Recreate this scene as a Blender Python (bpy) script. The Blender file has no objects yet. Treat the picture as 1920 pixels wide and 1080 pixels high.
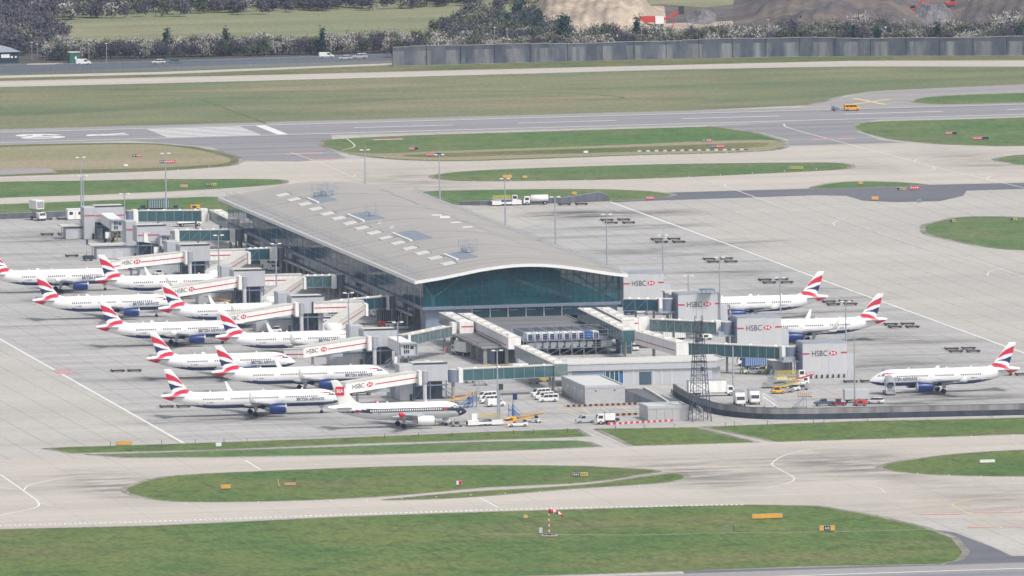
HAZE = 2.3e-5; EXPO = 0.26
import bpy, math, random
import numpy as np
from mathutils import Vector
random.seed(7)
scene = bpy.context.scene
COL = scene.collection

# ------------------------------------------------------------------ camera geometry
D0, CH, YAW, ROLL, FPX = 4457.72, 359.476, 0.184228, 0.0144356, 31806.2
F_ = np.array([math.sin(YAW), math.cos(YAW), 0.0]); R_ = np.array([math.cos(YAW), -math.sin(YAW), 0.0]); U_ = np.array([0, 0, 1.0])
CAM = -F_*D0 + U_*CH
PIT = math.atan2(CH, D0)
FW = F_*math.cos(PIT) - U_*math.sin(PIT); UPV = F_*math.sin(PIT) + U_*math.cos(PIT)
CR = R_*math.cos(ROLL) - UPV*math.sin(ROLL); CU = R_*math.sin(ROLL) + UPV*math.cos(ROLL)
def ray(px, py): return FW*FPX + CR*(px-960) - CU*(py-540)
def G(px, py, z=0.0):
    """world point at height z seen at photo pixel (px, py)"""
    d = ray(px, py); t = (z-CAM[2])/d[2]; return CAM + d*t
def GY(px, py, Y):
    d = ray(px, py); t = (Y-CAM[1])/d[1]; return CAM + d*t
def zat(py, P):
    """height above ground point P whose image row is py"""
    lo, hi = -30.0, 90.0
    def row(z):
        q = np.array([P[0], P[1], z])-CAM; return 540 - FPX*(q@CU)/(q@FW)
    for _ in range(40):
        m = (lo+hi)/2
        if row(m) > py: lo = m
        else: hi = m
    return (lo+hi)/2

# ------------------------------------------------------------------ materials
def _n(nt, t, **k):
    n = nt.nodes.new(t)
    for a, b in k.items(): setattr(n, a, b)
    return n
MATS = {}
def mat(name, col, rough=0.6, metal=0.0, var=0.08, vscale=0.8, streak=None, spec=0.4, alpha=1.0, attr=False, emit=None):
    """principled surface whose colour varies a little with noise (object space); streak=(sx,sy,sz)"""
    if name in MATS: return MATS[name]
    m = bpy.data.materials.new(name); m.use_nodes = True; nt = m.node_tree
    b = nt.nodes['Principled BSDF']
    b.inputs['Roughness'].default_value = rough; b.inputs['Metallic'].default_value = metal
    b.inputs['Specular IOR Level'].default_value = spec; b.inputs['Alpha'].default_value = alpha
    if attr:
        a = _n(nt, 'ShaderNodeAttribute'); a.attribute_name = 'Col'; src = a.outputs['Color']
    else:
        a = _n(nt, 'ShaderNodeRGB'); a.outputs[0].default_value = (*col, 1); src = a.outputs[0]
    if var > 0:
        tc = _n(nt, 'ShaderNodeTexCoord'); mp = _n(nt, 'ShaderNodeMapping')
        if streak: mp.inputs['Scale'].default_value = streak
        no = _n(nt, 'ShaderNodeTexNoise'); no.inputs['Scale'].default_value = vscale; no.inputs['Detail'].default_value = 4
        nt.links.new(tc.outputs['Object'], mp.inputs['Vector']); nt.links.new(mp.outputs[0], no.inputs['Vector'])
        mr = _n(nt, 'ShaderNodeMapRange'); mr.inputs['From Min'].default_value = .3; mr.inputs['From Max'].default_value = .7
        mr.inputs['To Min'].default_value = 1-var; mr.inputs['To Max'].default_value = 1+var*.5
        nt.links.new(no.outputs['Fac'], mr.inputs['Value'])
        mx = _n(nt, 'ShaderNodeVectorMath', operation='SCALE')
        nt.links.new(src, mx.inputs[0]); nt.links.new(mr.outputs[0], mx.inputs['Scale']); src = mx.outputs[0]
    nt.links.new(src, b.inputs['Base Color'])
    if emit: b.inputs['Emission Color'].default_value = (*col, 1); b.inputs['Emission Strength'].default_value = emit
    MATS[name] = m; return m

def ground_mat(name, base, second, scales, ramp=(.35, .65), dark=None, joints=None, rough=.85, fine=.12, tint=None):
    """ground sheet: two base colours mixed by world-space noise, optional dark stain noise and slab joints"""
    m = bpy.data.materials.new(name); m.use_nodes = True; nt = m.node_tree; L = nt.links
    b = nt.nodes['Principled BSDF']; b.inputs['Roughness'].default_value = rough; b.inputs['Specular IOR Level'].default_value = .2
    tc = _n(nt, 'ShaderNodeTexCoord')
    def noise(sc, det=5, rg=.55):
        mp = _n(nt, 'ShaderNodeMapping'); mp.inputs['Scale'].default_value = sc
        no = _n(nt, 'ShaderNodeTexNoise'); no.inputs['Scale'].default_value = 1; no.inputs['Detail'].default_value = det; no.inputs['Roughness'].default_value = rg
        L.new(tc.outputs['Object'], mp.inputs['Vector']); L.new(mp.outputs[0], no.inputs['Vector']); return no.outputs['Fac']
    def rng(v, a, c, lo, hi):
        r = _n(nt, 'ShaderNodeMapRange'); r.inputs['From Min'].default_value = a; r.inputs['From Max'].default_value = c
        r.inputs['To Min'].default_value = lo; r.inputs['To Max'].default_value = hi; L.new(v, r.inputs['Value']); return r.outputs[0]
    mix = _n(nt, 'ShaderNodeMix', data_type='RGBA')
    mix.inputs['A'].default_value = (*base, 1); mix.inputs['B'].default_value = (*second, 1)
    L.new(rng(noise(scales), ramp[0], ramp[1], 0, 1), mix.inputs['Factor']); src = mix.outputs['Result']
    if tint:
        (tcol, tsc, ta, tb) = tint
        m2 = _n(nt, 'ShaderNodeMix', data_type='RGBA'); m2.inputs['B'].default_value = (*tcol, 1)
        L.new(src, m2.inputs['A']); L.new(rng(noise(tsc), ta, tb, 0, 1), m2.inputs['Factor']); src = m2.outputs['Result']
    def mul(src, fac):
        v = _n(nt, 'ShaderNodeVectorMath', operation='SCALE'); L.new(src, v.inputs[0]); L.new(fac, v.inputs['Scale']); return v.outputs[0]
    src = mul(src, rng(noise((.75, .26, .3), 5, .68), .3, .7, 1-fine, 1+fine))
    if dark:
        (sc, a, c, lo) = dark
        src = mul(src, rng(noise(sc, 6, .6), a, c, 1.0, lo))
    if joints:
        sx = _n(nt, 'ShaderNodeSeparateXYZ'); L.new(tc.outputs['Object'], sx.inputs[0])
        for ax, per in ((0, joints[0]), (1, joints[1])):
            d = _n(nt, 'ShaderNodeMath', operation='MULTIPLY'); d.inputs[1].default_value = 1/per; L.new(sx.outputs[ax], d.inputs[0])
            f = _n(nt, 'ShaderNodeMath', operation='FRACT'); L.new(d.outputs[0], f.inputs[0])
            g = _n(nt, 'ShaderNodeMath', operation='LESS_THAN'); g.inputs[1].default_value = joints[2]/per; L.new(f.outputs[0], g.inputs[0])
            src = mul(src, rng(g.outputs[0], 0, 1, 1.0, joints[3]))
    L.new(src, b.inputs['Base Color']); MATS[name] = m; return m

M = {}
def setup_mats():
    A = M
    A['white'] = mat('white_paint', (.80, .80, .79), .35, var=.04)
    A['panel'] = mat('white_panel', (.87, .86, .84), .5, var=.12, vscale=1.0, streak=(1.5, 1.5, .25))
    A['panelroof'] = mat('dirty_white_roof', (.66, .635, .585), .6, var=.14, vscale=.5)
    A['clad'] = mat('grey_cladding', (.50, .52, .56), .5, var=.07, streak=(2, 2, .3))
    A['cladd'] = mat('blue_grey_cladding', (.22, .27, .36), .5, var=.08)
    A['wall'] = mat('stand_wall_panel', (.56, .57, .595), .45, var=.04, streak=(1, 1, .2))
    A['under'] = mat('under_deck_shade', (.07, .095, .145), .6, var=.25)  # darkness beneath the jetways painted in as a dark blue colour
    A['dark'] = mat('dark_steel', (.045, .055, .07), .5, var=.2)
    A['steel'] = mat('grey_steel', (.20, .24, .31), .45, .2, var=.12)
    A['ltsteel'] = mat('galvanised_steel', (.42, .46, .52), .4, .3, var=.12)
    A['glass'] = mat('teal_glass', (.06, .135, .15), .12, var=.22, vscale=.35, spec=.6)
    A['glassg'] = mat('green_glass', (.14, .21, .21), .15, var=.25, vscale=.5, spec=.6)
    A['glassd'] = mat('dark_teal_glass', (.035, .10, .14), .12, var=.3, vscale=.3, spec=.6)
    A['facade'] = mat('facade_glass', (.008, .105, .135), .08, var=.45, vscale=.12, spec=.3, alpha=.70)
    A['facade2'] = mat('side_facade_glass', (.015, .075, .17), .1, var=.4, vscale=.3, spec=.5, alpha=.62)
    A['window'] = mat('vehicle_window', (.03, .04, .055), .1, var=0, spec=.6)
    A['red'] = mat('red_stripe', (.55, .035, .09), .4, var=.05)
    A['hred'] = mat('hexagon_red', (.62, .02, .06), .4, var=.03)
    A['black'] = mat('black_lettering', (.03, .035, .045), .5, var=0)
    A['concrete'] = mat('weathered_concrete', (.34, .335, .33), .8, var=.25, vscale=.5, streak=(1, 1, .35))
    A['concd'] = mat('stained_concrete', (.13, .145, .175), .8, var=.35, vscale=.6, streak=(1, 1, .3))
    A['roof'] = mat('terminal_roof', (.42, .40, .375), .6, var=.09, vscale=.25, streak=(.25, 1, 1))
    A['skylight'] = mat('skylight_glazing', (.70, .70, .69), .4, var=.06)
    A['seam'] = mat('roof_seam', (.17, .17, .17), .6, var=0)
    A['skyl'] = mat('skylight_panel', (.86, .86, .86), .4, var=.03)
    A['louvre'] = mat('louvre_deck', (.25, .285, .34), .5, var=.15, vscale=2)
    A['yellow'] = mat('safety_yellow', (.62, .50, .08), .5, var=.1)
    A['orange'] = mat('sign_orange', (.80, .40, .045), .5, var=.06)
    A['tyre'] = mat('tyre_rubber', (.02, .02, .025), .8, var=0)
    A['silver'] = mat('silver_metal', (.55, .56, .58), .3, .6, var=.05)
    A['blue'] = mat('engine_blue', (.010, .036, .17), .3, var=.05, spec=.4)
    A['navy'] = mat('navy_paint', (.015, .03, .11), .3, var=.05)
    A['winggrey'] = mat('wing_grey', (.46, .48, .50), .4, var=.06)
    A['dolly'] = mat('dolly_frame', (.075, .05, .055), .6, .2, var=.3, vscale=3)
    A['maroon'] = mat('maroon_paint', (.20, .02, .03), .4, var=.1)
    A['vred'] = mat('vehicle_red', (.55, .06, .05), .4, var=.1)
    A['signred'] = mat('sign_red', (.60, .03, .07), .5, var=.03)
    A['slate'] = mat('slate_blue_paint', (.07, .11, .15), .3, var=.05)
    A['mid'] = mat('ground_equipment_grey', (.35, .36, .36), .6, var=.3, vscale=2)
    A['cblue'] = mat('equipment_blue', (.03, .14, .42), .45, var=.1)
    A['green'] = mat('green_paint', (.04, .16, .12), .5, var=.1)
    A['hiviz'] = mat('hi_vis_yellow', (.60, .75, .06), .6, var=0)
    A['trouser'] = mat('dark_trousers', (.02, .025, .04), .8, var=0)
    A['skin'] = mat('skin', (.45, .26, .19), .6, var=0)
    A['mark'] = mat('white_marking', (.80, .80, .78), .6, var=.12, vscale=.4)
    A['markf'] = mat('faded_marking', (.68, .67, .64), .7, var=.1, vscale=.3)
    A['marky'] = mat('yellow_marking', (.66, .56, .30), .6, var=.15, vscale=.4)
    A['markr'] = mat('red_marking', (.62, .34, .31), .6, var=.25, vscale=1)
    A['barrier'] = mat('orange_barrier', (.58, .33, .20), .5, var=.1)

# ------------------------------------------------------------------ mesh builder
class MB:
    def __init__(s, o=(0, 0, 0)):
        s.v = []; s.f = []; s.mi = []; s.o = np.array(o, float); s.cur = 0; s.ch = []
    def add(s, vs, fs, mi=None):
        k = len(s.v); s.ch.append((k, len(s.f))); s.v += [tuple(np.asarray(p, float)-s.o) for p in vs]
        s.f += [tuple(i+k for i in f) for f in fs]; s.mi += [s.cur if mi is None else mi]*len(fs); return s
    def box(s, x0, x1, y0, y1, z0, z1, mi=None):
        vs = [(x0, y0, z0), (x1, y0, z0), (x1, y1, z0), (x0, y1, z0), (x0, y0, z1), (x1, y0, z1), (x1, y1, z1), (x0, y1, z1)]
        return s.add(vs, BF, mi)
    def prism(s, near, ext, mi=None):
        """near: 4 points [A bottom, B bottom, B top, A top]; ext: vector to the far face"""
        e = np.asarray(ext, float); n = [np.asarray(p, float) for p in near]
        vs = [n[0], n[1], n[1]+e, n[0]+e, n[3], n[2], n[2]+e, n[3]+e]
        return s.add(vs, BF, mi)
    def poly(s, pts, z0, z1, mi=None):
        n = len(pts); vs = [(p[0], p[1], z0) for p in pts]+[(p[0], p[1], z1) for p in pts]
        fs = [tuple(range(n-1, -1, -1)), tuple(range(n, 2*n))]+[(i, (i+1) % n, n+(i+1) % n, n+i) for i in range(n)]
        return s.add(vs, fs, mi)
    def bar(s, a, b, r=.05, mi=None, n=4, r2=None):
        a = np.asarray(a, float); b = np.asarray(b, float); d = b-a; l = np.linalg.norm(d)
        if l < 1e-6: return s
        d = d/l; t = np.array([0, 0, 1.0]) if abs(d[2]) < .9 else np.array([1.0, 0, 0])
        u = np.cross(d, t); u /= np.linalg.norm(u); w = np.cross(d, u); r2 = r if r2 is None else r2
        vs = []
        for c, q in ((a, r), (b, r2)):
            for k in range(n):
                an = 2*math.pi*(k+.5)/n; vs.append(c+u*math.cos(an)*q+w*math.sin(an)*q)
        fs = [tuple(range(n-1, -1, -1)), tuple(range(n, 2*n))]+[(i, (i+1) % n, n+(i+1) % n, n+i) for i in range(n)]
        return s.add(vs, fs, mi)
    def cyl(s, c, r, h, ax=2, n=14, mi=None, r2=None):
        c = np.asarray(c, float); d = np.zeros(3); d[ax] = h; return s.bar(c, c+d, r, mi, n, r2)
    def lathe(s, prof, c, ax=0, n=20, mi=None, cap=False):
        """prof: (t, r) along axis ax from c"""
        c = np.asarray(c, float); a1, a2 = [(1, 2), (2, 0), (0, 1)][ax]; vs = []; fs = []
        for (t, r) in prof:
            for k in range(n):
                p = c.copy(); p[ax] += t; p[a1] += r*math.cos(2*math.pi*k/n); p[a2] += r*math.sin(2*math.pi*k/n); vs.append(p)
        for i in range(len(prof)-1):
            for k in range(n): fs.append((i*n+k, i*n+(k+1) % n, (i+1)*n+(k+1) % n, (i+1)*n+k))
        if cap: fs += [tuple(range(n-1, -1, -1)), tuple(range((len(prof)-1)*n, len(prof)*n))]
        return s.add(vs, fs, mi)
    def build(s, name, mats, parent=None, smooth=False, bevel=0, col=None, colorfn=None):
        if name in SPLITN and len(s.ch) > 1 and parent is not None:      # every window, door, lamp ... becomes a part of its own
            first = None; ends = s.ch[1:]+[(len(s.v), len(s.f))]
            for (v0, f0), (v1, f1) in zip(s.ch, ends):
                q = MB(s.o); q.v = s.v[v0:v1]; q.f = [tuple(i-v0 for i in f) for f in s.f[f0:f1]]; q.mi = s.mi[f0:f1]; ob = q.build(name, mats, parent, smooth, bevel)
                first = first or ob
            return first
        me = bpy.data.meshes.new(name); me.from_pydata([tuple(map(float, p)) for p in s.v], [], s.f)
        ms = mats if isinstance(mats, (list, tuple)) else [mats]
        for m in ms: me.materials.append(m)
        if len(ms) > 1: me.polygons.foreach_set('material_index', s.mi)
        if smooth: me.polygons.foreach_set('use_smooth', [True]*len(s.f))
        if colorfn:
            ca = me.color_attributes.new('Col', 'FLOAT_COLOR', 'POINT')
            ca.data.foreach_set('color', [c for p in s.v for c in (*colorfn(*p), 1.0)])
        me.update(); o = bpy.data.objects.new(name, me); COL.objects.link(o)
        if parent is not None: o.parent = parent
        else: o.location = tuple(map(float, s.o))
        if bevel:
            b = o.modifiers.new('bevel', 'BEVEL'); b.width = bevel; b.segments = 1; b.limit_method = 'ANGLE'
        return o
SPLITN = {'lettering', 'registration', 'window', 'door', 'flap_fairing', 'aerial', 'end_wall', 'roof_vent', 'speed_ribbon', 'cockpit_window', 'airline_badge', 'radome_light', 'first_block', 'second_block', 'black_block', 'white_block', 'lamp', 'roof_panel', 'vent', 'bumper', 'track', 'instrument_box', 'footing', 'core', 'forked_strut'}
BF = [(0, 3, 2, 1), (4, 5, 6, 7), (0, 1, 5, 4), (1, 2, 6, 5), (2, 3, 7, 6), (3, 0, 4, 7)]

def thing(name, label, cat, loc=(0, 0, 0), rot=0, group=None):
    o = bpy.data.objects.new(name, None); COL.objects.link(o); o.empty_display_size = .5
    o.location = tuple(map(float, loc)); o.rotation_euler = (0, 0, rot); return tag(o, label, cat, group)
def tag(o, label, cat, group=None, kind=None):
    if label: o['label'] = label
    if cat: o['category'] = cat
    if group: o['group'] = group
    if kind: o['kind'] = kind
    return o
KIDS = {}
def dup(root, loc, rot=None, label=None, group=None, scale=None):
    r = root.copy(); COL.objects.link(r); r.location = tuple(map(float, loc))
    if rot is not None: r.rotation_euler = (0, 0, rot)
    if label: r['label'] = label
    if group: r['group'] = group
    if scale: r.scale = (scale,)*3 if not isinstance(scale, tuple) else scale
    kids = [o for o in list(root.children)]
    for ch in kids:
        c = ch.copy(); COL.objects.link(c); c.parent = r
        for g in list(ch.children):
            d = g.copy(); COL.objects.link(d); d.parent = c
    return r

# ------------------------------------------------------------------ lettering
_TX = {}
def text_geo(s, size, bold=0.0):
    key = (s, size, bold)
    if key in _TX: return _TX[key]
    cu = bpy.data.curves.new('t', 'FONT'); cu.body = s; cu.size = size; cu.offset = bold; cu.resolution_u = 3
    ob = bpy.data.objects.new('t', cu); COL.objects.link(ob)
    dg = bpy.context.evaluated_depsgraph_get(); dg.update()
    me = bpy.data.meshes.new_from_object(ob.evaluated_get(dg))
    V = [(v.co.x, v.co.y) for v in me.vertices]; Fc = [tuple(p.vertices) for p in me.polygons]
    bpy.data.objects.remove(ob); bpy.data.curves.remove(cu); bpy.data.meshes.remove(me)
    _TX[key] = (V, Fc); return V, Fc
def lay_text(mb, s, org, ux, uy, w, h, bold=.02, mi=None):
    """lay string s into a w x h rectangle whose lower-left corner is org, axes ux / uy"""
    V, Fc = text_geo(s, 1.0, bold)
    xs = [v[0] for v in V]; ys = [v[1] for v in V]; x0, x1, y0, y1 = min(xs), max(xs), min(ys), max(ys)
    org = np.asarray(org, float); ux = np.asarray(ux, float); uy = np.asarray(uy, float)
    P = [org+ux*((a-x0)/(x1-x0)*w)+uy*((b-y0)/(y1-y0)*h) for a, b in V]
    mb.add(P, Fc, mi)

# ------------------------------------------------------------------ curves in the ground plane
def crom(pts, n=6, closed=True):
    P = [np.asarray(p, float) for p in pts]; N = len(P); out = []
    for i in range(N if closed else N-1):
        p0, p1, p2, p3 = (P[(i-1) % N], P[i], P[(i+1) % N], P[(i+2) % N]) if closed else (P[max(i-1, 0)], P[i], P[i+1], P[min(i+2, N-1)])
        for k in range(n):
            t = k/n; out.append(.5*((2*p1)+(-p0+p2)*t+(2*p0-5*p1+4*p2-p3)*t*t+(-p0+3*p1-3*p2+p3)*t**3))
    if not closed: out.append(P[-1])
    return out
def sheet(name, px, z, m, label=None, smooth=True, kind='structure', cat=None):
    """flat ground polygon traced from photo pixels, lying at height z"""
    z *= ZS
    pts = crom(px, 6) if smooth else px
    W = [G(a, b) for a, b in pts]
    mb = MB(); mb.add([(p[0], p[1], z) for p in W], [tuple(range(len(W)))])
    me = bpy.data.meshes.new(name)
    import bmesh
    bm = bmesh.new(); vs = [bm.verts.new((p[0], p[1], z)) for p in W]; f = bm.faces.new(vs)
    bmesh.ops.triangulate(bm, faces=[f]); bm.normal_update()
    for q in bm.faces:
        if q.normal.z < 0: q.normal_flip()
    bm.to_mesh(me); bm.free(); me.materials.append(m)
    o = bpy.data.objects.new(name, me); COL.objects.link(o); o['kind'] = kind
    if label: o['label'] = label
    return o
ZS = .3      # spacing of the ground layers
def strip(mb, W, w, z):
    """ribbon of width w along world polyline W"""
    z *= ZS
    W = [np.array([p[0], p[1]]) for p in W]; L = []; Rr = []
    for i, p in enumerate(W):
        a = W[max(i-1, 0)]; b = W[min(i+1, len(W)-1)]; d = b-a; d = d/(np.linalg.norm(d)+1e-9); n = np.array([-d[1], d[0]])
        L.append(p+n*w/2); Rr.append(p-n*w/2)
    vs = [(p[0], p[1], z) for p in L]+[(p[0], p[1], z) for p in Rr]; n = len(W)
    mb.add(vs, [(n+i, n+i+1, i+1, i) for i in range(n-1)])
def pxline(mb, px, w, z=.02, smooth=True):
    pts = crom(px, 5, False) if smooth and len(px) > 2 else px
    strip(mb, [G(a, b) for a, b in pts], w, z)
setup_mats()
# ================================================================== THE SETTING
GC = ground_mat('apron_concrete', (.505, .484, .447), (.438, .424, .396), (.010, .02, .02), (.35, .65),
                dark=((.012, .05, .02), .54, .78, .84), joints=(7.6, 22.9, .42, .80), fine=.09)
TC = ground_mat('taxiway_concrete', (.555, .51, .455), (.48, .447, .403), (.006, .05, .02), (.35, .65),
                dark=((.005, .08, .02), .52, .76, .88), joints=(15.2, 23, .45, .90), fine=.05)
AC = ground_mat('stand_concrete', (.475, .465, .45), (.405, .40, .395), (.02, .07, .02), (.38, .62),
                dark=((.014, .085, .02), .52, .72, .62), joints=(7.6, 15, .4, .80), fine=.09)
AS = ground_mat('runway_asphalt', (.305, .30, .315), (.25, .248, .265), (.004, .06, .02), (.35, .65),
                dark=((.004, .12, .02), .52, .7, .75), fine=.07)
ASL = ground_mat('shoulder_asphalt', (.37, .355, .345), (.30, .29, .29), (.008, .06, .02), fine=.08)
ASD = ground_mat('dark_asphalt', (.17, .175, .20), (.135, .14, .16), (.01, .05, .02), fine=.08)
GRN = ground_mat('grass_near', (.092, .165, .04), (.15, .195, .055), (.035, .022, .02), (.36, .64), dark=((.22, .10, .05), .46, .68, .66), fine=.38,
                 tint=((.20, .175, .085), (.010, .022, .01), .52, .78))
GRM = ground_mat('grass_mid', (.11, .15, .055), (.18, .18, .08), (.03, .03, .02), (.36, .64), dark=((.2, .1, .05), .48, .72, .74), fine=.28,
                 tint=((.26, .225, .13), (.010, .025, .01), .50, .74))
GRF = ground_mat('grass_far', (.205, .22, .115), (.145, .18, .095), (.010, .022, .02), (.40, .60), dark=((.03, .06, .05), .48, .70, .80), fine=.24,
                 tint=((.28, .25, .155), (.005, .02, .01), .48, .70))
GRG = ground_mat('grass_green', (.09, .178, .055), (.15, .20, .075), (.03, .022, .02), (.36, .66), dark=((.2, .09, .05), .46, .70, .72), fine=.32,
                 tint=((.20, .19, .10), (.012, .03, .01), .50, .74))
GRB = ground_mat('grass_dry', (.34, .285, .195), (.265, .26, .145), (.01, .04, .02), (.38, .62), fine=.2)
FLD = ground_mat('field_grass', (.285, .275, .165), (.205, .23, .13), (.006, .03, .02), (.38, .62), dark=((.02, .06, .05), .5, .75, .78), fine=.25)
ETH = ground_mat('bare_earth', (.175, .145, .13), (.115, .105, .11), (.015, .03, .04), (.38, .62), dark=((.05, .08, .1), .48, .72, .62), fine=.35,
                 tint=((.27, .23, .17), (.01, .02, .04), .55, .75))
SND = ground_mat('sandy_gravel', (.56, .47, .36), (.40, .33, .265), (.06, .06, .15), (.35, .65), dark=((.12, .12, .2), .48, .72, .62), fine=.2)
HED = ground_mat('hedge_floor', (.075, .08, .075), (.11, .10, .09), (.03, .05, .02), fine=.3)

def big(name, x0, x1, y0, y1, z, m, label):
    z *= ZS
    mb = MB(); mb.add([(x0, y0, z), (x1, y0, z), (x1, y1, z), (x0, y1, z)], [(0, 1, 2, 3)])
    o = mb.build(name, m); o['kind'] = 'structure'; o['label'] = label; return o
big('ground', -9000, 9000, -6000, 14000, -.12, FLD, 'pale green and tan open field ground stretching beyond the airport')
YA = sum(G(a, b)[1] for a, b in [(0, 267.5), (640, 250), (1280, 232.3), (1920, 214.6)])/4     # near edge line of the far runway
YB = sum(G(a, b)[1] for a, b in [(640, 230), (1280, 213), (1920, 194)])/3
YN = sum(G(a, b)[1] for a, b in [(1457, 1079), (1920, 1065.7)])/2
# paved area of the whole airfield
sheet('apron', [(-300, 168), (0, 152), (640, 137), (1280, 121.5), (1600, 114), (1920, 113), (2250, 116), (2250, 1120), (-300, 1180)], -.09, GC,
      'pale grey concrete apron with slab joints around the terminal', smooth=False)
# warmer parallel taxiways
sheet('taxiway', [(-300, 890), (0, 862), (500, 858), (700, 853), (1000, 844), (1180, 838), (1450, 829), (1920, 815), (2250, 806), (2250, 960), (1920, 975), (1640, 968), (1530, 948), (1280, 949), (640, 968), (0, 992), (-300, 1004)],
      -.06, TC, 'cream concrete taxiway crossing below the terminal', smooth=False)
sheet('taxiway', [(-300, 345), (0, 331), (450, 305), (650, 297), (1000, 298), (1475, 270), (1700, 268), (1920, 274), (2250, 270), (2250, 345), (1920, 343), (1520, 353), (1290, 363), (1200, 357), (820, 357), (540, 345), (300, 370), (0, 384), (-300, 395)],
      -.06, TC, 'cream concrete taxiway between the terminal and the far runway', smooth=False)
sheet('taxiway', [(-300, 172), (0, 163), (640, 147), (1280, 129.8), (1600, 124), (1920, 124.5), (2250, 127), (2250, 117), (1920, 113.2), (1600, 114.5), (1280, 121.7), (640, 137.2), (0, 152.2), (-300, 160)],
      -.06, TC, 'narrow pale perimeter taxiway on the far side of the runway', smooth=False)
# stand area, greyer and stained
sheet('apron', [(-200, 480), (0, 402), (420, 385), (760, 480), (1150, 385), (1170, 385), (1545, 527), (1925, 665), (2200, 760), (2200, 770), (1920, 765), (1420, 768), (1300, 790), (1100, 803), (900, 810), (345, 831), (170, 735), (0, 637), (-200, 540)],
      -.06, AC, 'stained grey concrete of the aircraft stands', smooth=False)
# far runway
big('runway', -4000, 4000, YA-7, YB+11, -.045, ASL, 'pale grey shoulders of the far runway')
big('runway', -4000, 4000, YA-1, YB+1, -.03, AS, 'blue grey asphalt surface of the far runway')
big('runway', -4000, 4000, YN-60, YN+12, -.045, ASL, 'pale grey shoulder of the near runway in the bottom right corner')
big('runway', -4000, 4000, YN-58, YN+1, -.03, AS, 'asphalt surface of the near runway in the bottom right corner')
sheet('road', [(240, 264), (620, 247), (628, 285), (650, 296), (560, 303), (455, 301), (445, 294), (395, 276), (330, 270)], -.042, AS, 'grey asphalt link between runway threshold and taxiway', smooth=False)
sheet('road', [(1330, 236), (1660, 220), (1603, 235), (1612, 248), (1650, 262), (1700, 268), (1475, 274), (1478, 262), (1430, 249)], -.042, AS, 'grey asphalt exit from the far runway toward the cream taxiway', smooth=False)
sheet('road', [(1500, 200), (1560, 186), (1640, 172), (1750, 165), (1920, 158), (2200, 150), (2200, 172), (1920, 174), (1800, 178), (1730, 183), (1708, 190), (1740, 196)], -.042, ASL, 'pale closed turn off with a yellow cross on the far runway side', smooth=False)
sheet('road', [(1142, 376), (1248, 361), (1520, 353.5), (1530, 366), (1293, 374), (1200, 377), (1142, 380)], -.05, ASD, 'dark asphalt service road crossing the apron behind the dolly trains', smooth=False)
sheet('road', [(1520, 354), (1650, 350), (1730, 347), (1780, 350), (1812, 358), (1806, 367), (1763, 377), (1680, 379), (1617, 376), (1587, 367), (1527, 366)], -.045, ASD, 'dark asphalt island shaped like a bulb below the small grass strip', smooth=False)
sheet('road', [(1730, 346.5), (1920, 342.5), (2200, 336), (2200, 350), (1920, 354), (1812, 357.5)], -.05, ASD, 'dark asphalt service road at the right edge', smooth=False)
sheet('road', [(1740, 991), (1790, 998), (1860, 1025), (1896, 1042), (2200, 1040), (2200, 1100), (1500, 1110), (1300, 1100), (1280, 1071), (1500, 1064), (1770, 1058), (1812, 1038), (1795, 1012)], -.05, ASD, 'dark asphalt curve joining the near runway at the bottom right', smooth=False)
sheet('road', [(1170, 729), (1195, 728), (1215, 732), (1262, 748), (1300, 765), (1296, 778), (1240, 760), (1200, 745)], -.045, ASD, 'dark asphalt ramp between the metal sheds', smooth=False)
# perimeter road behind fence
sheet('road', [(-300, 133), (0, 121), (250, 115), (500, 108), (740, 101), (740, 113), (500, 119), (250, 128), (0, 137), (-300, 150)], -.09, ASD, 'dark perimeter road with vans and cars behind the mesh fence', smooth=False)
sheet('path', [(-300, 150), (0, 142), (300, 135), (735, 118), (735, 121.5), (300, 139), (0, 146), (-300, 156)], -.04, TC, 'thin pale service track in front of the perimeter fence', smooth=False)
sheet('path', [(50, 121), (60, 105), (80, 108), (125, 117), (100, 121)], -.05, SND, 'sandy track leading past the dark gatehouse', smooth=False)

# ---- grass
RIM = MB()
def grass(px, m, label, smooth=True, z=0.0):
    if z == 0.0:
        pts = crom(px, 6) if smooth else px; pts = list(pts)+[pts[0]]
        strip(RIM, [G(a, b) for a, b in pts], 1.7, .012)
    return sheet('grass', px, z, m, label, smooth)
grass([(-300, 172), (0, 163.5), (640, 147.5), (1280, 130), (1600, 124.5), (1920, 125), (2200, 128), (2200, 148), (1920, 157.5), (1750, 165), (1640, 171), (1580, 179), (1545, 190), (1510, 197), (1280, 207.5), (640, 225), (0, 242.5), (-300, 252)], GRF, 'long pale grass field between the far runway and the perimeter taxiway', False)
grass([(-300, 157), (0, 147), (300, 139.5), (735, 122), (735, 124), (960, 118), (1280, 110), (1500, 106), (1920, 104), (2200, 104), (2200, 116), (1920, 112.5), (1600, 113.5), (1280, 121), (640, 136.5), (0, 151.5), (-300, 159)], GRM, 'narrow grass verge at the foot of the grey noise wall', False)
grass([(-300, 286), (0, 272), (240, 268), (330, 272), (400, 281), (448, 295), (450, 304), (420, 312), (300, 320), (150, 326), (0, 331), (-300, 344)], GRM, 'grass rim around the dry brown patch below the runway numbers')
grass([(-300, 291), (0, 276), (240, 270.5), (320, 274), (385, 284), (430, 297), (415, 307), (300, 314.5), (150, 318), (0, 322), (-300, 334)], GRB, 'dry brown grass patch below the runway numbers', z=.015)
sheet('path', [(-300, 332), (0, 317), (90, 315), (108, 323), (0, 328), (-300, 343)], .03, ASL, 'grey tarmac patch at the lower left of the dry grass', smooth=False)
grass([(-300, 352), (0, 341), (150, 339), (300, 336), (500, 336), (536, 341), (505, 347), (350, 357), (200, 364), (0, 371), (-300, 386)], GRG, 'green grass strip left of the terminal roof, upper one')
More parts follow.
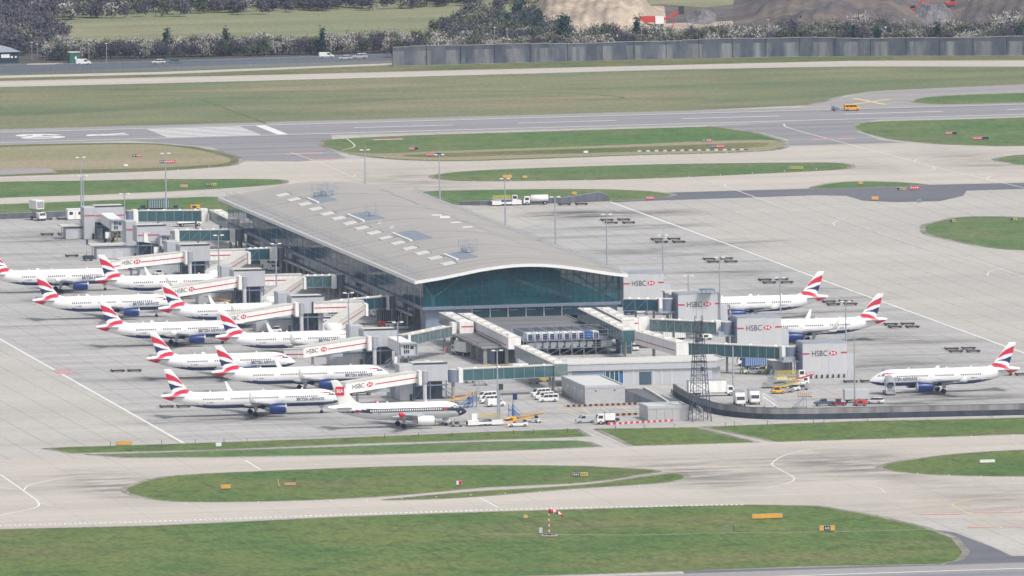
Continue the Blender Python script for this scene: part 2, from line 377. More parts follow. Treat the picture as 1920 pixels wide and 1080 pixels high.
grass([(-300, 396), (0, 383), (160, 377), (330, 371), (420, 370), (480, 388), (420, 400), (0, 404), (-300, 418)], GRG, 'green grass strip left of the terminal roof, behind the low blast wall')
grass([(604, 266), (640, 260), (800, 253), (1100, 244), (1300, 238), (1345, 238), (1430, 252), (1475, 268), (1460, 280), (1380, 286), (1200, 291), (1000, 298), (860, 302), (740, 299), (660, 289), (612, 277)], GRG, 'long lens shaped grass island with red signs above the terminal')
grass([(650, 286), (720, 287.5), (830, 283), (1100, 274), (1380, 263), (1450, 264), (1470, 272), (1440, 281), (1380, 284.5), (1200, 289.5), (1000, 296), (860, 300), (740, 297)], GRB, 'pale dry band along the lower side of the long grass island', z=.015)
grass([(760, 291), (900, 285), (1150, 277), (1400, 268), (1440, 271), (1400, 277), (1200, 284), (900, 293), (800, 295)], GRM, 'green lens inside the dry band of the long grass island', z=.03)
grass([(809, 330), (850, 323), (950, 317), (1200, 309), (1400, 305.5), (1560, 305), (1600, 311), (1570, 318), (1400, 327), (1200, 335), (1000, 339), (880, 339.5), (825, 336)], GRG, 'slim pointed grass island between the two cream taxiways')
grass([(780, 361), (950, 355.5), (1100, 354.5), (1200, 357.5), (1263, 364.5), (1230, 371), (1142, 377), (860, 384)], GRG, 'grass strip above the blast wall right of the terminal roof')
grass([(1522, 352), (1560, 343), (1620, 340), (1690, 342), (1735, 347), (1650, 350.5), (1560, 354)], GRG, 'tiny grass sliver above the dark asphalt bulb')
grass([(1602, 236), (1640, 228), (1800, 224), (1920, 220), (2200, 212), (2200, 270), (1920, 273.5), (1850, 273.5), (1730, 268), (1650, 257), (1610, 246)], GRG, 'large green grass area with red signs at the right edge')
grass([(1864, 299), (1890, 293), (1940, 290), (2100, 296), (1940, 309), (1890, 305)], GRG, 'small dark grass tip at the right edge')
grass([(1730, 430), (1738, 420), (1790, 408.5), (1850, 405.5), (1960, 410), (2150, 430), (2100, 474), (1920, 469), (1850, 463), (1780, 450), (1740, 440)], GRG, 'oval green grass island at the right edge of the apron')
grass([(1709, 189.5), (1735, 183), (1800, 178), (1920, 174), (2200, 168), (2200, 186), (1920, 192), (1800, 195), (1735, 194.5)], GRG, 'thin grass sliver beside the closed turn off')
grass([(80, 841), (130, 838), (350, 831.5), (600, 823), (900, 810.5), (1082, 804), (1104, 818), (1000, 822), (700, 831), (400, 843), (135, 850)], GRN, 'upper of the two thin grass strips below the parked aircraft', False)
grass([(160, 852), (300, 848), (600, 838.5), (900, 828), (1080, 826), (1104, 829), (1126, 837), (1000, 843), (700, 852), (400, 857), (230, 857.5)], GRG, 'lower of the two thin grass strips below the parked aircraft', False)
grass([(1117, 804), (1305, 801), (1420, 829), (1183, 836)], GRN, 'yellowish grass triangle beside the small metal shed', False)
grass([(1317, 800), (1600, 790), (1920, 783), (2200, 774), (2200, 806), (1920, 814), (1700, 821), (1453, 828.5)], GRN, 'grass strip below the curved retaining wall', False)
grass([(231, 919), (250, 908), (290, 897), (350, 890), (500, 883), (700, 875.5), (900, 872), (1080, 873.5), (1200, 879), (1233, 882.5), (1215, 888), (1100, 904), (900, 915), (700, 932), (500, 940), (330, 940), (260, 931)], GRN, 'large grass island with orange boxes left of the windsock')
grass([(722, 936.5), (900, 921), (1100, 908.5), (1230, 890), (1275, 888), (1288, 896), (1255, 903.5), (1187, 909), (1067, 917), (907, 930), (800, 936)], GRN, 'thin curved grass sliver under the large grass island')
grass([(1648, 876), (1670, 868), (1720, 860), (1800, 850.5), (1920, 843), (2200, 830), (2200, 890), (1920, 893), (1800, 892), (1700, 886), (1660, 881)], GRN, 'grass island with a white board at the right edge')
grass([(-300, 1006), (0, 992.5), (300, 985), (640, 968.5), (960, 958), (1280, 949), (1400, 946.5), (1530, 948), (1640, 966), (1740, 990), (1790, 1008), (1812, 1035), (1800, 1050), (1760, 1058), (1500, 1062.5), (1280, 1070.5), (900, 1083), (500, 1096), (0, 1113), (-300, 1125)], GRN, 'wide dark green grass field with the windsock in the foreground', False)
o = RIM.build('grass_edge', ground_mat('muddy_edge', (.20, .19, .15), (.33, .32, .28), (.03, .08, .02), (.4, .6), fine=.3)); o['kind'] = 'structure'; o['label'] = 'worn muddy rim where the grass meets the concrete'
# ---- countryside beyond
sheet('field', [(-300, 112), (-300, -5), (50, 36), (120, 38), (500, 22), (960, 8), (1010, 18), (960, 60), (735, 92), (400, 100), (90, 108)], -.06, FLD, 'pale meadow beyond the hedge of white blossom', smooth=False)
sheet('earth', [(860, 62), (960, 20), (1240, 8), (1320, 14), (1420, 4), (2300, -20), (2300, 112), (1920, 99), (1500, 103), (1280, 107), (960, 114), (745, 119), (745, 90)], -.05, ETH, 'brown bare earth of the gravel works behind the noise wall', smooth=False)
sheet('track', [(1230, 45), (1400, 38), (1395, 46), (1300, 54), (1230, 56)], -.02, SND, 'pale sandy haul track in the gravel works', smooth=False)
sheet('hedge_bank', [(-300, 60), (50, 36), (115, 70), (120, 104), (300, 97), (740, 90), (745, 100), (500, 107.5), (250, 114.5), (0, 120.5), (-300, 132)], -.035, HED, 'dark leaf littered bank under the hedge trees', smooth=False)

# ---- painted markings
MZ = .03
def marks(name, m, label, lines, smooth=True, z=MZ):
    mb = MB()
    for i, (w, px) in enumerate(lines): pxline(mb, px, w, z+.004*i, smooth)
    o = mb.build(name, m); o['kind'] = 'structure'; o['label'] = label; return o
# far runway lines
mb = MB()
mb.box(-4000, 4000, YA+.6, YA+1.6, .0, .012); mb.box(-4000, 4000, YB-1.6, YB-.6, .0, .012)
yc = (YA+YB)/2
xt = G(513, 245)[0]
x = xt-230
for k in range(0, 40): mb.box(xt+25+k*50, xt+25+k*50+30, yc-.55, yc+.55, .0, .012)
for k in range(1, 40): mb.box(xt-95-k*50, xt-95-k*50+30, yc-.45, yc+.45, .0, .012)
mb.box(xt-1.6, xt+1.6, YA+2.6, YB-2.6, .0, .012)
xl, xr = G(290, 248)[0], G(478, 248)[0]
wk = (YB-YA-6)/7
for k in range(7):
    y0 = YA+4+k*wk; mb.box(xl, xr, y0, y0+wk*.5, .0, .012)
for (a, b, c, s) in ((157, 240, 252, 'R'), (32, 124, 256, '09')):
    xa, xb = G(a, c)[0], G(b, c)[0]
    h = xb-xa; w = 9 if len(s) == 1 else 20
    lay_text(mb, s, (xb, yc-w/2, .014), (0, 1, 0), (-1, 0, 0), w, h, .04)
o = mb.build('runway_marking', M['mark']); tag(o, 'white runway edge lines, centre dashes, threshold bars and 09R numerals', None, kind='structure')
mb = MB(); mb.box(-4000, 4000, YN-1.3, YN-.2, .0, .012)
for k in range(-20, 30): mb.box(k*50, k*50+30, YN-26, YN-25, .0, .012)
o = mb.build('runway_marking', M['mark']); tag(o, 'white edge line of the near runway in the bottom right corner', None, kind='structure')
marks('apron_marking', M['mark'], 'thick white boundary line on the right apron', [(.75, [(1143, 378), (1240, 413), (1390, 467), (1545, 526), (1700, 582), (1925, 664)])], False)
marks('apron_marking', M['mark'], 'thick white boundary line on the left apron', [(.75, [(-80, 587), (0, 636), (170, 732), (345, 831)])], False)
LN = []
for y in (655, 668, 688, 712, 728, 745, 766, 785, 800, 812):                # stand lead in lines, left
    x0 = (y-640)*1.78+25; LN.append((.5, [(max(x0, 0), y+.028*(640-max(x0, 0))*0), (max(x0, 0)+260, y-8)]))
for y in (425, 437, 448, 462, 520, 541, 547, 568, 574, 585, 592, 612, 618, 640): LN.append((.5, [(-5, y+4), (330, y-6)]))
for (x0, x1, y) in ((1250, 1330, 400), (1260, 1420, 452), (1290, 1420, 470), (1330, 1450, 488), (1390, 1530, 511), (1400, 1480, 527), (1500, 1600, 548), (1560, 1650, 566), (1620, 1790, 591), (1610, 1800, 612), (1640, 1840, 636), (1610, 1900, 662), (1620, 1780, 664), (1000, 1130, 402), (1020, 1150, 424), (1050, 1200, 448)):
    LN.append((.5, [(x0-20, y+3), (x1+20, y-2)]))
mb = MB(); P = G(118, 697.5); mb.box(P[0]-1.9, P[0]+1.9, P[1]-6, P[1]+6, .02, .03); o = mb.build('stand_marking', M['markr']); tag(o, 'pink red square painted left of the thick white line on the left apron', None, kind='structure')
marks('stand_marking', M['mark'], 'thin faded white lead in lines across the aircraft stands', LN, False)
marks('taxiway_marking', M['mark'], 'white curved taxi lines in the lower left corner', [
    (.5, [(0, 889), (45, 921), (72, 942), (62, 953), (0, 966)]), (.4, [(-60, 975), (0, 978), (500, 960), (960, 944), (1400, 930), (1920, 912)]),
    (.4, [(45, 919), (60, 908), (140, 893), (250, 884), (420, 874)]), (.4, [(0, 869), (80, 876), (250, 881), (480, 875), (900, 862), (1300, 850), (1600, 842), (1920, 832)]), (.4, [(0, 914), (45, 919)]), (.5, [(460, 863), (488, 880)]), (.5, [(900, 934), (935, 952)]),
    (.35, [(75, 943), (110, 950), (200, 956)])])
marks('taxiway_marking', M['markf'], 'white S shaped taxi line below the right grass strip', [(.5, [(1900, 826), (1600, 836), (1490, 848), (1448, 868), (1462, 880), (1488, 895), (1480, 905), (1440, 914)]),
    (.35, [(1490, 896), (1560, 903), (1640, 912), (1660, 924)])])
marks('taxiway_marking', M['marky'], 'faint yellow taxi line at the lower right', [(.5, [(1920, 924), (1840, 933), (1795, 942), (1789, 950), (1830, 968), (1880, 990)]), (.4, [(1720, 935), (1789, 950)])])
marks('taxiway_marking', M['markf'], 'white taxi lines on the upper right apron', [
    (.5, [(1470, 232), (1480, 240), (1560, 262), (1716, 303), (1748, 312), (1850, 336), (1920, 352)]), (.4, [(1716, 303), (1725, 297), (1800, 287), (1920, 281)]), (.4, [(1748, 312), (1740, 320), (1600, 331), (1400, 333)]), (.4, [(1850, 336), (1862, 329), (1920, 324)]),
    (.45, [(1280, 345), (1350, 348), (1420, 371), (1480, 392), (1560, 405)]), (.4, [(1360, 350), (1362, 345), (1400, 338), (1480, 334)]),
    (.4, [(1565, 423), (1564, 417), (1590, 407), (1620, 408)]), (.4, [(1527, 425), (1585, 421)]), (.4, [(1633, 461), (1690, 457)]), (.4, [(1852, 517), (1856, 509), (1890, 500)]), (.45, [(1560, 405), (1700, 455), (1830, 490), (1920, 520)]),
    (.4, [(650, 260), (665, 274), (640, 282)]), (.4, [(545, 286), (600, 305), (660, 331), (690, 342)]), (.35, [(663, 333), (668, 326), (700, 318)])])
marks('taxiway_marking', M['markf'], 'faded centre lines along the upper cream taxiway', [(.4, [(0, 376), (520, 352), (600, 340), (820, 347), (1250, 348)]), (.4, [(0, 337), (400, 322), (800, 310), (1500, 295), (1920, 285)])])
mb = MB()
for (x0, x1, y) in ((1727, 1802, 963), (1828, 1916, 960), (1815, 1864, 988), (1883, 1930, 986.5)):
    a = G(x0, y); b = G(x1, y); d = b-a; u = d/np.linalg.norm(d); v = np.array([-u[1], u[0], 0])
    mb.add([a-v*1.8+U_*.02, b-v*1.8+U_*.02, b+v*1.8+U_*.02, a+v*1.8+U_*.02], [(0, 1, 2, 3)], 0)
    lay_text(mb, 'RUNWAY AHEAD', a-v*1.1+U_*.03+u*.6, u, v, np.linalg.norm(d)-1.2, 2.2, 0, 1)
o = mb.build('taxiway_marking', [M['markr'], M['mark']]); tag(o, 'pink red hold markings painted on the lower right taxiway', None, kind='structure')
mb = MB()
for (x0, x1, y) in ((700, 760, 262), (1520, 1560, 261.5), (1570, 1605, 260), (535, 610, 289), (580, 635, 300)):
    a = G(x0, y); b = G(x1, y); mb.box(a[0], b[0], a[1]-2, a[1]+2, .0, .02)
o = mb.build('taxiway_marking', M['markr']); tag(o, 'pale red hold position markings near the far runway', None, kind='structure')
marks('taxiway_marking', M['mark'], 'white holding lines beside the far runway and at lower right', [(.5, [(1440, 263.5), (1640, 257)]), (.5, [(1460, 274), (1690, 268)]), (.5, [(1648, 967), (1925, 957)]), (.5, [(1750, 993), (1925, 988)]), (.4, [(1608, 247), (1640, 256)]), (.4, [(520, 289), (620, 285)])], False)
marks('runway_marking', M['marky'], 'yellow cross on the closed turn off', [(2.0, [(1600, 184), (1660, 196)]), (2.0, [(1595, 196), (1668, 186)])], False)
mb = MB()
for k in range(150):
    x = -10+k*9.4; P = G(x, float(np.interp(x, [-10, 0, 320, 640, 960, 1393], [986.5, 986, 977, 965.5, 955, 946.5]))); mb.box(P[0]-.28, P[0]+.28, P[1]-.5, P[1]+.5, 0, .12)
o = mb.build('edge_marking', M['mark']); tag(o, 'row of small white dashes along the taxiway edge above the windsock field', None, kind='structure')
mb = MB()
for (w, px) in ((.7, [(900, 1001), (1200, 1003), (1340, 999), (1500, 998), (1740, 993)]),): pxline(mb, px, w, .012)
o = mb.build('path', ASL); tag(o, 'thin pale drain line across the foreground grass', None, kind='structure')
mb = MB()
for (w, px) in ((1.6, [(60, 174), (400, 173), (640, 171), (1000, 172), (1165, 182), (1100, 186), (900, 188)]), (1.0, [(380, 187), (440, 210), (500, 232)])): pxline(mb, px, w, .012)
o = mb.build('path', MATS['grass_near']); tag(o, 'dark drainage furrow across the far grass field', None, kind='structure')

# oil, rubber and water stains on the concrete, each a soft edged patch with ragged noise
def stains(name, label, lst, z):
    mb = MB(); al = []
    for (px, py, rx, ry, st) in lst:
        P = G(px, py); k = len(mb.v); nr, na = 6, 28
        for i in range(nr+1):
            for j in range(na):
                a = 2*math.pi*j/na; r = i/nr; mb.v.append((P[0]+rx*r*math.cos(a), P[1]+ry*r*math.sin(a), z)); al.append(st*(1-r)**1.2)
        for i in range(nr):
            for j in range(na): mb.f.append((k+i*na+j, k+(i+1)*na+j, k+(i+1)*na+(j+1) % na, k+i*na+(j+1) % na)); mb.mi.append(0)
        z += .0005
    m = bpy.data.materials.get('concrete_stain')
    if m is None:
        m = bpy.data.materials.new('concrete_stain'); m.use_nodes = True; nt = m.node_tree; L = nt.links; b = nt.nodes['Principled BSDF']; b.inputs['Base Color'].default_value = (.11, .11, .115, 1); b.inputs['Roughness'].default_value = .9
        a = _n(nt, 'ShaderNodeAttribute'); a.attribute_name = 'Col'; tc = _n(nt, 'ShaderNodeTexCoord'); mp = _n(nt, 'ShaderNodeMapping'); mp.inputs['Scale'].default_value = (.05, .14, 1); no = _n(nt, 'ShaderNodeTexNoise'); no.inputs['Scale'].default_value = 1; no.inputs['Detail'].default_value = 6; no.inputs['Roughness'].default_value = .65
        L.new(tc.outputs['Object'], mp.inputs[0]); L.new(mp.outputs[0], no.inputs['Vector']); r = _n(nt, 'ShaderNodeMapRange'); r.inputs['From Min'].default_value = .38; r.inputs['From Max'].default_value = .66; L.new(no.outputs['Fac'], r.inputs['Value'])
        q = _n(nt, 'ShaderNodeMath', operation='MULTIPLY'); L.new(a.outputs['Fac'], q.inputs[0]); L.new(r.outputs[0], q.inputs[1]); L.new(q.outputs[0], b.inputs['Alpha'])
    o = mb.build(name, m); ca = o.data.color_attributes.new('Col', 'FLOAT_COLOR', 'POINT'); ca.data.foreach_set('color', [c for v in al for c in (v, v, v, 1.0)]); o['kind'] = 'structure'; o['label'] = label
stains('taxiway_stain', 'dark rubber smudges on the taxiways beside the grass island tips', [(225, 914, 14, 55, 0.50), (205, 905, 30, 45, 0.28), (1300, 893, 16, 60, 0.44), (1350, 888, 34, 50, 0.28), (1630, 876, 18, 60, 0.50), (1570, 866, 42, 50, 0.33), (1620, 312, 14, 50, 0.28), (1835, 300, 24, 70, 0.39), (780, 333, 24, 60, 0.28), (760, 345, 30, 50, 0.22), (1880, 936, 26, 70, 0.33), (1600, 958, 40, 40, 0.22)], -.0125)
sr_ = random.Random(4)
stains('stand_stain', 'long dark oil and tyre stains across the aircraft stands', [(x+sr_.uniform(-20, 20), y, sr_.uniform(16, 34), sr_.uniform(9, 20), sr_.uniform(.35, .75)) for (x, y) in
    ((100, 437), (200, 443), (60, 452), (100, 545), (240, 560), (150, 560), (330, 600), (240, 650), (420, 660), (350, 640), (380, 712), (520, 705), (300, 712), (450, 780), (560, 785), (380, 790), (700, 792), (800, 792), (640, 640), (1180, 400), (1100, 405), (1230, 470), (1280, 478), (1320, 510), (1400, 515), (1480, 545), (1440, 590), (1600, 560), (1560, 585), (1700, 640), (1650, 630), (1700, 680), (1620, 690), (1790, 690), (1850, 745), (1740, 745), (1700, 755), (1180, 425), (1340, 455), (1520, 640), (1050, 400))], -.015)
# ================================================================== AIRLINERS
WHT = (.84, .84, .85); BLU = (.012, .03, .13); RED = (.60, .02, .065); GRY = (.60, .62, .63); DRK = (.02, .022, .05); LRED = (.60, .035, .09)
def inpoly(x, y, P):
    c = False; n = len(P); j = n-1
    for i in range(n):
        xi, yi = P[i]; xj, yj = P[j]
        if (yi > y) != (yj > y) and x < (xj-xi)*(y-yi)/(yj-yi)+xi: c = not c
        j = i
    return c
# flag ribbon polygons: (metres forward of the tail end, metres above the fuselage crown)
def _p(l): return [((a-110)/40.8, (295-b)/40.8) for a, b in l]
FR1 = _p([(162, 96), (195, 108), (245, 130), (285, 156), (318, 190), (334, 216), (318, 212), (280, 190), (235, 176), (200, 171), (174, 166)])
FB = _p([(186, 196), (222, 206), (262, 222), (338, 238), (330, 243), (285, 243), (245, 250), (214, 272), (202, 268)])
FR2 = _p([(398, 258), (398, 284), (372, 303), (330, 306), (288, 314), (262, 332), (240, 356), (205, 386), (150, 378), (104, 362), (100, 342), (150, 330), (200, 325), (225, 315), (258, 290), (300, 272), (350, 262)])
FG = _p([(0, 0), (0, 1)])
def fin_rows(): return -.35, 5.76
def fin_edge(w, bea=False):
    t = max(0, min(1, w/5.76))
    te = 2.75+(0.86-2.75)*t
    le = 7.2+((2.61)-7.2)*t if not bea else 7.2+(3.0-7.2)*t
    if w < .75: le += (.75-w)**2*1.9
    return te, le
def airliner(name, label, pf=0.0, pa=0.0, tip='fence', livery='union', nose=None, neo=False):
    """parked single aisle jet; local x runs from the tail end (0) to the nose (L); pf / pa are extra metres before / behind the wing"""
    L = 37.57+pf+pa; bea = livery == 'retro'
    S = [(0, 3.30, .03, .03), (.12, 3.31, .22, .25), (.45, 3.35, .50, .55), (1.0, 3.44, .86, .92), (1.7, 3.56, 1.2, 1.25), (2.4, 3.68, 1.46, 1.5), (3.2, 3.8, 1.72, 1.7), (4.2, 3.88, 1.93, 1.86), (5.4, 3.93, 2.05, 1.95), (6.6, 3.94, 2.07, 1.975)]
    S += [(L-13.8, 3.94, 2.07, 1.975), (L-11.5, 3.99, 2.02, 1.95), (L-9, 4.2, 1.83, 1.8), (L-6.5, 4.47, 1.55, 1.45), (L-4, 4.78, 1.16, 1.0), (L-2, 5.03, .80, .66), (L-.6, 5.2, .45, .4), (L, 5.25, .28, .25)]
    ss = [a[0] for a in S]
    def sec(s): return [float(np.interp(s, ss, [a[k] for a in S])) for k in (1, 2, 3)]
    def side(x, z):
        zc, rz, ry = sec(L-x); q = 1-((z-zc)/rz)**2
        return ry*math.sqrt(max(q, .02))
    def paint(x, y, z):
        s = L-x
        if bea:
            zc, rz, ry = sec(s)
            lowb = 3.75; hib = 4.75
            if s < 5: lowb = 3.75-(5-s)**2*.02; hib = 4.75+0*(s)
            if s < 3.3 and z < 4.55+(s-1.2)*.25 and (s < 2.1 or z > 3.6+(s-3)*.8): return DRK
            if x < 9: lowb = 3.85+max(0, 6-x)*.04; hib = 4.7-max(0, 9-x)*.09
            if lowb < z < hib and x > 1.5: return DRK
            return WHT if z >= hib else GRY
        w = z-6.0
        if x < 7.4 and inpoly(x, w, FR2): return RED
        if z < 2.98+max(0, 3-s)*.07: return BLU
        return WHT
    t = thing(name, label, 'aircraft', (0, 0, 0))
    mb = MB(); n = 40
    xs = sorted(set([0, .1, .3, .6]+[i*.3 for i in range(3, int(L/.3))]+[L-.12, L-.25, L-.45, L-.7, L-1, L]))
    for x in xs:
        zc, rz, ry = sec(L-x)
        for k in range(n):
            a = 2*math.pi*k/n; mb.v.append((x, ry*math.cos(a), zc+rz*math.sin(a)))
    for i in range(len(xs)-1):
        for k in range(n): mb.f.append((i*n+k, i*n+(k+1) % n, (i+1)*n+(k+1) % n, (i+1)*n+k))
    mb.f.append(tuple(range(n-1, -1, -1))); mb.mi = [0]*len(mb.f)
    mb.build('fuselage', fus_mat(bea, L), t, True, colorfn=paint)
    def decal(nm, polys, m, off=.025):
        q = MB()
        for sd in (-1, 1):
            for P in polys:
                q.add([(x, sd*(side(x, z)+off), z) for x, z in P], [tuple(range(len(P))) if sd < 0 else tuple(range(len(P)-1, -1, -1))])
        return q.build(nm, m, t)
    def doorline(x0, x1, z0, z1, w=.07):
        R = [(x0, z0), (x1, z0), (x1, z1), (x0, z1), (x0+w, z0+w), (x1-w, z0+w), (x1-w, z1-w), (x0+w, z1-w)]; q = MB()
        for sd in (-1, 1):
            F = [(0, 1, 5, 4), (1, 2, 6, 5), (2, 3, 7, 6), (3, 0, 4, 7)]
            q.add([(x, sd*(side(x, z)+.025), z) for x, z in R], F if sd < 0 else [f[::-1] for f in F])
        q.build('door', MATS['door_line'], t)
    doorline(L-5.4, L-4.55, 3.35, 5.2); doorline(8.0, 8.85, 3.4, 5.25)
    if pf > 3: doorline(L-15.2, L-14.6, 3.4, 5.0); doorline(15.6, 16.2, 3.4, 5.0)
    else: doorline(L-15.3-pf, L-14.8-pf, 3.75, 4.85)
    # flight deck windows
    s0 = [(L-2.15, 4.45), (L-2.75, 4.45), (L-2.8, 4.85), (L-2.42, 4.85)]; s1 = [(L-2.85, 4.45), (L-3.35, 4.48), (L-3.3, 4.82), (L-2.9, 4.85)]
    decal('cockpit_window', [s0, s1, [(L-1.75, 4.34), (L-2.1, 4.43), (L-2.35, 4.8), (L-2.25, 4.8)]], M['window'] if not bea else M['silver'], .03)
    # lettering
    q = MB()
    if not bea:
        for sd in (-1, 1):
            V, Fc = text_geo('BRITISH AIRWAYS', 1.0, .03); X = [v[0] for v in V]; x0, x1 = min(X), max(X)
            yy = [v[1] for v in V]; y0, y1 = min(yy), max(yy)
            tx0 = L-11.5; W = 6.7; H = .78; zb = 3.30
            P = []
            for a, b in V:
                u = (a-x0)/(x1-x0)*W; xx = tx0+u if sd < 0 else tx0+W-u; z = zb+(b-y0)/(y1-y0)*H
                P.append((xx, sd*(side(xx, z)+.03), z))
            q.add(P, Fc)
        q.build('lettering', M['navy'], t)
        # speed ribbon above the forward windows
        rb = [(L-7.2, 5.02), (L-6.2, 4.97), (L-5.2, 4.93), (L-4.2, 4.93), (L-3.6, 4.95), (L-3.6, 5.2), (L-4.2, 5.27), (L-5.2, 5.2), (L-6.2, 5.1)]
        decal('speed_ribbon', [rb[0:2]+[rb[8]], [rb[1], rb[2], rb[7], rb[8]], [rb[2], rb[3], rb[6], rb[7]], [rb[3], rb[4], rb[5], rb[6]]], M['hred'], .03)
        decal('speed_ribbon', [[(L-3.6, 4.95), (L-3.15, 4.72), (L-3.05, 4.95), (L-3.25, 5.12), (L-3.6, 5.2)], [(L-3.15, 4.72), (L-3.6, 4.45), (L-4.5, 4.42), (L-3.8, 4.6), (L-3.35, 4.72)]], M['navy'], .03)
    else:
        decal('airline_badge', [[(L-5.9, 3.95), (L-5.1, 3.95), (L-5.1, 4.6), (L-5.9, 4.6)], [(6.6, 3.95), (7.4, 3.95), (7.4, 4.6), (6.6, 4.6)]], M['hred'], .03)
        decal('radome_light', [[(L-1.9, 3.2), (L-1.5, 3.2), (L-1.5, 3.55), (L-1.9, 3.55)]], M['white'], .04)
    # registration near the rear
    q = MB()
    for sd in (-1, 1):
        vv = []; ff = []
        for k in range(6):
            if k == 1: continue
            x = 11+k*.28; n0 = len(vv); vv += [(x, sd*(side(x, 3.5)+.03), 3.4), (x+.2, sd*(side(x, 3.5)+.03), 3.4), (x+.2, sd*(side(x, 3.65)+.03), 3.66), (x, sd*(side(x, 3.65)+.03), 3.66)]; ff.append((n0, n0+1, n0+2, n0+3))
        q.add(vv, ff)
    q.build('registration', M['steel'], t)
    # belly fairing
    wx = L-11.8-pf            # wing root leading edge
    mb = MB(); pr = []
    for i in range(13):
        u = i/12; pr.append((wx+1.5-u*11.5, math.sin(math.pi*u)**.35 if 0 < u < 1 else .02))
    k0 = 20; vs = []; fs = []
    for (x, f) in pr:
        for k in range(k0): a = 2*math.pi*k/k0; vs.append((x, 2.02*f*math.copysign(abs(math.cos(a))**.6, math.cos(a)), 2.75+1.12*f*math.copysign(abs(math.sin(a))**.75, math.sin(a))))
    for i in range(12):
        for k in range(k0): fs.append((i*k0+k, i*k0+(k+1) % k0, (i+1)*k0+(k+1) % k0, (i+1)*k0+k))
    mb.add(vs, fs); mb.build('belly_fairing', M['navy'] if not bea else M['winggrey'], t, True)
    # wings
    AF = [(0, 0), (.04, .35), (.2, .6), (.45, .58), (.75, .3), (1, .03), (.75, -.12), (.45, -.35), (.2, -.4), (.04, -.25)]
    def surf(mb, st, vert=False):
        m = len(AF)
        for (x, y, z, c, th) in st:
            for (u, h) in AF:
                if vert: mb.v.append((x-u*c, y+h*th*c, z))
                else: mb.v.append((x-u*c, y, z+h*th*c))
        b = len(mb.v)-m*len(st)
        for i in range(len(st)-1):
            for k in range(m): mb.f.append((b+i*m+k, b+i*m+(k+1) % m, b+(i+1)*m+(k+1) % m, b+(i+1)*m+k)); mb.mi.append(mb.cur)
        mb.f.append(tuple(b+k for k in range(m-1, -1, -1))); mb.f.append(tuple(b+(len(st)-1)*m+k for k in range(m))); mb.mi += [mb.cur]*2
    for sd in (-1, 1):
        mb = MB()
        surf(mb, [(wx, sd*1.2, 2.75, 7.6, .12), (wx-.8, sd*2.4, 2.87, 6.6, .12), (wx-2.9, sd*6.4, 3.25, 4.1, .11), (wx-5.3, sd*11.5, 3.85, 2.75, .11), (wx-7.5, sd*16.1, 4.4, 1.6, .10)])
        w = mb.build('wing', M['winggrey'], t, True)
        mb = MB()
        if tip == 'shark': surf(mb, [(wx-7.5, sd*16.1, 4.42, 1.6, .1), (wx-7.9, sd*16.6, 4.6, 1.45, .1), (wx-8.4, sd*16.95, 5.2, 1.2, .1), (wx-9.3, sd*17.3, 6.9, .6, .1)])
        else: surf(mb, [(wx-8.3, sd*16.2, 3.75, .5, .1), (wx-7.6, sd*16.2, 4.4, 1.7, .08), (wx-8.6, sd*16.2, 5.15, .55, .1)], True)
        mb.build('wingtip', M['white'] if not bea else M['hred'], t, True)
        mb = MB()
        for yy, xx, zz in ((5.0, 6.0, 2.75), (8.6, 6.7, 3.15), (12.2, 7.9, 3.65)):
            mb.lathe([(0, .02), (.4, .2), (1.4, .28), (2.6, .2), (3.6, .02)], (wx-xx-2.4, sd*yy, zz), 0, 8)
        mb.build('flap_fairing', M['winggrey'], t, True)
        # engine
        ex = wx+1.35; R = 1.3 if neo else 1.13; ez = 1.95
        mb = MB(); mb.lathe([(-4.2, R*.80), (-3.2, R*.97), (-1.6, R*1.06), (-.35, R*.98)], (ex, sd*5.75, ez), 0, 28)
        e = mb.build('engine', M['blue'] if not bea else M['white'], t, True)
        mb = MB(); mb.lathe([(-.35, R*.98), (-.12, R*.95), (0, R*.87), (-.12, R*.79), (-.6, R*.76)], (ex, sd*5.75, ez), 0, 28); mb.build('inlet_lip', M['silver'], e, True)
        mb = MB(); mb.lathe([(-.9, .02), (-1.2, .3), (-1.25, R*.77)], (ex, sd*5.75, ez), 0, 20); mb.build('fan', M['dark'], e, True)
        mb = MB(); mb.lathe([(-4.2, R*.79), (-4.05, R*.5), (-5.1, R*.36), (-5.5, .05)], (ex, sd*5.75, ez), 0, 20); mb.build('exhaust', M['silver'], e, True)
        mb = MB(); mb.add([(ex-1.2, sd*5.75-.15, ez+R), (ex-5.2, sd*5.75-.15, ez+R*.6), (ex-5.4, sd*5.75-.15, 3.2), (ex-2.2, sd*5.75-.15, 3.3), (ex-1.2, sd*5.75+.15, ez+R), (ex-5.2, sd*5.75+.15, ez+R*.6), (ex-5.4, sd*5.75+.15, 3.2), (ex-2.2, sd*5.75+.15, 3.3)],
                         [(0, 1, 2, 3), (7, 6, 5, 4), (0, 4, 5, 1), (1, 5, 6, 2), (2, 6, 7, 3), (3, 7, 4, 0)]); mb.build('pylon', M['winggrey'], t)
        # tailplane
        mb = MB(); surf(mb, [(6.4, sd*.5, 5.0, 4.2, .1), (5.9, sd*1.1, 5.06, 3.8, .1), (2.9, sd*6.2, 5.6, 1.4, .1)]); mb.build('tailplane', M['winggrey'], t, True)
        # main gear
        gx = L-17.71-pf; gy = sd*3.8
        g = MB().bar((gx, gy, .58), (gx+.1, gy*.98, 3.0), .14, n=8).bar((gx, gy, 1.2), (gx-.2, gy-sd*1.6, 2.7), .08, n=6).bar((gx, gy-.62, .58), (gx, gy+.62, .58), .1, n=6).box(gx-.45, gx+.45, gy+sd*.5, gy+sd*.55, 1.3, 2.8).build('main_gear', M['ltsteel'], t)
